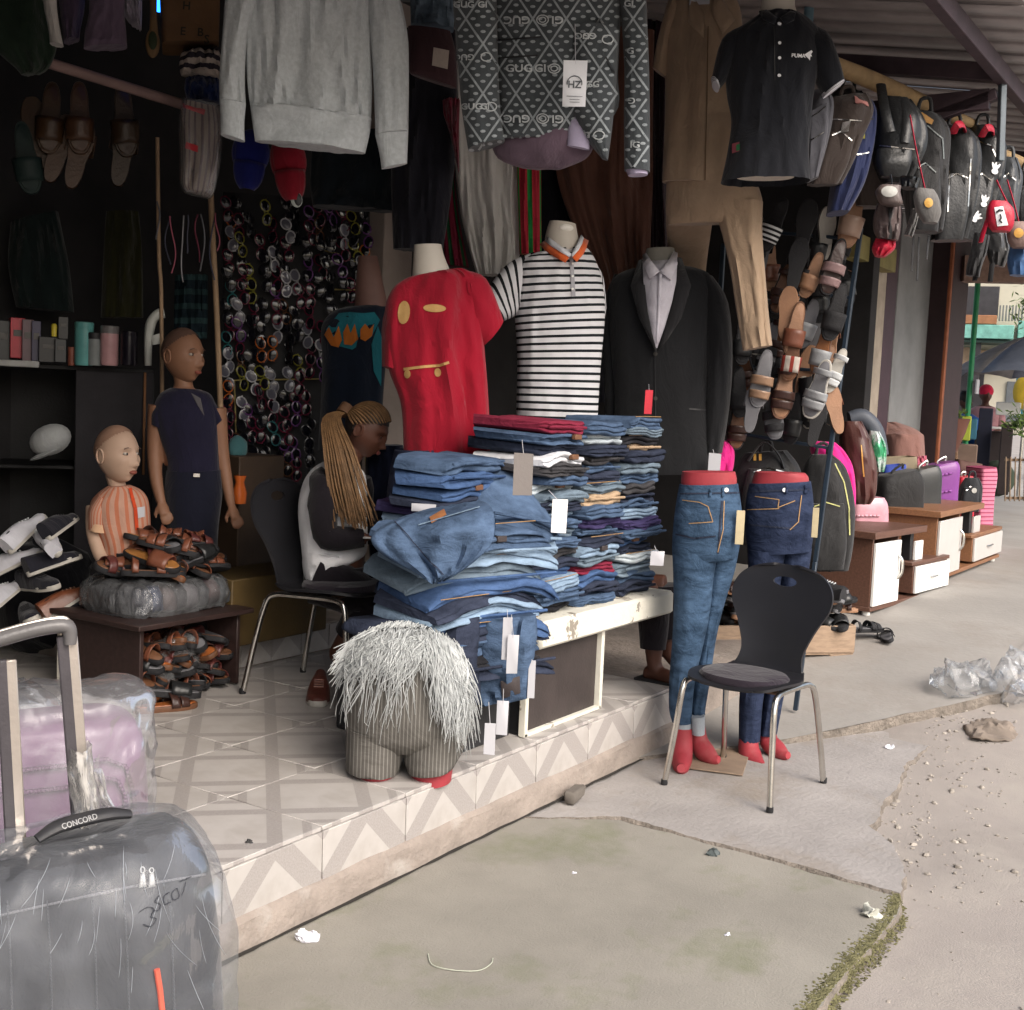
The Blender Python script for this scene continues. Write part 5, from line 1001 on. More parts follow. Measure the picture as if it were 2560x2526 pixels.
# ---------------------------------------------------------------- footwear kit (toe towards -y, sole at z 0)
def foot_outline(L_=.26, W_=.095, n=28):
    out = []
    for k in range(n):
        a = 2 * math.pi * k / n; y = -math.cos(a) * L_ / 2; s_ = math.sin(a); f = .5 - y / L_     # f 1 at toe
        wd = W_ / 2 * (.74 + .30 * sm((f - .35) / .4)) * (1 - .10 * math.exp(-((f - .42) / .14) ** 2)); out.append((math.copysign(abs(s_) ** .72, s_) * wd, y))
    return out
def footwear(label, style, m_sole, m_bed, m_strap, cat_='sandal', group=None):
    t = thing('sandal' if style != 'shoe' else 'shoe', label, cat_, group=group); ol = foot_outline()
    th = .022
    mb = MB(); mb.loft([[V((x * .97, y * .98, 0)) for x, y in ol], [V((x, y, .004)) for x, y in ol], [V((x, y, th - .003)) for x, y in ol], [V((x * .97, y * .985, th)) for x, y in ol]]); mb.build('sole', m_sole, t)
    if style != 'shoe':
        mb = MB(); mb.loft([[V((x * .88, y * .93, th + .001)) for x, y in ol], [V((x * .84, y * .90, th + .004)) for x, y in ol]]); mb.build('footbed', m_bed, t)
    def band(y0, y1, w0, w1, hh=.045):
        mb = MB(); mb.grid(lambda i, j: V((math.cos(math.pi * i) * (w0 + (w1 - w0) * j) * -1, y0 + (y1 - y0) * j, th - .006 + math.sin(math.pi * i) ** .8 * (hh * (.85 + .25 * j)))), 14, 4); mb.build('strap', m_strap, t, solid=.004)
    if style == 'slide': band(-.085, -.005, .045, .05)
    if style == 'slide2': band(-.09, -.055, .042, .046); band(-.03, .01, .05, .048)
    if style == 'cross': band(-.085, -.05, .043, .048, .04); band(-.045, -.01, .05, .047, .048); band(.06, .085, .04, .04, .055)
    if style == 'thong':
        for s_ in (-1, 1): MB().tube([(0, -.075, th), (s_ * .012, -.05, th + .03), (s_ * .038, 0, th + .025), (s_ * .044, .025, th)], .006, 8, sub=3).build('strap', m_strap, t)
    if style == 'shoe':
        rings = []
        for k in range(13):
            y = .124 - k * .0205; f = k / 12; w_ = .5 * (.055 + .035 * sm(f * 1.6)) * (1 if k < 11 else (.8 if k == 11 else .45)); h_ = .075 - .012 * f - .032 * sm((f - .35) / .5) - (.012 if k == 12 else 0)
            rings.append([V((math.copysign(abs(math.cos(a)) ** .7, math.cos(a)) * w_, y, th * .6 + max(0, math.sin(a)) ** .8 * h_)) for a in (2 * math.pi * q / 20 for q in range(20))])
        MB().loft(rings).build('upper', m_strap, t); MB().ball((0, .075, .075), (.022, .042, .008)).build('opening', BLACK, t)
        for k in range(4): MB().tube([(-.018, .0 - k * .016, .074 - k * .005), (.018, .0 - k * .016, .074 - k * .005)], .0035, 6).build('lace', m_bed, t)
    return t
S_BLK = mat('sole_black', (.016, .016, .018), rough=.75, bump=.6, bs=120); S_BRN = leather('sole_brown', (.13, .055, .025), rough=.6); S_TAN = leather('sole_tan', (.30, .16, .09), rough=.6); S_GRY = mat('sole_grey', (.14, .14, .15), rough=.7); S_CRM = mat('sole_cream', (.42, .40, .36), rough=.7)
L_BRN = leather('strap_brown', (.16, .055, .03)); L_DBR = leather('strap_dark_brown', (.04, .018, .014)); L_PNK = leather('strap_dusty', (.26, .17, .17)); L_GRY = leather('strap_grey', (.25, .26, .27)); L_WHT = mat('strap_white', (.55, .57, .58), rough=.5)
def vshoe(u, v, dep, label, style, a, b, c, roll=0, sole_out=False, k=1.0, yaw=0):
    t = footwear(label, style, a, b, c, group='footwear hung on the steel rack'); fr = Fr(u, v, dep); 
    # toe up or down on the rack: local -y -> down, sole or strap towards the camera
    base_ = Matrix.Rotation(fr.a + R(yaw), 4, 'Z') @ Matrix.Rotation(R(roll), 4, 'Y') @ Matrix.Rotation(R(-92 if sole_out else 88), 4, 'X')
    t.rotation_euler = base_.to_euler(); t.location = fr.o; t.scale = (k, k, k); return t
vs_ = [(1462, 425, 'black slide with white stripes high on the rack', 'slide', S_BLK, S_BLK, stripes('three_stripe', (.02, .02, .022), (.75, .77, .78), 45, .5, 'Object', 1), 20, False, 1.05), (1518, 430, 'black slipper showing its ribbed sole at the rack top', 'slide', S_BLK, S_BLK, S_BLK, 8, True, 1.1), (1503, 500, 'black ribbed sole second on the rack', 'slide', S_BLK, S_BLK, S_BLK, 8, True, 1.05),
       (1608, 410, 'tan slide with grey band above the rack pole', 'slide', S_TAN, S_TAN, leather('tan_grey', (.30, .20, .15)), 10, False, 1.2), (1572, 505, 'dusty pink H strap slide on the rack', 'slide2', S_BLK, L_DBR, L_PNK, 14, False, 1.1), (1484, 590, 'brown grey slipper sole in the middle of the rack', 'slide', S_TAN, S_TAN, S_TAN, 4, True, 1.0), (1532, 520, 'orange tan sandal edge behind the black soles', 'slide', S_TAN, S_TAN, S_TAN, 18, False, .9),
       (1500, 622, 'red brown buckle slide on the rack', 'slide', S_BRN, S_TAN, L_BRN, 8, False, 1.05), (1575, 590, 'black slide with small silver square', 'slide', S_BLK, S_BLK, S_BLK, 12, False, 1.1), (1553, 660, 'orange brown insole slipper on the rack', 'slide', S_BRN, leather('insole_orange', (.28, .11, .04)), L_GRY, 12, False, 1.0), (1495, 672, 'slipper with cream and red stripe band', 'slide', S_BRN, S_BRN, stripes('band_stripe', (.45, .40, .35), (.25, .04, .03), 22, .4, 'Object', 0), 6, False, .95),
       (1438, 715, 'tan brown slide low on the rack', 'slide2', S_GRY, S_GRY, leather('strap_tan', (.26, .16, .10)), 8, False, 1.1), (1478, 735, 'dark brown woven sandal with tan insole', 'cross', S_BRN, S_TAN, L_DBR, 6, False, 1.15), (1545, 735, 'dark grey sandal with pale crossing straps', 'cross', S_CRM, S_GRY, L_GRY, 14, False, 1.15), (1420, 770, 'grey slipper sole at the lower left of the rack', 'slide', S_GRY, S_GRY, S_GRY, 6, True, .95),
       (1395, 740, 'black slipper half hidden behind the suit', 'slide', S_BLK, S_BLK, S_BLK, -4, False, 1.0), (1575, 700, 'pale strapped sandal beside the rack pole', 'cross', S_CRM, S_CRM, L_WHT, 20, False, .9), (1400, 640, 'black loafer behind the tan trouser leg', 'slide', S_BLK, S_BLK, blk, 0, False, 1.0), (1545, 460, 'black slide at the back of the rack top', 'slide', S_BLK, S_BLK, blk, 5, False, 1.0), (1525, 610, 'dark grey slipper behind the buckle slide', 'slide', S_GRY, S_GRY, L_GRY, 15, False, 1.0), (1540, 800, 'dark slipper toe hanging below the pale sandal', 'slide', S_BLK, S_GRY, blk, 10, True, .9), (1440, 600, 'black sandal in the shadow of the rack', 'cross', S_BLK, S_BLK, blk, 0, False, 1.0)]
for i, q in enumerate(vs_): vshoe(q[0], q[1], 5.72 + (.06 if i % 3 == 0 else 0) + (.12 if i > 14 else 0), q[2], q[3], q[4], q[5], q[6], q[7], q[8], q[9] * .97, (i * 37 % 30) - 15)
fill = [(1425, 440), (1450, 500), (1475, 545), (1420, 560), (1450, 660), (1410, 700), (1560, 440), (1585, 470), (1545, 560), (1520, 700), (1460, 780), (1500, 790), (1575, 770), (1390, 800), (1505, 560), (1565, 640), (1470, 640), (1520, 760), (1440, 470), (1590, 530), (1430, 620), (1535, 640), (1465, 710), (1555, 700)]
fk = [('dark slipper', 'slide', S_BLK, S_BLK, blk), ('dark brown sandal', 'cross', S_BLK, S_BRN, L_DBR), ('grey soled slipper', 'slide2', S_GRY, S_GRY, S_BLK), ('tan soled slipper', 'slide', S_TAN, S_TAN, L_BRN), ('black sneaker', 'shoe', S_CRM, S_GRY, S_BLK)]
for i, (u, v) in enumerate(fill):
    k = fk[(i * 3 + i // 5) % 5]; vshoe(u, v, 5.86 + .1 * (i % 2), f'{k[0]} in the back layer of the rack, {ORD[i]} of that layer', k[1], k[2], k[3], k[4], (i * 17 % 40) - 20, i % 3 == 0, 1.0, (i * 41 % 50) - 25)
for i, (u, v, dd) in enumerate(((1600, 240, 5.75), (1645, 300, 5.8), (1705, 290, 5.9), (1755, 330, 6.05), (1800, 330, 6.2), (1858, 360, 6.4), (1905, 380, 6.7))):
    bag('backpack', [(u - 22, v - 70, u + 22, v - 64), (u - 36, v - 40, u + 36, v - 34), (u - 40, v + 20, u + 38, v + 24), (u - 34, v + 75, u + 32, v + 78)], [.05, .1, .11, .08], dd, (blkc, brn, blkc)[i % 3], f'dark backpack hanging in the back row, {ORD[i]} from the left', 'backpack', 12)
# ================================================================ floor bags beyond the jeans mannequins
pink = cloth('hot_pink', (.65, .02, .22), rough=.6)
bag('pink_bag', [(1350, 832, 1375, 832), (1338, 850, 1385, 848), (1330, 875, 1385, 875), (1325, 905, 1378, 905)], [.05, .09, .1, .08], 6.0, pink, 'hot pink bag behind the suit jacket cuff', 'bag')
bag('backpack', [(1410, 855, 1480, 850), (1392, 885, 1505, 885), (1388, 940, 1510, 940), (1390, 1010, 1505, 1010)], [.06, .12, .13, .12], 6.15, blkc, 'black backpack with gold buckles behind the leg mannequins', 'backpack', straps=[([(1412, 870, -.1), (1440, 835, -.12), (1470, 860, -.12), (1485, 905, -.14)], .014)], marks=[([(1422, 858), (1427, 857), (1427, 870), (1422, 870)], gold), ([(1432, 858), (1437, 857), (1437, 870), (1432, 870)], gold)])
bag('backpack', [(1535, 858, 1565, 858), (1522, 885, 1590, 885), (1512, 950, 1605, 950), (1515, 1020, 1602, 1022), (1525, 1060, 1592, 1060)], [.05, .11, .13, .13, .09], 6.3, blkc, 'black backpack with yellow green trim by the rack pole', 'backpack', 10, zips=[[(1575, 875), (1592, 910), (1602, 960), (1603, 1010)]], zipm=mat('lime_trim', (.45, .45, .18), rough=.6))
bag('pink_bag', [(1530, 832, 1575, 835), (1530, 850, 1592, 852), (1540, 880, 1608, 885), (1560, 940, 1612, 945), (1575, 975, 1605, 980)], [.06, .1, .11, .1, .06], 6.7, pink, 'hot pink backpack behind the black one with trim', 'backpack', 10)
bag('leather_bag', [(1590, 795, 1625, 795), (1585, 830, 1640, 830), (1590, 880, 1652, 880), (1600, 930, 1650, 930), (1610, 950, 1640, 950)], [.06, .11, .12, .11, .08], 7.0, leather('oxblood', (.075, .03, .025)), 'oxblood brown leather bag leaning behind the pink one', 'bag', 10, zips=[[(1625, 840), (1630, 900)]], zipm=gold)
tag(MB().tube([PD(1602, 790, 7.1) - PD(1602, 790, 7.1), PD(1628, 788, 7.1) - PD(1602, 790, 7.1), PD(1652, 815, 7.1) - PD(1602, 790, 7.1), PD(1664, 860, 7.1) - PD(1602, 790, 7.1)], [.04, .05, .05, .04], 12, sub=5).build('rolled_mat', mat('slate_roll', (.07, .08, .10), rough=.5), None, loc=PD(1602, 790, 7.1)), 'slate grey arched roll over the oxblood bag', 'roll')
bag('foil_bag', [(1640, 812, 1660, 815), (1636, 840, 1672, 842), (1640, 870, 1672, 872), (1650, 890, 1668, 890)], [.04, .07, .07, .04], 7.05, mat('green_foil', (.05, .30, .14), rough=.25, metal=.3, col2=(.6, .65, .65), th=(.45, .55), vs=14), 'shiny green and silver printed bag', 'bag')
# crate of shoes
cz_ = PG(1345, 1262); cr_ = PG(1610, 1240); cw = V((cr_.x, cr_.y, 0)) - V((cz_.x, cz_.y, 0)); ca = math.atan2(cw.y, cw.x); cl = cw.length; m_crate = mat('crate_wood', (.30, .215, .15), rough=.8, st=(2, 9, 9), var=.22)
crt = thing('wooden_crate', 'low pale wooden crate full of shoes behind the black chair', 'crate', cz_, ca); HC = .17
for nm, c, d in (('front_board', (cl / 2, 0, HC), (cl, .02, .16)), ('back_board', (cl / 2, .62, HC), (cl, .02, .16)), ('end_board', (0, .31, HC), (.02, .6, .16)), ('end_board', (cl, .31, HC), (.02, .6, .16)), ('base_board', (cl / 2, .31, HC - .085), (cl, .62, .02)), ('foot', (.1, .04, .04), (.12, .08, .08)), ('foot', (cl - .09, .04, .04), (.12, .08, .08)), ('foot', (cl - .09, .56, .04), (.12, .08, .08)), ('foot', (.1, .56, .04), (.12, .08, .08))): MB().box(c, d, b=.004).build(nm, m_crate, crt)
rc = random.Random(4); CB = Matrix.Translation(cz_) @ Matrix.Rotation(ca, 4, 'Z')
protos = [footwear('black slipper heaped in the wooden crate', 'slide', S_BLK, S_BLK, blk), footwear('brown slipper heaped in the wooden crate', 'slide', S_BLK, S_BRN, L_BRN), footwear('grey and black shoe heaped in the wooden crate', 'shoe', S_GRY, L_WHT, S_BLK, 'shoe'), footwear('tan sandal heaped in the wooden crate', 'cross', S_TAN, S_TAN, L_DBR)]
for i in range(96):
    p_ = protos[rc.choice((0, 0, 0, 1, 2, 2, 3))]; c = p_ if False else copy_tree(p_); c['group'] = 'shoes heaped in the wooden crate'
    c['label'] = c['label'].replace('heaped in', ('buried low in', 'lying midway up in', 'heaped high in', 'on top of the heap in')[min(3, i // 20)])
    lay = i // 20; q = CB @ V((rc.uniform(.1, .55) * cl if i % 2 else rc.uniform(cl * .75, cl - .05), rc.uniform(.06, .55), HC + .02 + lay * .058)); c.location = q; c.rotation_euler = (rc.uniform(-.3, .3), rc.uniform(-.4, .4), rc.uniform(0, 6.3))
for p_ in protos:
    c = p_; q = CB @ V((rc.uniform(.2, cl - .2), .2, HC + .2)); c.location = q; c.rotation_euler = (.2, .2, rc.uniform(0, 6)); c['group'] = 'shoes heaped in the wooden crate'
q = PG(1632, 1212)
for k in range(2):
    s2 = footwear(('dark sandal lying on the pavement beyond the crate', 'second dark sandal lying beside it nearer the furniture')[k], 'cross', S_BLK, S_GRY, S_BLK); s2.location = q + V((.05 * k, -.12 * k, .035 * (1 - k) + .03)); s2.rotation_euler = (0, .5 * k, 1.0 + k)
# ================================================================ luggage and TV stands in front of the neighbouring shops
m_walnut = mat('walnut_board', (.12, .06, .042), rough=.45, st=(1, 10, 10), var=.2); m_oak = mat('oak_board', (.23, .11, .055), rough=.45, st=(1, 10, 10), var=.2); m_gloss = mat('gloss_white', (.80, .80, .77), rough=.25, var=.03, bump=.02)
def tvstand(pa, pb, m, label, mw):
    A = PG(*pa); B = PG(*pb); d = V((B.x - A.x, B.y - A.y, 0)); L_ = d.length; ang = math.atan2(d.y, d.x); t = thing('tv_stand', label, 'tv stand', A, ang); D_ = .42; s_ = L_
    def bx(nm, x0, x1, y0, y1, z0, z1, mm): MB().box(((x0 + x1) / 2, (y0 + y1) / 2, (z0 + z1) / 2), (x1 - x0, y1 - y0, z1 - z0), b=.003).build(nm, mm, t)
    bx('base_board', 0, s_, 0, D_, .05, .08, m)
    for x in (.06, s_ - .06):
        for y in (.05, D_ - .05): MB().ball((x, y, .027), .028).build('foot', m_gloss, t)
    bx('cabinet_side', .0, .02, .01, D_, .08, .53, m); bx('cabinet_side', s_ * .30, s_ * .30 + .02, .01, D_, .08, .53, m); bx('back_panel', .0, s_ * .32, D_ - .02, D_, .08, .53, m)
    bx('top_board', -.04, s_ * .62, -.02, D_, .53, .575, m); bx('cabinet_door', .01, s_ * .31, -.012, .008, .085, .50, mw)
    mb = MB(); mb.tube([(s_ * .28, -.014, .40), (s_ * .285, -.04, .36), (s_ * .285, -.04, .28), (s_ * .28, -.014, .24)], .009, 8, sub=3); mb.build('door_handle', CHROME, t)
    bx('drawer_box', s_ * .52, s_ - .01, .005, D_, .10, .30, m); bx('drawer_front', s_ * .53, s_, -.014, .004, .10, .29, mw); bx('drawer_top', s_ * .48, s_ + .01, -.005, D_, .30, .325, m)
    mb = MB().tube([(s_ * .72, -.016, .20), (s_ * .74, -.03, .20), (s_ * .80, -.03, .20), (s_ * .82, -.016, .20)], .006, 8); mb.build('drawer_handle', CHROME, t)
    bx('support_post', s_ * .54, s_ * .58, .05, .12, .325, .53, BLACK); bx('support_panel', s_ * .58, s_ * .68, .03, .05, .325, .46, mw); return t
tvstand((1640, 1170), (1785, 1110), m_walnut, 'nearer walnut TV stand with bright white doors', m_gloss); tvstand((1762, 1112), (1884, 1062), m_oak, 'farther oak TV stand with greyish white doors', mat('grey_gloss', (.52, .50, .48), rough=.3, var=.04, bump=.02))
def suitcase(rows, ry, dep, m, label, off=20, ribs=0, p=5, name='suitcase', handle=True, mh_=None):
    fr = Fr((rows[0][0] + rows[0][2]) / 2, rows[0][1], dep, off); t = frthing(name, label, 'suitcase', fr); b1 = hang(fr, rows, ry, n=44, sub=4, p=p); b1.build('shell', m, t, 50)
    if ribs:
        h = caster(fr, b1)
        for k in range(ribs): f = (k + .7) / (ribs + .4); a = rows[0]; b = rows[-1]; dstrip(h, [(a[0] + (b[0] - a[0]) * f + 4, a[1] + (b[1] - a[1]) * f), (a[2] + (b[2] - a[2]) * f - 3, a[3] + (b[3] - a[3]) * f)], 3.5, .008).build('rib', m, t, solid=.006)
    if handle:
        a = fr.L(rows[0][0] * .65 + rows[0][2] * .35, rows[0][1]); b = fr.L(rows[0][0] * .35 + rows[0][2] * .65, rows[0][3]); MB().tube([a, a + V((0, 0, .035)), b + V((0, 0, .035)), b], .01, 8, sub=3).build('handle', mh_ or CHROME, t)
    return t
suitcase([(1604, 938, 1662, 938), (1600, 955, 1668, 955), (1600, 1000, 1668, 1000), (1603, 1110, 1664, 1110)], [.09, .11, .11, .1], 8.7, mat('pink_wrap', (.58, .30, .36), rough=.3, var=.12, vs=14, bump=.5, bs=20, coat=.5), 'pink hard suitcase in clear wrap behind the walnut stand', 25, 3)
suitcase([(1662, 898, 1724, 885), (1655, 915, 1735, 905), (1656, 960, 1735, 950), (1662, 1085, 1730, 1080)], [.09, .12, .12, .1], 9.2, blkc, 'black soft suitcase with pale zip line', 25, 1, mh_=blkc)
suitcase([(1718, 888, 1765, 878), (1712, 905, 1770, 895), (1712, 960, 1768, 950), (1718, 1068, 1764, 1064)], [.09, .11, .11, .1], 9.7, mat('graphite_shell', (.04, .043, .045), rough=.35), 'dark graphite suitcase between the black and purple ones', 25, 0)
suitcase([(1752, 878, 1800, 870), (1745, 890, 1804, 885), (1745, 940, 1800, 935), (1750, 1052, 1796, 1048)], [.1, .12, .12, .1], 10.3, mat('purple_shell', (.22, .06, .27), rough=.3, var=.1), 'purple ribbed hard suitcase', 25, 5)
suitcase([(1806, 900, 1828, 898), (1802, 915, 1832, 912), (1802, 1030, 1830, 1028)], [.08, .1, .1], 11.2, mat('red_shell', (.45, .02, .04), rough=.4), 'red suitcase edge behind the dark child backpack', 25)
bag('backpack', [(1822, 902, 1846, 902), (1812, 920, 1852, 918), (1808, 945, 1850, 945), (1812, 965, 1845, 965)], [.05, .09, .09, .06], 10.9, cloth('charcoal_nylon', (.03, .032, .036), rough=.6), 'charcoal child backpack leaning on the red suitcase', 'backpack', 15, marks=[(ell(1838, 926, 5, 5), mat('badge_pale', (.45, .45, .42), rough=.5))])
suitcase([(1836, 882, 1866, 880), (1836, 900, 1868, 900), (1832, 940, 1862, 940), (1830, 1025, 1858, 1025)], .16, 11.6, stripes('pink_stripe_box', (.62, .22, .32), (.30, .06, .12), 26, .3, 'UV', 1), 'pink striped tall box at the end of the luggage row', 30, 0, 7, 'striped_box', False)
suitcase([(1795, 868, 1842, 876), (1795, 880, 1842, 890), (1795, 1015, 1840, 1018)], .14, 12.0, mat('brown_box', (.13, .07, .06), rough=.7), 'brown box top beside the pink striped box', 30, 0, 8, 'brown_box', False)
drape('cloth_heap', [(1650, 798, 1690, 796), (1642, 815, 1735, 815), (1650, 845, 1745, 850), (1660, 1040, 1748, 1040)], 10.6, cloth('mauve_cover', (.24, .13, .11), vs=2), 'dusty brown cloth cover over a heap behind the luggage', 'cover', [.08, .2, .25, .2], (.05, 5, 3))
drape('pink_check_cloth', [(1690, 866, 1748, 860), (1690, 878, 1750, 875), (1700, 895, 1750, 895)], 10.4, stripes('pink_check', (.55, .2, .26), (.4, .09, .13), 40, .5, 'Object', 0), 'pink checked cloth edge under the brown cover', 'cloth', .06)
suitcase([(1655, 872, 1720, 868), (1652, 880, 1724, 876), (1655, 1060, 1722, 1055)], .1, 9.8, mat('khaki_box', (.22, .18, .12), rough=.7), 'khaki flat case behind the black suitcase', 25, 0, 6, 'flat_case', False)
suitcase([(1665, 886, 1702, 880), (1662, 895, 1706, 892), (1665, 1062, 1704, 1060)], .07, 9.6, mat('blue_case', (.03, .06, .32), rough=.4), 'blue case edge behind the black suitcase', 25, 0, 5, 'blue_case', False)
suitcase([(1560, 1002, 1604, 996), (1556, 1015, 1606, 1010), (1560, 1120, 1604, 1118)], .1, 8.3, mat('slate_case', (.03, .034, .038), rough=.5), 'dark low case left of the pink suitcase', 25, 0, 5, 'low_case', False)
# ================================================================ heads and figures
def head_mb(h=.22, n=64, m=48):
    k = h / .22; mb = MB(); vs = []; fs = []
    def pt(th, ph):
        s = V((math.cos(th) * math.cos(ph), math.cos(th) * math.sin(ph), math.sin(th))); x, y, z = .075 * s.x, .098 * s.y, .11 * s.z; lo = max(0, -s.z); up = max(0, s.z)
        x *= 1 - .30 * lo ** 2.2 + .03 * up; fr_ = max(0, -s.y)
        if s.y > 0: y *= 1 - .50 * lo ** 1.2 + .05 * up
        else: y = y * (.90 + .04 * lo) - .012 * lo
        x *= 1 - .05 * fr_ * math.exp(-((z - .03) / .03) ** 2)
        ax = abs(x); g = lambda cx, cz, a, b: math.exp(-((ax - cx) / a) ** 2 - ((z - cz) / b) ** 2)
        if s.y < .15:
            y += .013 * g(.031, .012, .016, .011) - .006 * g(.030, .034, .022, .008) - .006 * g(.046, -.016, .016, .016)
            y -= .013 * g(0, .004, .008, .022) + .025 * g(0, -.027, .0105, .012) + .010 * g(.012, -.033, .007, .007)
            y -= .0075 * g(0, -.054, .019, .005) - .004 * g(0, -.0605, .02, .0022) + .008 * g(0, -.0675, .016, .0055) + .010 * g(0, -.095, .018, .012)
        return V((x, y, z)) * k
    vs.append(pt(-math.pi / 2, 0))
    for j in range(1, m):
        for i in range(n): vs.append(pt(math.pi * j / m - math.pi / 2, 2 * math.pi * i / n))
    vs.append(pt(math.pi / 2, 0))
    for i in range(n):
        fs.append((0, 1 + (i + 1) % n, 1 + i)); fs.append((len(vs) - 1, 1 + (m - 2) * n + i, 1 + (m - 2) * n + (i + 1) % n))
        for j in range(m - 2): fs.append((1 + j * n + i, 1 + j * n + (i + 1) % n, 1 + (j + 1) * n + (i + 1) % n, 1 + (j + 1) * n + i))
    mb.add(vs, fs)
    for sx in (-1, 1):
        mb.ball(V((sx * .074, .014, -.008)) * k, (.007 * k, .016 * k, .027 * k), 12, 8)
        mb.tube([V((sx * (.080 + .003 * math.sin(a)), .014 + .017 * math.cos(a), -.006 + .028 * math.sin(a))) * k for a in (2 * math.pi * q / 16 for q in range(16))], .0042 * k, 6, closed=True)
    return mb
def orient(D):
    y = -V(D).normalized(); z = V((0, 0, 1)); z = (z - y * z.dot(y)).normalized(); x = y.cross(z); return Matrix((x, y, z)).transposed().to_4x4()
def fuse(mb, name, m, parent, vox=.007, smooth=6):
    o = mb.build(name + '_src', m); md = o.modifiers.new('r', 'REMESH'); md.mode = 'VOXEL'; md.voxel_size = vox; md.use_smooth_shade = True
    if smooth: s2 = o.modifiers.new('sm', 'SMOOTH'); s2.iterations = smooth; s2.factor = .4
    me = bpy.data.meshes.new_from_object(o.evaluated_get(bpy.context.evaluated_depsgraph_get())); bpy.data.objects.remove(o); me.name = name
    if not me.materials: me.materials.append(m)
    q = bpy.data.objects.new(name, me); sc.collection.objects.link(q); q.parent = parent; return q
def hand(mb, wr, d, up, k=1.0, curl=.5):
    d = V(d).normalized(); up = V(up).normalized(); s = d.cross(up).normalized(); mb.tube([wr, wr + d * .045 * k, wr + d * .085 * k], [.024 * k, .034 * k, .03 * k], 10, sub=2, flat=.55)
    for i, ln in enumerate((.065, .075, .07, .055)):
        o = wr + d * .08 * k + s * (.026 - i * .0175) * k; mb.tube([o, o + d * ln * .5 * k - up * .006 * k, o + d * ln * .85 * k - up * curl * ln * .6 * k], [.0095 * k, .009 * k, .0075 * k], 8)
    o = wr + d * .03 * k + s * .028 * k; mb.tube([o, o + d * .03 * k + s * .02 * k, o + d * .06 * k + s * .024 * k - up * .012 * k], [.012 * k, .0105 * k, .008 * k], 8)
# ---------------------------------------------------------------- child mannequins
m_skinA = mat('mannequin_tan', (.44, .30, .22), rough=.55, var=.08, vs=4, bump=.05); m_skinB = mat('mannequin_brown', (.23, .115, .068), rough=.55, var=.08, vs=4, bump=.05); m_scalp = mat('scalp_paint', (.10, .055, .04), rough=.7); m_eye = mat('eye_paint', (.03, .02, .018), rough=.4)
def face_bits(t, M, k, brow):
    for sx in (-1, 1):
        mb = MB().ball(V((sx * .031, -.069, .011)) * k, (.012 * k, .010 * k, .0062 * k), 10, 6); mb.v = [M @ p for p in mb.v]; mb.build('eye', mat('eye_white', (.42, .38, .34), rough=.35), t); mb = MB().ball(V((sx * .031 + .002, -.0765, .011)) * k, (.0055 * k, .0035 * k, .0055 * k), 10, 6); mb.v = [M @ p for p in mb.v]; mb.build('iris', m_eye, t)
        mb = MB().tube([V((sx * x, -.087 + x * .25, z)) * k for x, z in ((.016, .032), (.030, .036), (.044, .031))], .0024 * k, 6, sub=2); mb.v = [M @ p for p in mb.v]; mb.build('eyebrow', brow, t)
    mb = MB().ball(V((0, -.086, -.0605)) * k, (.018 * k, .012 * k, .009 * k), 10, 6); mb.v = [M @ p for p in mb.v]; mb.build('lips', mat('lip_paint', (.24, .07, .05), rough=.5), t)
fr = Fr(340, 800, 5.45); t = frthing('child_mannequin', 'taller boy mannequin in navy shirt beside the bamboo stick', 'mannequin', fr)
M = Matrix.Translation(fr.L(346, 672, 0)) @ orient((.72, -.66, -.06)); hb = head_mb(.235); body = MB(); MB().merge(hb, M).build('head', m_skinB, t, 70)
body.tube([fr.L(340, 690, .02), fr.L(346, 720, .01), fr.L(346, 750, .01)], [.045, .04, .055], 14)
body.merge(hang(fr, [(318, 735, 378, 735), (300, 760, 402, 760), (312, 880, 412, 880)], [.05, .08, .08]))
body.tube([fr.L(300, 765, 0), fr.L(292, 840, 0), fr.L(294, 900, -.02), fr.L(304, 948, -.05)], [.05, .036, .030, .022], 12, sub=3); hand(body, fr.L(304, 945, -.05), fr.L(312, 970, -.08) - fr.L(304, 945, -.05), (0, -1, .2), .85)
body.tube([fr.L(408, 770, 0), fr.L(418, 850, 0), fr.L(428, 910, -.02), fr.L(436, 955, -.05)], [.048, .034, .028, .02], 12, sub=3); hand(body, fr.L(436, 953, -.05), fr.L(446, 980, -.08) - fr.L(436, 953, -.05), (0, -1, .2), .85)
fuse(body, 'body', m_skinB, t); face_bits(t, M, .235 / .22, m_scalp)
hc = MB(); hc.merge(hb, M @ Matrix.Translation((0, .004, .006)) @ Matrix.Scale(1.025, 4)); c0 = M @ V((0, 0, 0)); inv = M.inverted(); keep = [i for i, f in enumerate(hc.f) if all((inv @ hc.v[k]).z > .045 - (inv @ hc.v[k]).y * .9 for k in f)]; hc.f = [hc.f[i] for i in keep]; hc.build('painted_hair', m_scalp, t)
m_navy = cloth('navy_jersey', (.013, .012, .028)); b1 = hang(fr, [(322, 732, 375, 735), (300, 745, 398, 745), (288, 775, 410, 775), (292, 800, 412, 800), (312, 860, 414, 860), (316, 895, 416, 892)], [.06, .085, .10, .105, .10, .10], fold=(.012, 5, 3), n=40); b1.build('shirt', m_navy, t, 60)
hang(fr, [(306, 748, 325, 760), (286, 775, 318, 785), (284, 800, 314, 812)], [.06, .065, .06]).build('sleeve', m_navy, t); hang(fr, [(395, 748, 402, 770), (412, 770, 402, 795), (421, 790, 404, 806)], [.05, .055, .05]).build('sleeve', m_navy, t)
h1 = caster(fr, b1); decal(h1, [[(360, 742), (378, 752), (385, 785), (372, 765)]], .005).build('collar_insert', cloth('grey_insert', (.08, .075, .08)), t); decal(h1, [ell(370, 898, 5, 3)], .006)
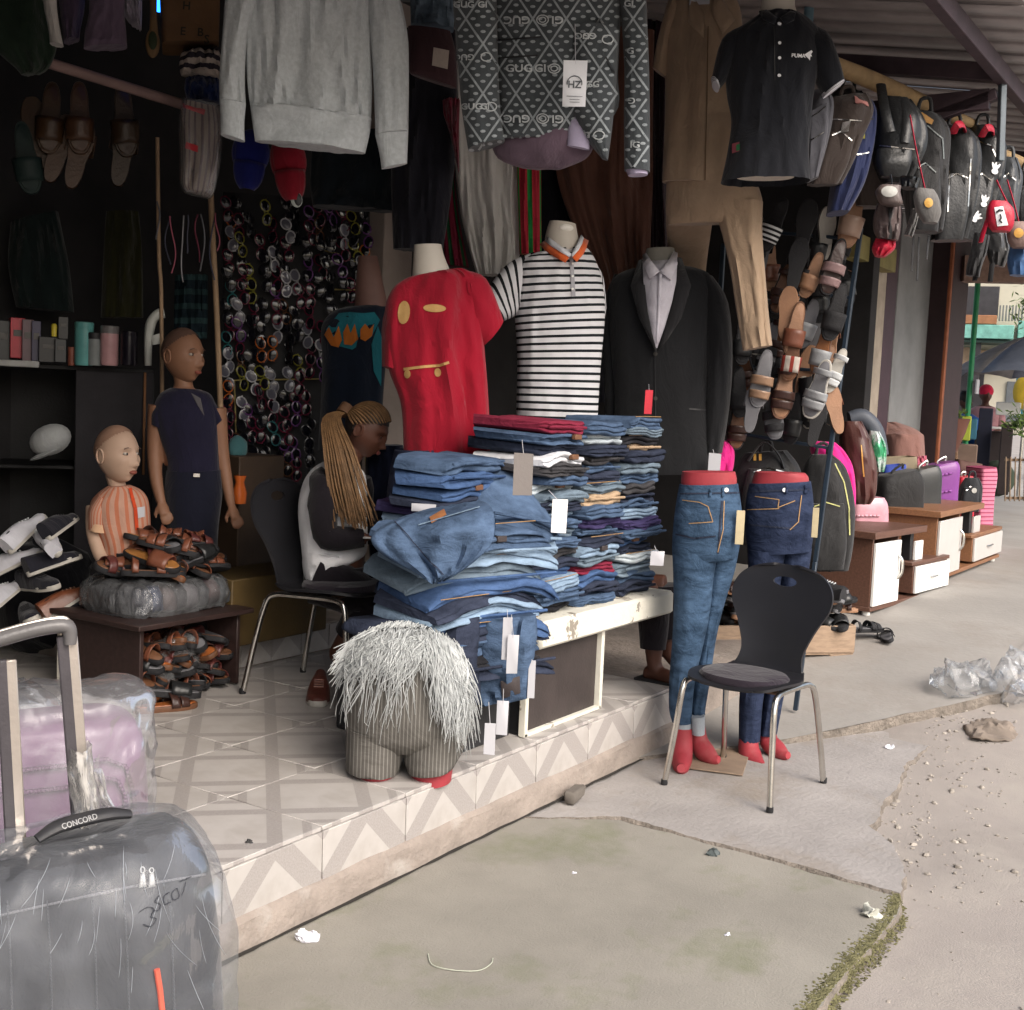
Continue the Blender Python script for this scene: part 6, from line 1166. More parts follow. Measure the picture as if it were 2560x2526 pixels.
hang(fr, [(314, 888, 418, 886), (310, 930, 420, 930), (316, 1000, 412, 1000), (318, 1090, 408, 1090)], [.1, .11, .1, .1], fold=(.01, 5, 5)).build('trousers', cloth('navy_twill', (.009, .010, .02)), t, 60)
MB().box(fr.L(371, 897, -.115), (.03, .006, .018)).build('belt_buckle', CHROME, t)
fr = Fr(225, 950, 5.15); t = frthing('child_mannequin', 'smaller bald child mannequin in an orange striped shirt', 'mannequin', fr)
M = Matrix.Translation(fr.L(222, 858, 0)) @ orient((.70, -.68, -.05)); hb = head_mb(.235); body = MB(); MB().merge(hb, M).build('head', m_skinA, t, 70); body.tube([fr.L(215, 890, .02), fr.L(222, 920, .02), fr.L(225, 945, .02)], [.04, .036, .05], 14)
body.merge(hang(fr, [(200, 930, 250, 930), (180, 950, 272, 950), (192, 1060, 280, 1060), (195, 1100, 278, 1100)], [.05, .075, .08, .08])); body.tube([fr.L(182, 955, 0), fr.L(178, 1005, -.02), fr.L(190, 1050, -.06), fr.L(202, 1065, -.1)], [.045, .034, .028, .022], 12, sub=3); hand(body, fr.L(200, 1062, -.1), (.8, -.3, -.4), (0, -.3, 1), .75)
fuse(body, 'body', m_skinA, t); face_bits(t, M, .235 / .22, m_scalp)
hc = MB(); hc.merge(hb, M @ Matrix.Translation((0, .004, .005)) @ Matrix.Scale(1.02, 4)); inv = M.inverted(); hc.f = [f for f in hc.f if all((inv @ hc.v[k]).z > .05 - (inv @ hc.v[k]).y * 1.0 for k in f)]; hc.build('painted_hair', mat('blond_paint', (.27, .16, .11), rough=.7), t)
m_or = stripes('orange_stripe', (.46, .27, .20), (.45, .16, .09), 22, .4, 'UV', 0)
b1 = hang(fr, [(202, 918, 248, 916), (185, 930, 268, 926), (170, 950, 280, 945), (172, 985, 284, 980), (188, 1030, 284, 1025), (190, 1075, 284, 1072)], [.05, .07, .095, .10, .10, .10], fold=(.014, 5, 4), n=40); b1.build('shirt', m_or, t, 60); hang(fr, [(186, 932, 205, 950), (167, 960, 205, 975), (166, 998, 205, 1003)], [.05, .06, .055], yo=-.03).build('sleeve', m_or, t); hang(fr, [(168, 985, 205, 990), (167, 1000, 206, 1005)], .06, yo=-.03).build('sleeve_band', cloth('orange_band', (.55, .35, .22)), t)
h1 = caster(fr, b1); dstrip(h1, [(245, 922), (255, 960), (258, 1000)], 6, .006).build('placket', cloth('orange_placket', (.5, .06, .02)), t); decal(h1, [[(258, 958), (272, 956), (272, 975), (260, 978)]], .006).build('card', TAG, t)
# ================================================================ left interior: cabinet with goods
fr = Fr(140, 690, 5.85, 0); cab = frthing('display_cabinet', 'dark open cabinet with a grey board panel on the left', 'cabinet', fr)
a, b = fr.L(-80, 690), fr.L(292, 690); zb = -(fr.o.z - PH); w_ = b.x - a.x; m_cab = mat('cabinet_dark', (.007, .007, .008), rough=.6)
MB().box(((a.x + b.x) / 2, .2, -.012), (w_, .5, .024)).build('top_board', m_cab, cab); MB().box((b.x - .01, .2, zb / 2), (.02, .5, -zb)).build('side_board', m_cab, cab); MB().box((a.x, .2, zb / 2), (.02, .5, -zb)).build('side_board', m_cab, cab); MB().box(((a.x + b.x) / 2, .44, zb / 2), (w_, .02, -zb)).build('back_board', m_cab, cab)
p1, p2 = fr.L(143, 692), fr.L(288, 692); MB().box(((p1.x + p2.x) / 2, -.06, -.52), (p2.x - p1.x, .016, 1.0)).build('front_panel', mat('grey_board', (.022, .02, .024), rough=.75, var=.2), cab)
for v_ in (880, 1060): MB().box(((a.x + p1.x) / 2, .2, fr.L(50, v_).z), (p1.x - a.x, .46, .02)).build('shelf', m_cab, cab)
MB().box(fr.L(272, 800, -.075), (.012, .01, .5)).build('trim_strip', mat('orange_chip', (.20, .09, .035), rough=.7), cab)
def bottle(u, v0, v1, wpx, m, label, lidm=None, neck=.75):
    f = Fr(u, v1, 5.75); hh = f.L(u, v0).z; r_ = wpx / 2 * 5.75 / FD; t = frthing('bottle', label, 'bottle', f); MB().lathe([(r_ * .9, 0), (r_, .01), (r_, hh * .8), (r_ * neck, hh * .84)], 18).build('bottle_body', m, t); MB().lathe([(r_ * 1.03 * (neck + .2), hh * .82), (r_ * 1.03, hh * .86), (r_ * 1.03, hh * .98), (r_ * .9, hh)], 18).build('lid', lidm or m, t); MB().lathe([(r_ * 1.02, hh * .80), (r_ * 1.03, hh * .815), (r_ * 1.02, hh * .83)], 18, c0=False, c1=False).build('ring', lidm or m, t)
bottle(158, 608, 690, 34, mat('teal_bottle', (.11, .32, .31), rough=.35, bump=.02), 'teal bottle on the cabinet top'); bottle(178, 628, 690, 28, mat('grey_bottle', (.20, .22, .22), rough=.4, bump=.02), 'grey tumbler between the teal and pink bottles', BLACK); bottle(206, 615, 690, 33, mat('pink_bottle', (.46, .26, .27), rough=.35, bump=.02), 'pink bottle with grey lid on the cabinet top', mat('grey_lid', (.16, .15, .15), rough=.4)); bottle(243, 625, 690, 30, mat('black_bottle', (.012, .01, .016), rough=.25, bump=.02), 'black glossy bottle beside the pink one'); bottle(135, 655, 690, 14, mat('rust_bottle', (.22, .07, .045), rough=.4), 'small rust coloured bottle before the teal bottle')
bx_c = {'dark green': (.02, .028, .026), 'crimson': (.40, .012, .03), 'mauve': (.11, .06, .075), 'indigo': (.03, .025, .07), 'black': (.01, .01, .012), 'slate': (.02, .023, .026)}
for i, (u0, u1, v0, v1, c) in enumerate(((-6, 18, 605, 682, 'slate'), (20, 46, 600, 676, 'crimson'), (42, 62, 603, 682, 'mauve'), (60, 76, 606, 682, 'indigo'), (74, 108, 636, 684, 'black'), (104, 124, 640, 684, 'slate'), (110, 128, 598, 640, 'black'))):
    f = Fr((u0 + u1) / 2, v1, 5.7, 6); w2 = (u1 - u0) * 5.7 / FD; hh = f.L((u0 + u1) / 2, v0).z; t = frthing('perfume_box', f'{c} perfume carton, {ORD[i]} from the left on the cabinet', 'box', f); MB().box((0, .04, hh / 2), (w2, .09, hh), b=.002).build('carton', mat('box_' + c.replace(' ', '_'), bx_c[c], rough=.35, bump=.02), t); MB().box((0, -.006, hh * .62), (w2 * .6, .002, hh * .16), b=.0005).build('print', mat('box_print', (.09, .085, .08), rough=.5), t)
f = Fr(30, 686, 5.6); tag(MB().box((0, 0, 0), (.2, .05, .03)).build('white_carton', mat('dim_white', (.3, .3, .29), rough=.5), None, loc=f.o, rz=f.a), 'flat white carton at the cabinet edge', 'box')
f = Fr(102, 623, 5.68); tag(MB().lathe([(.012, -.03), (.014, .02), (.008, .03)], 12).build('perfume_bottle', mat('yellow_cap', (.5, .4, .04), rough=.4), None, loc=f.o), 'tiny yellow bottle above the black perfume carton', 'bottle')
f = Fr(290, 640, 5.6); t = frthing('table_lamp', 'white arched lamp stand next to the boy mannequin', 'lamp', f); hang(f, [(273, 690, 286, 690), (272, 640, 288, 645), (276, 606, 294, 614), (292, 586, 300, 604), (308, 580, 312, 600)], [.025, .03, .03, .025, .018], p=3, n=20).build('arm', mat('dim_plastic', (.36, .37, .34), rough=.35), t); hang(f, [(284, 635, 306, 628), (284, 652, 306, 648)], .025, p=3).build('tray', MATS['dim_plastic'], t)
f = Fr(95, 830, 5.6); t = frthing('sun_hat', 'white hat lying on the dark cabinet shelf', 'hat', f); MB().ball((0, 0, 0), (.095, .08, .07), 20, 10).build('crown', cloth('white_cap', (.32, .33, .33)), t); MB().ball((-.05, -.03, -.05), (.07, .05, .012), 16, 6).build('brim', MATS['white_cap'], t); t.rotation_euler = (0, R(-25), f.a)
# hanging brown slippers and dim clothes upper left
for i, (u, v, c, st) in enumerate(((70, 250, 0, 'slide2'), (95, 225, 0, 'slide'), (112, 280, 1, 'slide2'), (150, 225, 1, 'slide'), (148, 290, 1, 'slide'), (235, 230, 2, 'slide'), (232, 285, 2, 'slide'), (50, 300, 3, 'slide'))):
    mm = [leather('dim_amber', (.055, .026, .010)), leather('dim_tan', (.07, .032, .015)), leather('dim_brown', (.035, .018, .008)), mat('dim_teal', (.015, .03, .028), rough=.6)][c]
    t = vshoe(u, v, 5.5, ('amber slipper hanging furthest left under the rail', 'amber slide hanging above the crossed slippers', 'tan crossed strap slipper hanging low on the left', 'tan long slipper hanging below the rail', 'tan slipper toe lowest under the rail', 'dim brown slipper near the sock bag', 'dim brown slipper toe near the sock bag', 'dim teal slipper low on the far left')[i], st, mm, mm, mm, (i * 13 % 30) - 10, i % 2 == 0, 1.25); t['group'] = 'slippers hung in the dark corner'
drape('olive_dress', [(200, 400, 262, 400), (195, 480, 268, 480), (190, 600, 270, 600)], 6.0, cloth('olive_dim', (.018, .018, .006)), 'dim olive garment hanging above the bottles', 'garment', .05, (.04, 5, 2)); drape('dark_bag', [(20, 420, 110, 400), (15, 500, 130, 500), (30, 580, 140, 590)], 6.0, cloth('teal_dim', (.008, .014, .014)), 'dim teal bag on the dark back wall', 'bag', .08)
for i, (u, v0, v1, u1) in enumerate(((300, 480, 620, 306), (398, 372, 770, 416))):
    f = Fr(u, v0, 5.55); tag(MB().tube([f.L(u - 3, v0 - 220, 0), f.L(u, v0), f.L((u + u1) / 2 + 1, (v0 + v1) / 2), f.L(u1, v1 + (0 if i else 150))], .013 if i else .009, 10, sub=4).build('bamboo_stick', mat('stick_wood', (.30, .20, .12), rough=.7), None, loc=f.o, rz=f.a), ('thin stick standing behind the boy mannequin', 'tall pale bamboo stick in front of the sunglasses')[i], 'stick')
for i in range(9):
    f = Fr(300 + i * 14, 400, 5.5); a_ = 380 + (i * 29) % 30; pts = [f.L(300 + i * 14 + (2 + i % 3) * math.sin(k * .9 + i * 2) + (k - 3) ** 2 * (.6 if i % 2 else -.5), a_ + k * (12 + i % 4 * 3), .02) for k in range(7)]; tag(MB().tube(pts, .004, 6, sub=3).build('bead_chain', mat(('chain_silver', 'chain_dark', 'chain_red')[i % 3], ((.12, .12, .13), (.05, .05, .07), (.14, .03, .05))[i % 3], rough=.35, metal=.5), None, loc=f.o, rz=f.a), f'{("silver", "dark", "red")[i % 3]} hanging chain, {ORD[i]} from the left between the sticks', 'chain', 'chains hanging between the sticks')
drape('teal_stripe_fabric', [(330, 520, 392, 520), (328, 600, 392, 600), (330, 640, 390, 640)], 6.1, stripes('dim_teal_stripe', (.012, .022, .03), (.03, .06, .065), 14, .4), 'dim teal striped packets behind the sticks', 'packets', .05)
# ================================================================ sunglasses display
fr = Fr(565, 640, 6.25, 0); o_ = hang(fr, [(418, 360, 700, 380), (420, 620, 715, 630), (430, 905, 725, 905)], .02, p=8, n=24).build('display_board', mat('board_black', (.008, .008, .010), rough=.6), None, loc=fr.o + fr.ey * .05, rz=fr.a); tag(o_, 'black board behind the rows of sunglasses', 'board')
gf = frthing('wire_grid', 'yellowish wire grid frame on the sunglasses board', 'wire grid', fr); wm_ = mat('yellow_wire', (.32, .25, .08), rough=.5)
for q in (((440, 718), (612, 715)), ((442, 718), (448, 900)), ((690, 520), (690, 880)), ((600, 470), (640, 480)), ((560, 545), (700, 548))): MB().tube([fr.L(*q[0], -.03), fr.L(*q[1], -.03)], .004, 6).build('wire', wm_, gf)
gcol = {'black': (.012, .012, .014), 'maroon': (.10, .012, .03), 'silver': (.28, .28, .30), 'white': (.5, .5, .52), 'yellow': (.22, .21, .03), 'purple': (.12, .04, .16), 'brown': (.09, .04, .02), 'teal': (.03, .14, .15), 'orange': (.40, .10, .02)}
lensm = mat('lens', (.008, .008, .012), rough=.1, spec=.5, bump=0); lensp = mat('lens_pale', (.12, .12, .15), rough=.12, spec=.6, bump=0)
def glasses_proto(c, pale):
    t = thing('sunglasses', '', 'sunglasses'); m = mat('frame_' + c, gcol[c], rough=.25, bump=.02, spec=.6)
    for s_ in (-1, 1):
        ring = [V((s_ * .034 + .029 * math.cos(a), 0, .024 * math.sin(a) - .004 * math.cos(a) * s_)) for a in (2 * math.pi * k / 14 for k in range(14))]; MB().tube(ring, .0042, 5, closed=True).build('rim', m, t)
        mb = MB(); mb.add(ring + [V((s_ * .034, -.005, 0))], [(k, (k + 1) % 14, 14) for k in range(14)]); mb.build('lens', lensp if pale else lensm, t)
        MB().tube([(s_ * .064, 0, .008), (s_ * .06, .02, .008), (s_ * -.01, .03, 0), (s_ * -.05, .032, -.012)], .0035, 5).build('temple', m, t)
    MB().tube([(-.008, 0, .005), (0, -.003, .009), (.008, 0, .005)], .004, 6).build('bridge', m, t); return t
gp = [(c, glasses_proto(c, c in ('white', 'silver'))) for c in gcol]; rg = random.Random(21); used = set()
wts = ['black'] * 9 + ['maroon'] * 7 + ['silver'] * 2 + ['white'] * 1 + ['yellow'] * 2 + ['purple'] * 3 + ['brown'] * 3 + ['teal'] + ['orange']
n_ = 0
for r_ in range(16):
    for c_ in range(13):
        u = 432 + c_ * 21.5 + rg.uniform(-6, 6); v = 392 + r_ * 32 + rg.uniform(-7, 7) + c_ * 2
        if u > 640 and v > 560 or (u > 600 and v > 720) or rg.random() < .08: continue
        c = rg.choice(wts); src = dict(gp)[c]
        if c not in used: o = src; used.add(c)
        else: o = copy_tree(src)
        zone = ('upper', 'middle', 'lower')[min(2, r_ // 6)]; col_ = ('left', 'centre', 'right')[min(2, c_ // 5)]
        tag(o, f'{c} framed sunglasses hanging in the {zone} {col_} of the display board, {ORD[r_]} row', 'sunglasses', 'sunglasses on the display board'); q = fr.L(u, v, -.04 - rg.random() * .02); o.location = fr.o + fr.ex * q.x + fr.ey * q.y + V((0, 0, q.z)); o.rotation_euler = (Matrix.Rotation(fr.a + rg.uniform(-.5, .5), 4, 'Z') @ Matrix.Rotation(R(78 + rg.uniform(-14, 14)), 4, 'Y') @ Matrix.Rotation(rg.uniform(-.3, .3), 4, 'X')).to_euler(); n_ += 1
for c, src in gp:
    if c not in used: [bpy.data.objects.remove(x) for x in list(src.children)]; bpy.data.objects.remove(src)
# dim teal shirt form by the pier
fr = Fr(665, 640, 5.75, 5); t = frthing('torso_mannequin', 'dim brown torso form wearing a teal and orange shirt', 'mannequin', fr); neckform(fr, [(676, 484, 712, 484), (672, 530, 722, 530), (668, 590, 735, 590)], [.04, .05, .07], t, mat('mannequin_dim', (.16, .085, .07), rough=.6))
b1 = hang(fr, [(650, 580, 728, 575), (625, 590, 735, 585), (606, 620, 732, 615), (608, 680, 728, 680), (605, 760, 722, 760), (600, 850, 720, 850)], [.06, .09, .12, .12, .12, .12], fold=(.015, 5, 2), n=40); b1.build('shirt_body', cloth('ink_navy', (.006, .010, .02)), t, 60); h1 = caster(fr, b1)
decal(h1, [[(640, 592), (660, 590), (685, 592), (706, 590), (716, 604), (700, 636), (665, 660), (628, 650), (616, 622)]], .006).build('chest_panel', cloth('teal_panel', (.012, .12, .15)), t)
for k, po in enumerate(([(614, 632), (622, 618), (630, 640), (640, 616), (646, 642), (640, 656), (626, 652)], [(648, 628), (656, 612), (662, 630), (670, 612), (676, 640), (664, 652), (650, 650)], [(680, 622), (688, 612), (696, 622), (704, 612), (700, 634), (688, 644), (680, 640)])): decal(h1, [po], .012).build('print', cloth('orange_print', (.34, .10, .015)), t)
decal(h1, [[(700, 650), (712, 615), (720, 640), (718, 730), (704, 700)]], .006).build('side_panel', MATS['teal_panel'], t)
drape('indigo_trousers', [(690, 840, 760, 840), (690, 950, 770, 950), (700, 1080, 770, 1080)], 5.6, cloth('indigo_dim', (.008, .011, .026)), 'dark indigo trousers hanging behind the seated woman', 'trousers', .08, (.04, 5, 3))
# ================================================================ low table of sandals
A = PZ(262, 1338, PH); B = PZ(487, 1302, PH); tw = B.x - A.x; td = .5; tz = .33
tb_ = thing('low_table', 'dark brown low table with an open shelf of sandals', 'table', (A.x, A.y, PH))
def tbx(nm, c, d, m=DKWOOD): MB().box(c, d, b=.003).build(nm, m, tb_)
tbx('table_top', (tw / 2, td / 2 - .01, tz), (tw + .08, td + .06, .022)); tbx('side_panel', (.01, td / 2, tz / 2), (.02, td, tz - .02)); tbx('side_panel', (tw - .01, td / 2, tz / 2), (.02, td, tz - .02)); tbx('back_panel', (tw / 2, td - .01, tz / 2), (tw - .04, .015, tz - .02)); tbx('edge_trim', (-.004, td - .005, tz / 2), (.012, .02, tz - .02), m_oldwhite)
TT = V((A.x, A.y, PH + tz + .012))
pk = thing('wrapped_bundle', 'plastic wrapped bundle of goods under the sandals on the low table', 'bundle', TT + V((.05, .08, 0)))
rp = random.Random(6); pcs = ((.03, .03, .045), (.02, .03, .075), (.10, .07, .07), (.05, .045, .05), (.14, .13, .14), (.025, .025, .03), (.07, .03, .03), (.04, .05, .06)); allp = MB()
for k in range(8):
    x0 = .02 + k * (tw - .06) / 8; q = MB(); q.loft([[V((x0 + .04 + math.copysign(abs(math.cos(a)) ** .5, math.cos(a)) * .042 * s_, .18 + math.copysign(abs(math.sin(a)) ** .5, math.sin(a)) * .18 * s_, z)) for a in (2 * math.pi * i_ / 24 for i_ in range(24))] for s_, z in ((.85, 0), (1, .02), (1, .05), (.97, .085), (.8, .115), (.4, .125))]); q.wrinkle(14, .012, k); q.build('packet', cloth(f'packet_{k}', pcs[k], rough=.5, spec=.4), pk, 60); allp.merge(q)
f3 = MB(); f3.loft([[V((tw * .46 + math.copysign(abs(math.cos(a)) ** .45, math.cos(a)) * tw * .5 * s_, .18 + math.copysign(abs(math.sin(a)) ** .45, math.sin(a)) * .205 * s_, z)) for a in (2 * math.pi * i_ / 120 for i_ in range(120))] for s_, z in ((1.0, .0), (1.03, .02), (1.04, .045), (1.04, .07), (1.03, .095), (1.0, .115), (.9, .135), (.7, .142))]); f3.wrinkle(18, .014, 2).wrinkle(50, .009, 5); f3.build('film_wrap', film('wrap_film', (.75, .77, .8), .10, 22, 1.0, 1.0), pk, 25)
rs = random.Random(9); kinds = [('brown leather sandal', 'cross', S_BLK, S_BRN, L_BRN), ('dark maroon sandal', 'slide2', S_BLK, S_BRN, leather('maroon_leather', (.09, .025, .022))), ('tan slipper', 'slide', S_BLK, leather('amber_bed', (.32, .14, .04)), L_BRN), ('black slipper', 'slide', S_BLK, S_GRY, blk), ('orange insole sandal', 'cross', S_BRN, leather('orange_bed', (.36, .11, .03)), L_DBR)]
pr = [(k[0], footwear(k[0], k[1], k[2], k[3], k[4])) for k in kinds]; first = set()
def spill(i, q, e, where, grp):
    nm, src = pr[i]
    o = src if i not in first else copy_tree(src); first.add(i); o.location = q; o.rotation_euler = e; tag(o, f'{nm} {where}', 'sandal', grp)
for i in range(34):
    lay = 0 if i < 14 else (1 if i < 26 else 2); spill(rs.choice((0, 1, 1, 1, 2, 3, 4, 0)), TT + V((.12 + (i % 12) / 12 * (tw - .12) * (1 if lay == 0 else .8) + (.05 if lay else 0), .10 + rs.uniform(0, .25), .16 + lay * .05)), (rs.uniform(-.35, .35), rs.uniform(-.5, .5), rs.uniform(0, 6.3)), ('at the bottom of the heap on the low table', 'in the middle of the heap on the low table', 'on top of the heap on the low table')[lay], 'sandals heaped on the low table')
for i in range(64):
    lay = min(3, i // 16); spill(rs.choice((0, 0, 1, 1, 3, 4)), V((A.x + .075 + (i % 8) / 7 * (tw - .15), A.y + (.13 if i % 16 < 8 else .33) + rs.uniform(-.02, .03), PH + .012 + lay * .062)), (rs.uniform(-.3, .3), rs.uniform(-.5, .5), rs.uniform(-.5, .5) + rs.choice((0, 3.14))), ('on the floor of the table shelf', 'low in the table shelf', 'midway up the table shelf', 'highest in the table shelf')[lay], 'sandals inside the low table')
q = PZ(312, 1340, PH); spill(4, q + V((0, 0, .0)), (0, 0, 1.2), 'standing on the tiles before the low table', None); spill(3, q + V((.03, .02, .045)), (.1, .1, 1.0), 'lying on the sandal before the low table', None)
for i, (c, r3) in enumerate((((.2, .14, .10), (.13, .10, .08)), ((.38, .15, .12), (.14, .10, .09)), ((.28, .10, .2), (.12, .08, .06)))):
    tag(MB().ball(c, r3, 24, 14).wrinkle(14, .03, i).wrinkle(40, .008, i).build('plastic_bag', film('sandal_film', haze=.10, wr=16, gl=.8), None, 70, loc=(A.x, A.y, PH)), ('clear plastic bag over the sandals, left of the table shelf', 'clear plastic bag over the sandals, middle of the table shelf', 'clear plastic bag over the highest shelf sandals')[i], 'plastic bag')
# sneakers heaped at the far left
sn = [footwear('white sneaker', 'shoe', S_CRM, L_WHT, cloth('white_knit', (.5, .5, .54)), 'shoe'), footwear('black sneaker', 'shoe', S_CRM, BLACK, cloth('black_knit', (.014, .014, .02)), 'shoe'), footwear('brown leather shoe', 'shoe', S_CRM, S_BRN, leather('rust_leather', (.14, .045, .02)), 'shoe')]
sl_ = [(0, 55, 1000, 60, 'white sneaker topmost in the heap at the left edge'), (0, 30, 1060, 20, 'white sneaker in the middle of the left heap'), (0, 15, 1120, 75, 'white sneaker lowest at the left picture edge'), (1, 105, 1060, 50, 'black sneaker with pale sole leaning in the left heap'), (1, 75, 1100, -30, 'black sneaker lying below the leaning one'), (2, 135, 1130, 40, 'rust brown shoe beside the low table'), (1, 110, 1160, 10, 'black shoe with cream sole at the heap bottom'), (1, 120, 990, 80, 'black sneaker high in the left heap'), (1, 60, 1160, -60, 'black sneaker under the white ones'), (0, 95, 1010, 110, 'white sneaker tilted beside the topmost one')]
seen = set()
for i, (k, u, v, r_, lb) in enumerate(sl_):
    o = sn[k] if k not in seen else copy_tree(sn[k]); seen.add(k); o.location = PD(u, v + 12, 5.1); o.rotation_euler = (R(-35 + i * 7 % 30), R(r_ * .4), R(r_ + 30)); o.scale = (.98, .98, .98); tag(o, lb, 'shoe', 'shoes heaped at the left edge')
hp_ = PD(85, 1130, 5.75); tag(MB().ball((0, 0, 0), (.24, .2, .30), 20, 12).wrinkle(6, .08).build('black_sack', cloth('sack_black', (.009, .009, .012)), None, loc=V((hp_.x, hp_.y, .50))), 'black sack under the heap of shoes', 'sack')
q = PZ(12, 1212, PH); tag(MB().ball((0, 0, .03), (.045, .045, .04)).build('red_ball', mat('red_ball', (.3, .02, .02), rough=.5), None, loc=q), 'small red ball at the left edge', 'ball')
yb = PZ(560, 1215, PH + .14); tag(MB().box((yb.x, yb.y + .25, PH + .3), (.62, .3, .3), b=.005).build('wooden_chest', mat('yellow_chest', (.09, .058, .02), rough=.6)), 'yellow brown wooden chest behind the seated woman', 'chest'); ys_ = PD(450, 1000, 5.9); tag(MB().box((ys_.x, ys_.y, .85), (.3, .3, .75), b=.005).build('wooden_counter', mat('brown_counter', (.045, .028, .017), rough=.6)), 'brown counter side behind the boy mannequin', 'counter')
f = Fr(452, 930, 5.6); tag(MB().lathe([(.03, 0), (.034, .05), (.02, .1), (.03, .13)], 14).build('orange_bottle', mat('orange_glass', (.45, .10, .02), rough=.2), None, loc=f.o + V((0, 0, -.05))), 'small orange bottle beside the boy mannequin', 'bottle'); f = Fr(448, 845, 5.8); tag(MB().ball((0, 0, 0), (.055, .04, .06)).wrinkle(20, .012).build('teal_pouch', cloth('teal_pouch', (.05, .13, .14)), None, loc=f.o), 'dim teal pouch behind the boy mannequin', 'pouch')
# ================================================================ seated woman
fr = Fr(640, 1000, 5.3, 0); wm = frthing('person', 'seated woman with golden braids in a white vest over black, looking down', 'person', fr)
SK = mat('skin_dark', (.085, .034, .022), rough=.5, var=.12, vs=10, bump=.05)
M = Matrix.Translation(fr.L(692, 812, 0)) @ orient((.84, -.26, -.46)); body = MB(); body.merge(head_mb(.225), M)
body.tube([fr.L(676, 835, .02), fr.L(655, 868, .02), fr.L(640, 890, .02)], [.052, .055, .07], 16)
body.merge(hang(fr, [(612, 872, 672, 880), (588, 895, 688, 905), (582, 960, 688, 965), (580, 1030, 690, 1040), (576, 1090, 680, 1098)], [.08, .14, .13, .12, .14]))
sh_, el_, wr_ = fr.L(614, 905, -.12), fr.L(614, 1006, -.16), fr.L(690, 1016, -.16); body.tube([sh_, fr.L(610, 955, -.15), el_, fr.L(640, 1018, -.17), wr_], [.056, .05, .042, .038, .026], 14, sub=3); hand(body, wr_, fr.L(722, 1004, -.17) - wr_, (0, -.3, 1), 1.0, .7)
s2, e2, w2 = fr.L(672, 905, .14), fr.L(690, 1000, .16), fr.L(738, 1005, .05); body.tube([s2, e2, w2], [.05, .042, .026], 12, sub=3); hand(body, w2, V((.6, -.5, -.1)), (0, 0, 1), 1.0, .6)
kn = fr.L(690, 1135, -.1); an = fr.L(640, 1222, -.04); body.tube([fr.L(598, 1095, -.08), fr.L(645, 1112, -.1), kn], [.09, .082, .06], 14, sub=3); body.tube([kn, fr.L(672, 1175, -.06), an], [.06, .052, .034], 14, sub=3); body.tube([an, fr.L(636, 1236, -.05), fr.L(655, 1246, -.12), fr.L(668, 1248, -.16)], [.034, .036, .032, .022], 12, sub=3)
k2 = fr.L(720, 1110, .2); body.tube([fr.L(610, 1090, .1), k2], [.085, .06], 12, sub=2); body.tube([k2, fr.L(712, 1180, .2), fr.L(690, 1235, .25)], [.058, .05, .034], 12, sub=2)
for i_ in range(5): o_ = fr.L(668, 1248, -.16) + V((-.02 + i_ * .011, 0, -.004)); body.tube([o_, o_ + V((.018, -.02, -.003))], [.009, .006], 6)
fuse(body, 'body', SK, wm, .0042, 1)
for sx in (-1, 1):
    mb = MB().ball(V((sx * .031, -.079, .010)), (.012, .005, .003), 10, 6); mb.v = [M @ p for p in mb.v]; mb.build('eyelid', m_eye, wm)
mb = MB().ball(V((0, -.094, -.061)), (.022, .008, .010), 12, 6); mb.v = [M @ p for p in mb.v]; mb.build('lips', mat('lips_dark', (.13, .035, .03), rough=.4), wm)
vest = cloth('white_vest', (.78, .78, .80), vs=4); mvb = hang(fr, [(618, 868, 668, 876), (590, 884, 686, 890), (570, 915, 692, 915), (562, 965, 692, 970), (568, 1030, 692, 1040), (572, 1068, 664, 1062)], [.09, .15, .16, .15, .15, .15], fold=(.016, 5, 6), n=48, sub=5); mvb.build('vest', vest, wm, 60)
hang(fr, [(572, 1035, 668, 1042), (570, 1062, 664, 1058), (574, 1088, 640, 1078)], [.16, .165, .155], fold=(.03, 9, 3)).build('vest_hem', vest, wm, 60)
blks = cloth('black_jersey', (.011, .009, .012)); MB().tube([sh_ + V((.01, .0, .04)), sh_, fr.L(609, 955, -.165), el_ + V((0, -.01, 0)), fr.L(642, 1018, -.18), wr_.lerp(fr.L(642, 1018, -.17), .15)], [.04, .068, .062, .056, .052, .040], 16, sub=4).wrinkle(14, .012).build('sleeve', blks, wm)
MB().tube([s2, e2, w2.lerp(e2, .2)], [.07, .06, .045], 14, sub=4).wrinkle(14, .01).build('sleeve', blks, wm)
hang(fr, [(575, 1060, 690, 1068), (572, 1095, 700, 1105), (585, 1115, 690, 1120)], [.15, .17, .14]).build('trousers', blks, wm); MB().tube([fr.L(600, 1092, -.08), fr.L(645, 1110, -.1), kn, fr.L(675, 1170, -.07), fr.L(655, 1200, -.05)], [.115, .105, .085, .072, .06], 16, sub=4).wrinkle(10, .012).build('trouser_leg', blks, wm); MB().tube([fr.L(610, 1090, .1), k2, fr.L(712, 1180, .2), fr.L(700, 1210, .22)], [.11, .085, .07, .06], 14, sub=3).build('trouser_leg', blks, wm)
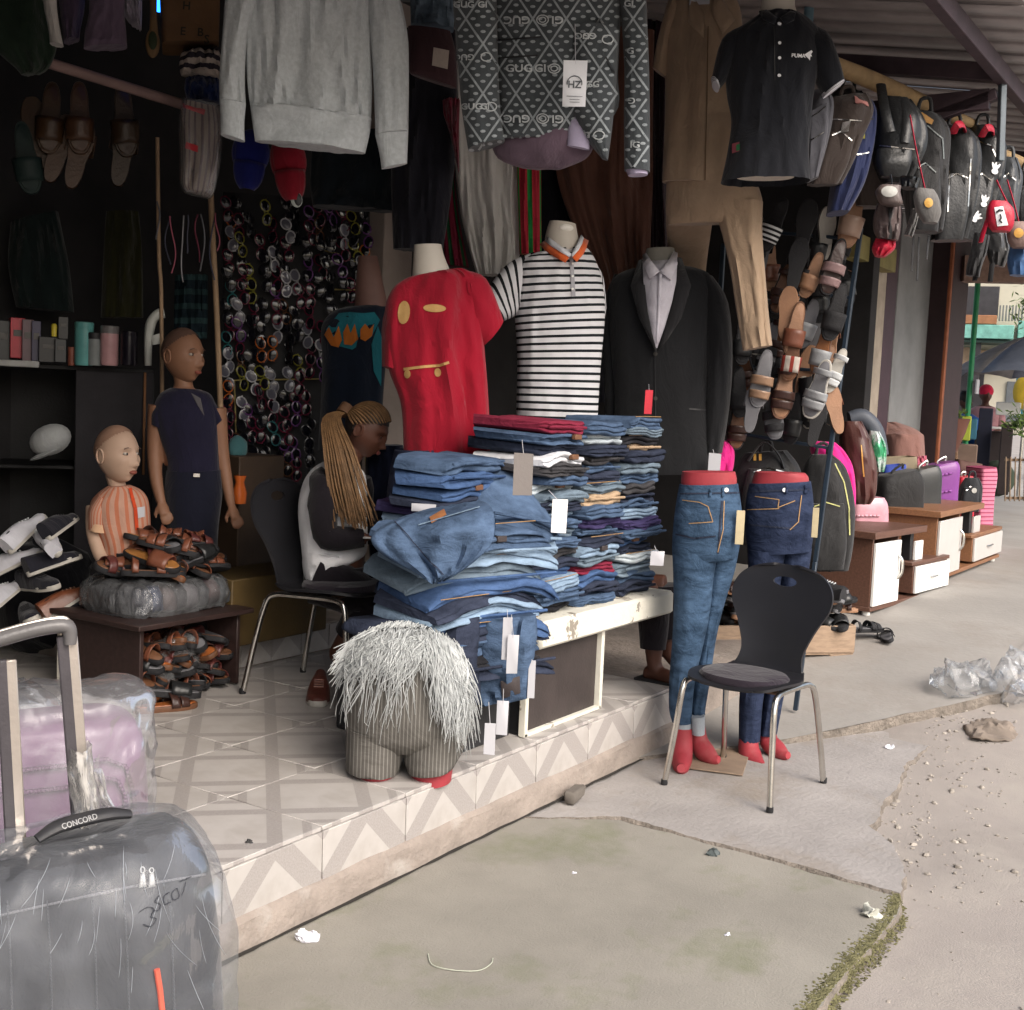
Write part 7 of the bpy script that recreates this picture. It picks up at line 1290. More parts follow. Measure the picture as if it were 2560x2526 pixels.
# braids
m_br = mat('golden_braid', (.15, .082, .036), rough=.6, var=.35, vs=30, bump=.8, bs=200, dist=.004); m_brd = mat('dark_hair', (.014, .010, .009), rough=.6, var=.3)
cap = MB(); hb = head_mb(.225); cap.merge(hb, M @ Matrix.Translation((0, .004, .004)) @ Matrix.Scale(1.045, 4)); inv = M.inverted(); cap.f = [f for f in cap.f if all((inv @ cap.v[k]).z > .04 + (inv @ cap.v[k]).y * -.25 - (.08 if (inv @ cap.v[k]).y > .03 else 0) and abs((inv @ cap.v[k]).x) < .09 for k in f)]; cap.build('scalp_hair', m_brd, wm)
kn0 = M @ V((0, .118, .03)); hb_ = MB(); rh = random.Random(2)
for i in range(27):
    ph_ = R(-112 + 224 * i / 26); el0 = R(46 - 44 * (abs(ph_) / R(112)) ** 1.5); d0 = V((math.sin(ph_) * math.cos(el0), -math.cos(ph_) * math.cos(el0), math.sin(el0))); d1 = V((0, .96, .28)).normalized(); om = math.acos(max(-1, min(1, d0.dot(d1)))); pts = []
    for k in range(9):
        g = k / 8 * .97; d = (d0 * math.sin((1 - g) * om) + d1 * math.sin(g * om)) / math.sin(om); pts.append(M @ (V((.0785 * d.x, .099 * d.y + .003, .114 * d.z)) * (1.085 + .015 * math.sin(g * 3.1))))
    hb_.tube(pts, [.003, .0048, .0055, .0055, .0052, .005, .0045, .004, .0036], 6, sub=3)
multi(hb_.build('braids', m_br, wm)); tl_ = MB()
for i in range(120):
    a_ = rh.uniform(0, 6.28); r_ = rh.uniform(.0, 1); e_ = V((math.cos(a_), math.sin(a_) * .7, 0)) * r_; tail = rh.uniform(960, 1000); p0 = kn0 + e_ * .018
    tl_.tube([p0, fr.L(626 + e_.x * 10, 790, -.05) + e_ * .015, fr.L(640 + e_.x * 16, 850, -.17) + e_ * .03, fr.L(656 + e_.x * 24, 920, -.2) + e_ * .03, fr.L(672 + e_.x * 30, tail, -.21) + e_ * .03], [.0035, .0042, .0042, .004, .0025], 5, sub=4)
multi(tl_.build('ponytail', m_br, wm)); MB().tube([kn0 + V((.0, 0, .02)), kn0 + V((-.02, -.02, -.015))], [.03, .032], 12).build('hair_tie', mat('hair_tie', (.10, .05, .025), rough=.7), wm)
tag(MB().box((0, 0, 0), (.10, .07, .006)).build('phone', mat('phone_pale', (.5, .5, .5), rough=.3), None, loc=fr.o + fr.ex * fr.L(705, 1005).x + fr.ey * -.18 + V((0, 0, fr.L(705, 1005).z)), rz=fr.a), 'pale phone in the hand of the seated woman', 'phone')
q = PZ(636, 1330, PH); ls = footwear('single brown loafer standing beside the feather shorts', 'shoe', S_CRM, L_BRN, leather('loafer', (.10, .03, .022)), 'shoe'); ls.location = q + V((.02, .12, 0)); ls.rotation_euler = (0, 0, R(-50)); ls.scale = (1.1, 1.1, 1.1)
# ================================================================ person crouching behind the bench: only leg and foot show
F0 = PZ(1232, 1284, PH); pp = thing('person', 'person crouched behind the bench, only a black trouser leg and foot showing', 'person', F0); L2 = lambda x, y, z: V((x, y, z)); b2 = MB()
b2.tube([L2(0, .03, .40), L2(.005, .01, .2), L2(0, 0, .09), L2(0, -.02, .045)], [.055, .048, .036, .036], 14, sub=3); b2.tube([L2(0, .045, .03), L2(0, -.03, .034), L2(-.015, -.10, .026), L2(-.02, -.15, .018)], [.03, .036, .036, .026], 12, sub=3)
for i_ in range(5): b2.tube([L2(-.05 + i_ * .016, -.145 - (.012 if i_ in (0, 1) else 0), .016), L2(-.054 + i_ * .017, -.185 + i_ * .004, .011)], [.011, .008], 7)
b2.tube([L2(0, .03, .40), L2(.05, .4, .38)], [.07, .09], 12); b2.tube([L2(.25, .08, .40), L2(.15, .4, .38)], [.07, .09], 12); b2.tube([L2(.25, .08, .40), L2(.26, .05, .08), L2(.26, -.05, .03)], [.055, .038, .03], 12, sub=2)
b2.loft([[L2(.1 + .15 * math.cos(a) * k, y + .1 * math.sin(a) * k, z) for a in (2 * math.pi * q_ / 20 for q_ in range(20))] for k, y, z in ((1, .42, .3), (1.1, .40, .5), (1, .34, .68), (.5, .30, .78))]); b2.merge(head_mb(.21), Matrix.Translation((.1, .24, .88)) @ orient((-.2, -.8, -.5))); b2.tube([L2(.1, .3, .74), L2(.1, .26, .84)], .05, 12)
fuse(b2, 'body', SK, pp, .008, 3); MB().tube([L2(0, .03, .42), L2(.005, .015, .26), L2(0, .01, .15)], [.085, .072, .06], 16, sub=3).build('trouser_leg', blks, pp); MB().tube([L2(.25, .08, .42), L2(.26, .06, .16)], [.085, .06], 14).build('trouser_leg', blks, pp); MB().box(L2(-.01, -.05, .006), (.09, .25, .012)).build('sandal_sole', BLACK, pp)
b3 = MB(); b3.loft([[L2(.1 + .17 * math.cos(a) * k, y + .12 * math.sin(a) * k, z) for a in (2 * math.pi * q_ / 24 for q_ in range(24))] for k, y, z in ((1, .42, .26), (1.12, .40, .5), (1.02, .34, .70), (.55, .30, .79))]); b3.build('shirt', blks, pp)
MB().ball(L2(.1, .25, .90), (.085, .1, .1)).build('hair', m_brd, pp)
# ================================================================ wrapped suitcases in the foreground
m_sc = cloth('suitcase_nylon', (.014, .015, .019), rough=.6, spec=.3)
fr = Fr(170, 1700, 2.48, 6); t = frthing('suitcase', 'large black suitcase in milky plastic film in the foreground', 'suitcase', fr)
rows = [(-50, 1632, 330, 1550), (-70, 1660, 378, 1590), (-80, 1745, 398, 1690), (-82, 1850, 408, 1800), (-84, 2000, 414, 1960), (-80, 2140, 410, 2120)]
b1 = hang(fr, rows, [.09, .13, .14, .14, .14, .13], n=56, sub=6, p=4.5); b1.build('shell', m_sc, t, 50); h1 = caster(fr, b1)
for k, u in enumerate((20, 95, 180, 240, 325)): dstrip(h1, [(u - 6, 1700), (u, 1800), (u + 4, 1930)], 3, .004).build('rib', cloth('suitcase_rib', (.05, .053, .06)), t, solid=.008)
dstrip(h1, [(-40, 1735), (120, 1700), (250, 1672), (385, 1650)], 4, .005).build('zip', mat('zip_grey', (.14, .14, .15), rough=.5), t, solid=.004)
for u in (267, 284): decal(h1, [[(u - 3, 1650), (u + 4, 1648), (u + 7, 1670), (u - 6, 1673)]], .018).build('zip_pull', mat('pull_pale', (.42, .42, .42), rough=.35, metal=.4), t, solid=.004); e_ = [h1(*q_, .014) for q_ in ell(u + 1, 1643, 4, 5, 0, 10)]; MB().tube([x for x in e_ if x], .0012, 5, closed=True).build('pull_ring', MATS['pull_pale'], t)
pts = [(70, 1588), (105, 1566), (150, 1552), (205, 1540), (245, 1540)]; gh = MB().tube([fr.L(u, v - 4, -.06 + .01 * k) for k, (u, v) in enumerate(pts)], [.014, .02, .021, .02, .014], 12, sub=4, flat=.6); gh.build('carry_handle', mat('handle_rubber', (.03, .03, .033), rough=.5), t)
hh = caster(fr, gh); dtext(hh, 'CONCORD', 150, 1551, 10, -17, .003, True).build('handle_text', mat('handle_print', (.32, .32, .32), rough=.5), t)
m_alu = mat('trolley_alu', (.50, .45, .40), rough=.3, metal=.7, var=.08); m_dkp = mat('trolley_dark', (.055, .05, .055), rough=.35)
for (u0, v0, u1, v1) in ((2, 1245, 24, 1640), (118, 1200, 150, 1600)):
    a, b = fr.L(u0, v0, .12), fr.L(u1, v1, .12); MB().beam(a, b, .02, .024).build('trolley_pole', m_dkp, t); off = V((.016, -.004, 0)); MB().beam(a + off, b + off, .010, .026).build('pole_edge', m_alu, t)
MB().tube([fr.L(-60, 1225, .11), fr.L(-10, 1208, .11), fr.L(70, 1186, .11), fr.L(118, 1180, .11), fr.L(131, 1190, .11), fr.L(132, 1215, .11)], [.02, .021, .021, .021, .019, .016], 14, sub=4, flat=.8).build('trolley_grip', mat('grip', (.11, .105, .105), rough=.3), t)
MB().tube([fr.L(-60, 1212, .108), fr.L(-10, 1196, .108), fr.L(70, 1174, .108), fr.L(118, 1167, .108), fr.L(130, 1176, .108)], .006, 8, sub=4).build('grip_edge', m_alu, t)
rw2 = [(40, 1588, 255, 1532), (-50, 1602, 338, 1538)] + [(a - 20, b - 12, c + 24, d - 10) for a, b, c, d in rows[1:]]; fb_ = hang(fr, rw2, [.05, .12, .18, .205, .21, .21, .20], n=110, sub=14, p=3.4, fold=(.012, 5, 2), c0=False, c1=False); fb_.wrinkle(7, .016, 1).wrinkle(22, .006, 2); fb_.v = [V((p.x + .006 * math.sin(p.z * 30 + p.x * 60), p.y, p.z)) for p in fb_.v]
m_film = film('milky_film', (.42, .44, .48), .15, 5, .6, .28); fb_.build('film_wrap', m_film, t, 80)
hang(fr, [(132, 1412, 172, 1406), (130, 1470, 178, 1462), (138, 1540, 186, 1532), (140, 1570, 184, 1560)], [.03, .035, .035, .03], yo=.11, fold=(.02, 6, 2), c0=False, c1=False, sub=8).wrinkle(30, .006).build('pole_film', film('tape_film', (.55, .53, .50), .5, 14, .8, .5), t, 80)
hf = caster(fr, fb_); ink = mat('marker_ink', (.02, .022, .03), rough=.6)
for st in ([(262, 1722), (278, 1712), (290, 1716), (284, 1730), (294, 1734), (284, 1748), (270, 1744)], [(300, 1690), (292, 1702), (302, 1706), (298, 1718), (288, 1718)], [(318, 1684), (308, 1692), (310, 1706), (322, 1702)], [(334, 1676), (324, 1684), (326, 1698), (338, 1692), (334, 1677)], [(350, 1664), (346, 1680), (342, 1690)], [(338, 1664), (360, 1654)]): 
    q_ = [hf(u, v, .003) for u, v in st]; q_ = [x for x in q_ if x is not None]
    if len(q_) > 1: MB().tube(q_, .0009, 5, sub=3).build('handwriting', ink, t)
cm = MB(); rcx = random.Random(12)
for i_ in range(30):
    u0 = rcx.uniform(-10, 385); v0 = rcx.uniform(1585, 1840); du = (u0 - 190) * .012 + rcx.uniform(-4, 4); dv = rcx.uniform(7, 17); cv_ = rcx.uniform(-.5, .5); st = [(u0 + du * k + cv_ * k * k, v0 + dv * k) for k in range(rcx.randint(5, 9))]
    q_ = [x for x in (hf(u, v, .0015) for u, v in st) if x is not None]
    if len(q_) > 3 and max((a - b).length for a, b in zip(q_, q_[1:])) < .06: cm.tube(q_, [.0001] + [rcx.uniform(.0003, .0007)] * (len(q_) - 2) + [.0001], 4, sub=3)
multi(cm.build('film_fold', mat('film_fold', (.30, .32, .35), rough=.3, bump=0), t))
MB().tube([hf(u, v, .004) or fr.L(u, v, -.17) for u, v in ((295, 1828), (301, 1870), (308, 1930))], .006, 8).build('red_strip', mat('red_strip', (.62, .12, .08), rough=.4), t)
fr = Fr(100, 1450, 3.2, 10); t = frthing('suitcase', 'mauve hard suitcase wrapped in clear film on the platform', 'suitcase', fr); rows = [(-70, 1365, 222, 1338), (-86, 1385, 254, 1356), (-92, 1450, 266, 1425), (-94, 1530, 270, 1520), (-92, 1662, 268, 1662)]
b1 = hang(fr, rows, [.09, .12, .13, .13, .12], n=56, sub=6, p=4.5); b1.build('shell', mat('mauve_shell', (.20, .11, .19), rough=.35, var=.1), t, 50); h1 = caster(fr, b1)
for off in (0, 26): dstrip(h1, [(-40, 1462 + off * 1.6), (120, 1445 + off * 1.6), (200, 1432 + off * 1.4), (236 - off * .6, 1446 + off), (250 - off * .6, 1500), (254 - off * .6, 1600)], 7, .007).build('rib', mat('mauve_rib', (.13, .06, .12), rough=.4), t, solid=.012)
rw2 = [(-60, 1300, 236, 1280), (-98, 1340, 276, 1298), (-106, 1400, 284, 1372), (-108, 1470, 286, 1450), (-108, 1540, 288, 1530), (-106, 1660, 288, 1668)]; f2 = hang(fr, rw2, [.07, .14, .17, .175, .175, .17], n=110, sub=14, p=3.2, fold=(.02, 5, 5), c1=False); f2.wrinkle(8, .02, 4).wrinkle(24, .008, 6); f2.build('film_wrap', film('clear_film', (.60, .60, .63), .18, 6, .8, .5), t, 80)
hang(fr, [(165, 1450, 192, 1452), (170, 1500, 205, 1505), (190, 1545, 235, 1550)], [.02, .03, .02], yo=-.17, fold=(.03, 6, 2), sub=8).wrinkle(25, .008).build('film_knot', film('tape_film', (.55, .53, .50), .5, 14, .8, .5), t, 80)
bag_p = Fr(45, 1310, 3.6); tag(hang(bag_p, [(-40, 1268, 60, 1290), (-60, 1300, 110, 1318), (-60, 1345, 130, 1350)], [.03, .09, .08], fold=(.03, 7, 2), sub=8).wrinkle(18, .012).build('plastic_bag', film('grey_film', (.5, .52, .56), .42, 12, .8, .8), None, 80, loc=bag_p.o, rz=bag_p.a), 'greyish plastic bag behind the mauve suitcase', 'plastic bag')
# ================================================================ litter on the ground
def scrap(u, v, z, s_, m, name, label, cat_, flat=.5, seed=0):
    mb = MB().ball((0, 0, s_ * flat * .6), (s_, s_ * .75, s_ * flat), 22, 14).wrinkle(2.2 / s_ * .55, s_ * .8, seed).wrinkle(4 / s_, s_ * .25, seed); mb.v = [V((p.x, p.y, max(p.z, .001))) for p in mb.v]; tag(mb.build(name, m, None, 25, loc=PZ(u, v, z)), label, cat_)
paper = mat('scrap_paper', (.72, .72, .78), rough=.6, var=.05)
scrap(578, 1772, .004, .03, paper, 'paper_scrap', 'crumpled white paper on the mossy pavement', 'paper', .6, 1); scrap(1347, 1612, .004, .028, mat('slate_scrap', (.07, .085, .085), rough=.6), 'plastic_scrap', 'dark grey crumpled scrap on the mossy pavement', 'scrap', .45, 2); scrap(1642, 1728, .004, .03, mat('tissue', (.5, .5, .44), rough=.8), 'tissue_scrap', 'pale tissue on the mossy pavement rim', 'tissue', .4, 3); scrap(1640, 1722, .004, .018, MATS['tissue'], 'tissue_scrap', 'smaller pale tissue bit above the tissue on the rim', 'tissue', .4, 8); scrap(1083, 1648, .004, .008, paper, 'paper_scrap', 'tiny white paper speck near the step', 'paper', .3, 4); scrap(1372, 1765, .004, .010, paper, 'paper_scrap', 'tiny white scrap midway on the mossy pavement', 'paper', .2, 5); scrap(1680, 1412, 0, .022, paper, 'paper_scrap', 'white scrap by the broken pavement edge', 'paper', .3, 6); scrap(1880, 1418, -.05, .02, paper, 'paper_scrap', 'white scrap on the dirt at the right', 'paper', .5, 7); scrap(1640, 1196, .12, .05, paper, 'paper_scrap', 'flat white paper near the furniture foot', 'paper', .12, 9)
scrap(470, 1590, PH, .012, mat('dark_spot', (.05, .05, .05), rough=.8), 'dark_speck', 'dark speck on the pale floor tiles', 'speck', .2, 3)
q = PZ(1083, 1512, 0); tag(MB().box((0, 0, .028), (.12, .05, .05), b=.008).wrinkle(20, .008).build('stone_block', mat('stone', (.13, .115, .10), rough=.9), None, loc=q, rz=.2), 'small grey stone block against the step', 'stone')
q = PZ(1795, 1300, .06); MBp = MB()
fp = film('litter_film', (.85, .87, .88), .10, 6, .5, .6)
for i, (c, r3, lb) in enumerate((((0, 0, .06), (.24, .13, .10), 'crumpled clear plastic sheet on the pavement edge'), ((.17, -.26, .07), (.2, .13, .14), 'second crumpled clear plastic bag at the right picture edge'))): tag(MB().ball(c, r3, 40, 24).wrinkle(9, .08, i).wrinkle(30, .03, i).build('plastic_bag', fp, None, 20, loc=PG(1815, 1305)), lb, 'plastic bag')
q = PG(1880, 1352); scrapm = mat('soil', (.20, .165, .135), rough=.97, var=.3); tag(MB().ball((0, 0, 0), (.22, .13, .03), 48, 20).wrinkle(9, .03, 2).wrinkle(34, .016).build('soil_heap', scrapm, None, 30, loc=q + V((-.1, 0, -.05))), 'small heap of soil under the plastic litter', 'soil heap')
# thin wire loop
q = [PZ(u, v, .008) for u, v in ((808, 1800), (815, 1820), (850, 1830), (900, 1832), (925, 1820), (930, 1808))]; tag(MB().tube([p - q[0] for p in q], .0016, 5, sub=4).build('wire_loop', mat('pale_wire', (.42, .44, .36), rough=.5), None, loc=q[0]), 'thin pale wire lying on the mossy pavement', 'wire')
# ================================================================ background street on the right
def fbox(name, u0, v0, u1, v1, dep, th, m, label, cat_):
    f = Fr((u0 + u1) / 2, (v0 + v1) / 2, dep); a, b = f.L(u0, v0), f.L(u1, v1); return tag(MB().box((0, th / 2, 0), (abs(b.x - a.x), th, abs(a.z - b.z)), b=.01).build(name, m, None, loc=f.o, rz=f.a), label, cat_)
cream = mat('cream_wall', (.52, .48, .38), rough=.85, var=.1, vs=1.5); f = Fr(1890, 700, 26, 0); bd = frthing('apartment_house', 'cream house with balcony, dark windows and teal awning', 'house', f)
def bpart(nm, u0, v0, u1, v1, dy, th, m): a, b = f.L(u0, v0, dy), f.L(u1, v1, dy); MB().box(((a.x + b.x) / 2, dy + th / 2, (a.z + b.z) / 2), (abs(b.x - a.x), th, abs(a.z - b.z)), b=.01).build(nm, m, bd)
bpart('wall', 1700, 380, 2100, 830, 0, .4, cream); bpart('window', 1808, 540, 1882, 602, -.05, .1, mat('dark_window', (.045, .042, .045), rough=.3)); bpart('window', 1808, 655, 1834, 700, -.05, .1, mat('peach_wall', (.42, .30, .20), rough=.8)); bpart('window', 1846, 660, 1900, 705, -.06, .1, MATS['peach_wall']); bpart('balcony_wall', 1808, 594, 1880, 612, -.5, .3, mat('terracotta', (.28, .12, .06), rough=.8)); bpart('window', 1900, 720, 1990, 800, -.05, .1, mat('grey_shutter', (.13, .14, .15), rough=.6)); bpart('doorway', 1808, 700, 1850, 800, -.05, .1, MATS['dark_window'])
for k in range(10): bpart('rail_bar', 1886 + k * 6, 576, 1887 + k * 6, 606, -.5, .04, mat('rail_dark', (.16, .16, .15), rough=.5))
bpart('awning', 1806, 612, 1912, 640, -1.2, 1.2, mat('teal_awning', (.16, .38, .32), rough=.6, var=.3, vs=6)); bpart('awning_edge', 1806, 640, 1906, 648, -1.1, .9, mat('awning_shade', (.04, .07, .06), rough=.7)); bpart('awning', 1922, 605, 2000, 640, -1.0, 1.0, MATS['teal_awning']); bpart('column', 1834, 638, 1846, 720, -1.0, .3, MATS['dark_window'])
fbox('blue_board', 1918, 705, 1990, 790, 20, .1, mat('blue_board', (.03, .20, .32), rough=.5), 'blue board with yellow disc at the right edge', 'board'); fd = Fr(1938, 740, 19.8); tag(MB().ball((0, 0, 0), (.22, .05, .3)).build('yellow_disc', mat('yellow_disc', (.6, .42, .04), rough=.5), None, loc=fd.o, rz=fd.a), 'yellow disc on the blue board', 'disc')
fbox('far_house', 1500, 560, 1760, 830, 30, 1, mat('far_wall', (.30, .26, .22), rough=.9), 'plain brown house far behind the shop row', 'house'); fbox('far_house', 2050, 400, 2600, 830, 34, 1, cream, 'cream house outside the frame on the right', 'house')
gp0, gp1 = PD(1848, 525, 13.5), PD(1829, 738, 13.5); gm = mat('green_paint', (.015, .20, .075), rough=.4); t = thing('green_pole', 'green painted pole in front of the cream house', 'pole', V((gp1.x, gp1.y, .3))); MB().tube([V((0, 0, 0)), V((0, 0, 3.2))], .03, 14).build('shaft', gm, t); MB().box(V((0, -.08, 1.42 + .2)), (.12, .02, .16)).build('notice', TAG, t)
# umbrella
fu = Fr(1925, 680, 15); t = frthing('market_umbrella', 'grey blue market umbrella at the right edge', 'umbrella', fu); top = fu.L(1945, 632, 0); mu = mat('umbrella_cloth', (.22, .25, .32), rough=.7, var=.15); mu2 = mat('umbrella_grey', (.26, .25, .25), rough=.7)
for k in range(8):
    a0, a1 = math.pi / 4 * k + .2, math.pi / 4 * (k + 1) + .2; r_ = .95; p0 = V((r_ * math.cos(a0), r_ * math.sin(a0), -.52)); p1 = V((r_ * math.cos(a1), r_ * math.sin(a1), -.52)); mb = MB(); mb.grid(lambda i, j: top + (p0.lerp(p1, i) * j + V((0, 0, -.05 * math.sin(math.pi * i) * -j + .06 * math.sin(math.pi * j)))), 4, 5); mb.build('canopy_panel', mu if k % 2 else mu2, t, solid=.004)
MB().tube([top + V((0, 0, .08)), top + V((0, 0, -2.0))], .02, 8).build('shaft', CHROME, t)
# people at the far stall
def far_person(u, v, dep, label, skin, top_m, scarf=None, hair=None, off=0):
    f = Fr(u, v, dep, off); t = frthing('person', label, 'person', f); b_ = MB(); b_.merge(head_mb(.23), Matrix.Rotation(R(20), 4, 'Z')); b_.tube([(0, 0, -.09), (0, .01, -.17)], .05, 10); b_.loft([[V((.2 * k * math.cos(a), .12 * k * math.sin(a) + .02, z)) for a in (2 * math.pi * q_ / 18 for q_ in range(18))] for k, z in ((.45, -.15), (1, -.22), (.95, -.45), (.9, -.72), (.6, -.95))])
    for sx in (-1, 1): b_.tube([(sx * .19, .02, -.24), (sx * .23, -.02, -.45), (sx * .12, -.2, -.52)], [.05, .042, .03], 10, sub=2); b_.tube([(sx * .09, 0, -.75), (sx * .1, -.3, -.78), (sx * .1, -.32, -1.15)], [.09, .07, .045], 10, sub=2)
    fuse(b_, 'body', skin, t, .014, 2); mb = MB(); mb.loft([[V((.225 * k * math.cos(a), .145 * k * math.sin(a) + .02, z)) for a in (2 * math.pi * q_ / 20 for q_ in range(20))] for k, z in ((.5, -.16), (1, -.22), (1, -.45), (.98, -.8), (.9, -.98))]); mb.build('top', top_m, t)
    for sx in (-1, 1): MB().tube([(sx * .19, .02, -.23), (sx * .235, -.02, -.44)], [.07, .06], 10, sub=2).build('sleeve', top_m, t)
    if scarf: MB().ball((0, .015, .045), (.098, .112, .10)).build('headscarf', scarf, t)
    if hair: MB().ball((0, .02, .04), (.10, .11, .11)).wrinkle(20, .02).build('hair', hair, t)
far_person(1860, 745, 16.5, 'person with crimson headscarf and pink top at the far stall', SK, cloth('pink_print', (.42, .22, .24)), scarf=cloth('crimson_scarf', (.55, .02, .06)))
far_person(1822, 758, 16.0, 'dark haired person in a bright blue top at the far stall', SK, cloth('bright_blue', (.012, .10, .42)), hair=m_brd, off=30)
fbox('white_stool_back', 1880, 758, 1925, 785, 15.2, .05, WHITE, 'white plastic chair back at the far stall', 'chair'); fbox('white_tray', 1868, 805, 1905, 811, 15.0, .5, WHITE, 'white tray on the far stall', 'tray'); fbox('stall_counter', 1840, 812, 1900, 905, 15.4, .5, mat('stall_dark', (.03, .022, .022), rough=.8), 'dark counter of the far stall', 'counter')
fb0 = Fr(1782, 815, 12.2); t = frthing('basket', 'brown basin heaped with green vegetables', 'basket', fb0); MB().lathe([(.13, -.2), (.2, .0), (.23, .12), (.24, .14), (.21, .13)], 24).build('basin', mat('brown_basin', (.12, .05, .035), rough=.7), t); rv = random.Random(3); gv = MB()
for i in range(220): a = rv.random() * 6.28; r_ = rv.random() * .2; p = V((r_ * math.cos(a), r_ * math.sin(a), .13 + rv.random() * .06)); d = V((rv.uniform(-1, 1), rv.uniform(-1, 1), rv.uniform(0, 1))) * .04; gv.add([p, p + d + V((.012, 0, 0)), p + d * 1.6, p + d - V((.012, 0, 0))], [(0, 1, 2, 3)])
multi(gv.build('greens', mat('veg_green', (.10, .16, .04), rough=.6, var=.5, vs=30), t))
fbox('cardboard_box', 1770, 845, 1805, 885, 12.6, .4, mat('carton_dim', (.17, .10, .06), rough=.8), 'brown cardboard box under the basin', 'box'); fbox('cardboard_box', 1805, 838, 1842, 880, 13.0, .4, mat('carton_dim2', (.16, .11, .085), rough=.8), 'dusty cardboard box right of the basin', 'box'); fbox('lime_sack', 1815, 785, 1830, 832, 13.4, .2, mat('lime_sack', (.36, .42, .05), rough=.6), 'lime green sack beside the basin', 'sack'); fbox('blue_jug', 1832, 790, 1842, 830, 13.6, .15, mat('blue_jug', (.03, .12, .2), rough=.5), 'blue jug beside the lime sack', 'jug'); fbox('dark_post', 1848, 770, 1866, 880, 14.5, .2, mat('navy_post', (.012, .014, .03), rough=.7), 'dark blue post by the far stall', 'post'); fbox('dark_post', 1890, 800, 1902, 935, 14.2, .2, MATS['stall_dark'], 'dark wooden post beside the slatted crate', 'post')
ft = Fr(1879, 903, 14.6); tag(MB().tube([V((.17 * math.cos(a), .02 * math.sin(a * 2), .17 * math.sin(a))) for a in (2 * math.pi * k / 24 for k in range(24))], .05, 10, closed=True).build('old_tyre', mat('tyre_green', (.03, .045, .03), rough=.8), None, loc=ft.o, rz=ft.a), 'dark greenish tyre beside the slatted crate', 'tyre')
fs_ = Fr(1925, 900, 13.8, 12); t = frthing('slatted_crate', 'tall slatted wooden crate at the right picture edge', 'crate', fs_); mw_ = mat('crate_slat', (.24, .17, .115), rough=.8)
for k in range(8): a, b = fs_.L(1898 + k * 9, 862), fs_.L(1896 + k * 9, 946); MB().beam(a, b, .028, .012).build('slat', mw_, t)
for v_ in (868, 940): MB().beam(fs_.L(1895, v_, .02), fs_.L(1970, v_, .02), .02, .03).build('rail', mw_, t)
fv = Fr(1925, 800, 13.5); gv = MB()
for i in range(260): p = V((rv.gauss(.05, .1), rv.gauss(0, .08), rv.gauss(0, .07))); d = V((rv.uniform(-1, 1), rv.uniform(-1, 1), rv.uniform(-.5, 1))) * .05; gv.add([p, p + d + V((.015, 0, .01)), p + d * 1.7, p + d - V((.015, 0, .01))], [(0, 1, 2, 3)])
tag(gv.build('leafy_bundle', mat('leaf_dark', (.07, .12, .02), rough=.6, var=.5, vs=20)), 'bundle of green leaves on the slatted crate', 'leaves', kind='stuff'); bpy.context.scene.objects['leafy_bundle'].location = fv.o
# tree behind
tp_ = PD(1985, 640, 19); tr_ = thing('tree', 'leafy tree reaching into the frame beside the cream house', 'tree', (tp_.x, tp_.y, .3)); MB().tube([(0, 0, 0), (.05, .05, 1.4), (-.1, .05, 2.6), (-.3, .1, 3.6)], [.14, .11, .08, .04], 10, sub=3).build('trunk', mat('bark', (.10, .075, .055), rough=.9), tr_)
lf = MB(); lt = random.Random(8)
for c, r_, n_ in (((-.35, -.1, 1.42), .28, 420), ((-.55, -.1, 2.55), .26, 360), ((-.2, 0, 2.3), .5, 700), ((.1, 0, 3.1), .7, 900)):
    for i in range(n_):
        d0 = V((lt.gauss(0, 1), lt.gauss(0, 1), lt.gauss(0, 1))).normalized() * r_ * lt.random() ** .5; p = V(c) + d0; d = V((lt.uniform(-1, 1), lt.uniform(-1, 1), lt.uniform(-1, .2))).normalized(); s_ = d.cross(V((0, 0, 1))) * .025; lf.add([p, p + d * .06 + s_, p + d * .13, p + d * .06 - s_], [(0, 1, 2, 3)])
lf.build('crown', mat('leaf', (.10, .17, .03), rough=.5, var=.5, vs=5), tr_)
for a_, b_ in (((.05, .05, 1.3), (-.35, -.1, 1.5)), ((-.1, .05, 2.3), (-.55, -.1, 2.6)), ((-.05, .05, 2.0), (-.2, 0, 2.4))): MB().tube([a_, b_], [.035, .015], 7).build('limb', MATS['bark'], tr_)

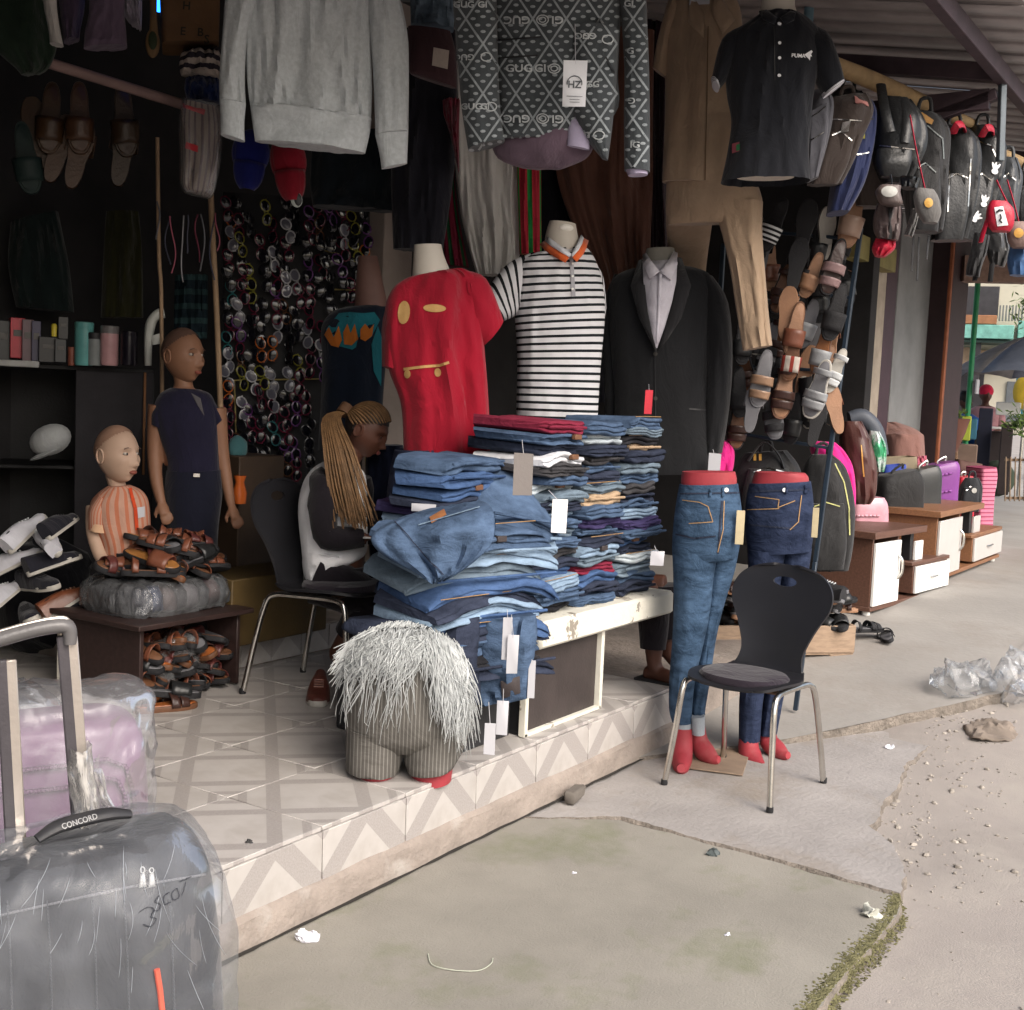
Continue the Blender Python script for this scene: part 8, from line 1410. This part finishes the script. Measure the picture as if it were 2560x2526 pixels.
# ================================================================ sub-parts: small pieces hang on the part they belong to
SUB = {'iris': ('eye',), 'film_fold': ('film_wrap',), 'button': ('shirt_body', 'jacket_body', 'jeans'), 'placket': ('shirt_body', 'shirt_front', 'shirt'), 'collar_band': ('collar',), 'zip': ('body', 'shell'), 'badge': ('body', 'crown'), 'badge_disc': ('badge',), 'pocket': ('body',), 'foot_cap': ('leg_frame',), 'seat_pad': ('shell',), 'footbed': ('sole',), 'lace': ('upper',), 'opening': ('upper',), 'lens': ('rim',), 'string': ('card',), 'emblem': ('card',), 'door_handle': ('cabinet_door',), 'drawer_handle': ('drawer_front',), 'pole_edge': ('trolley_pole',), 'pole_film': ('trolley_pole',), 'zip_pull': ('shell',), 'pull_ring': ('shell',), 'rib': ('shell',), 'stitching': ('jeans',), 'belt_loop': ('jeans',), 'cuff': ('sleeve', 'jeans'), 'sleeve_trim': ('sleeve',), 'sleeve_band': ('sleeve',), 'letters': ('body',), 'woven_pattern': ('body',), 'pocket_welt': ('body',), 'handle_text': ('carry_handle',), 'grip_edge': ('trolley_grip',), 'waist_patch': ('jeans_cloth',), 'waist_label': ('jeans_cloth',), 'waist_seam': ('jeans_cloth',), 'print': ('shirt_body', 'box', 'carton'), 'chest_logo': ('shirt_body',), 'hem_label': ('shirt_body',), 'ring': ('bottle_body',), 'handwriting': ('film_wrap',), 'letter': ('label',), 'leaf_mark': ('body',), 'hook': ('hanger',), 'hem_rib': ('body',), 'belt_buckle': ('trousers',), 'collar_insert': ('shirt',), 'neck_cap': ('neck',), 'rail_bar': ('balcony_wall',), 'awning_edge': ('awning',)}
def bn(o): return o.name.split('.')[0]
def cen(o): return sum((V(c) for c in o.bound_box), V()) / 8
for o in list(sc.objects):
    if o.type == 'EMPTY' and o.parent is None:
        kids = [c for c in o.children if c.type == 'MESH']
        for c in kids:
            tg_ = [k for k in kids if k is not c and bn(k) in SUB.get(bn(c), ()) and k.parent is o and k.location.length < 1e-6] if bn(c) in SUB else []
            if tg_: c.parent = min(tg_, key=lambda k: (cen(k) - cen(c)).length)
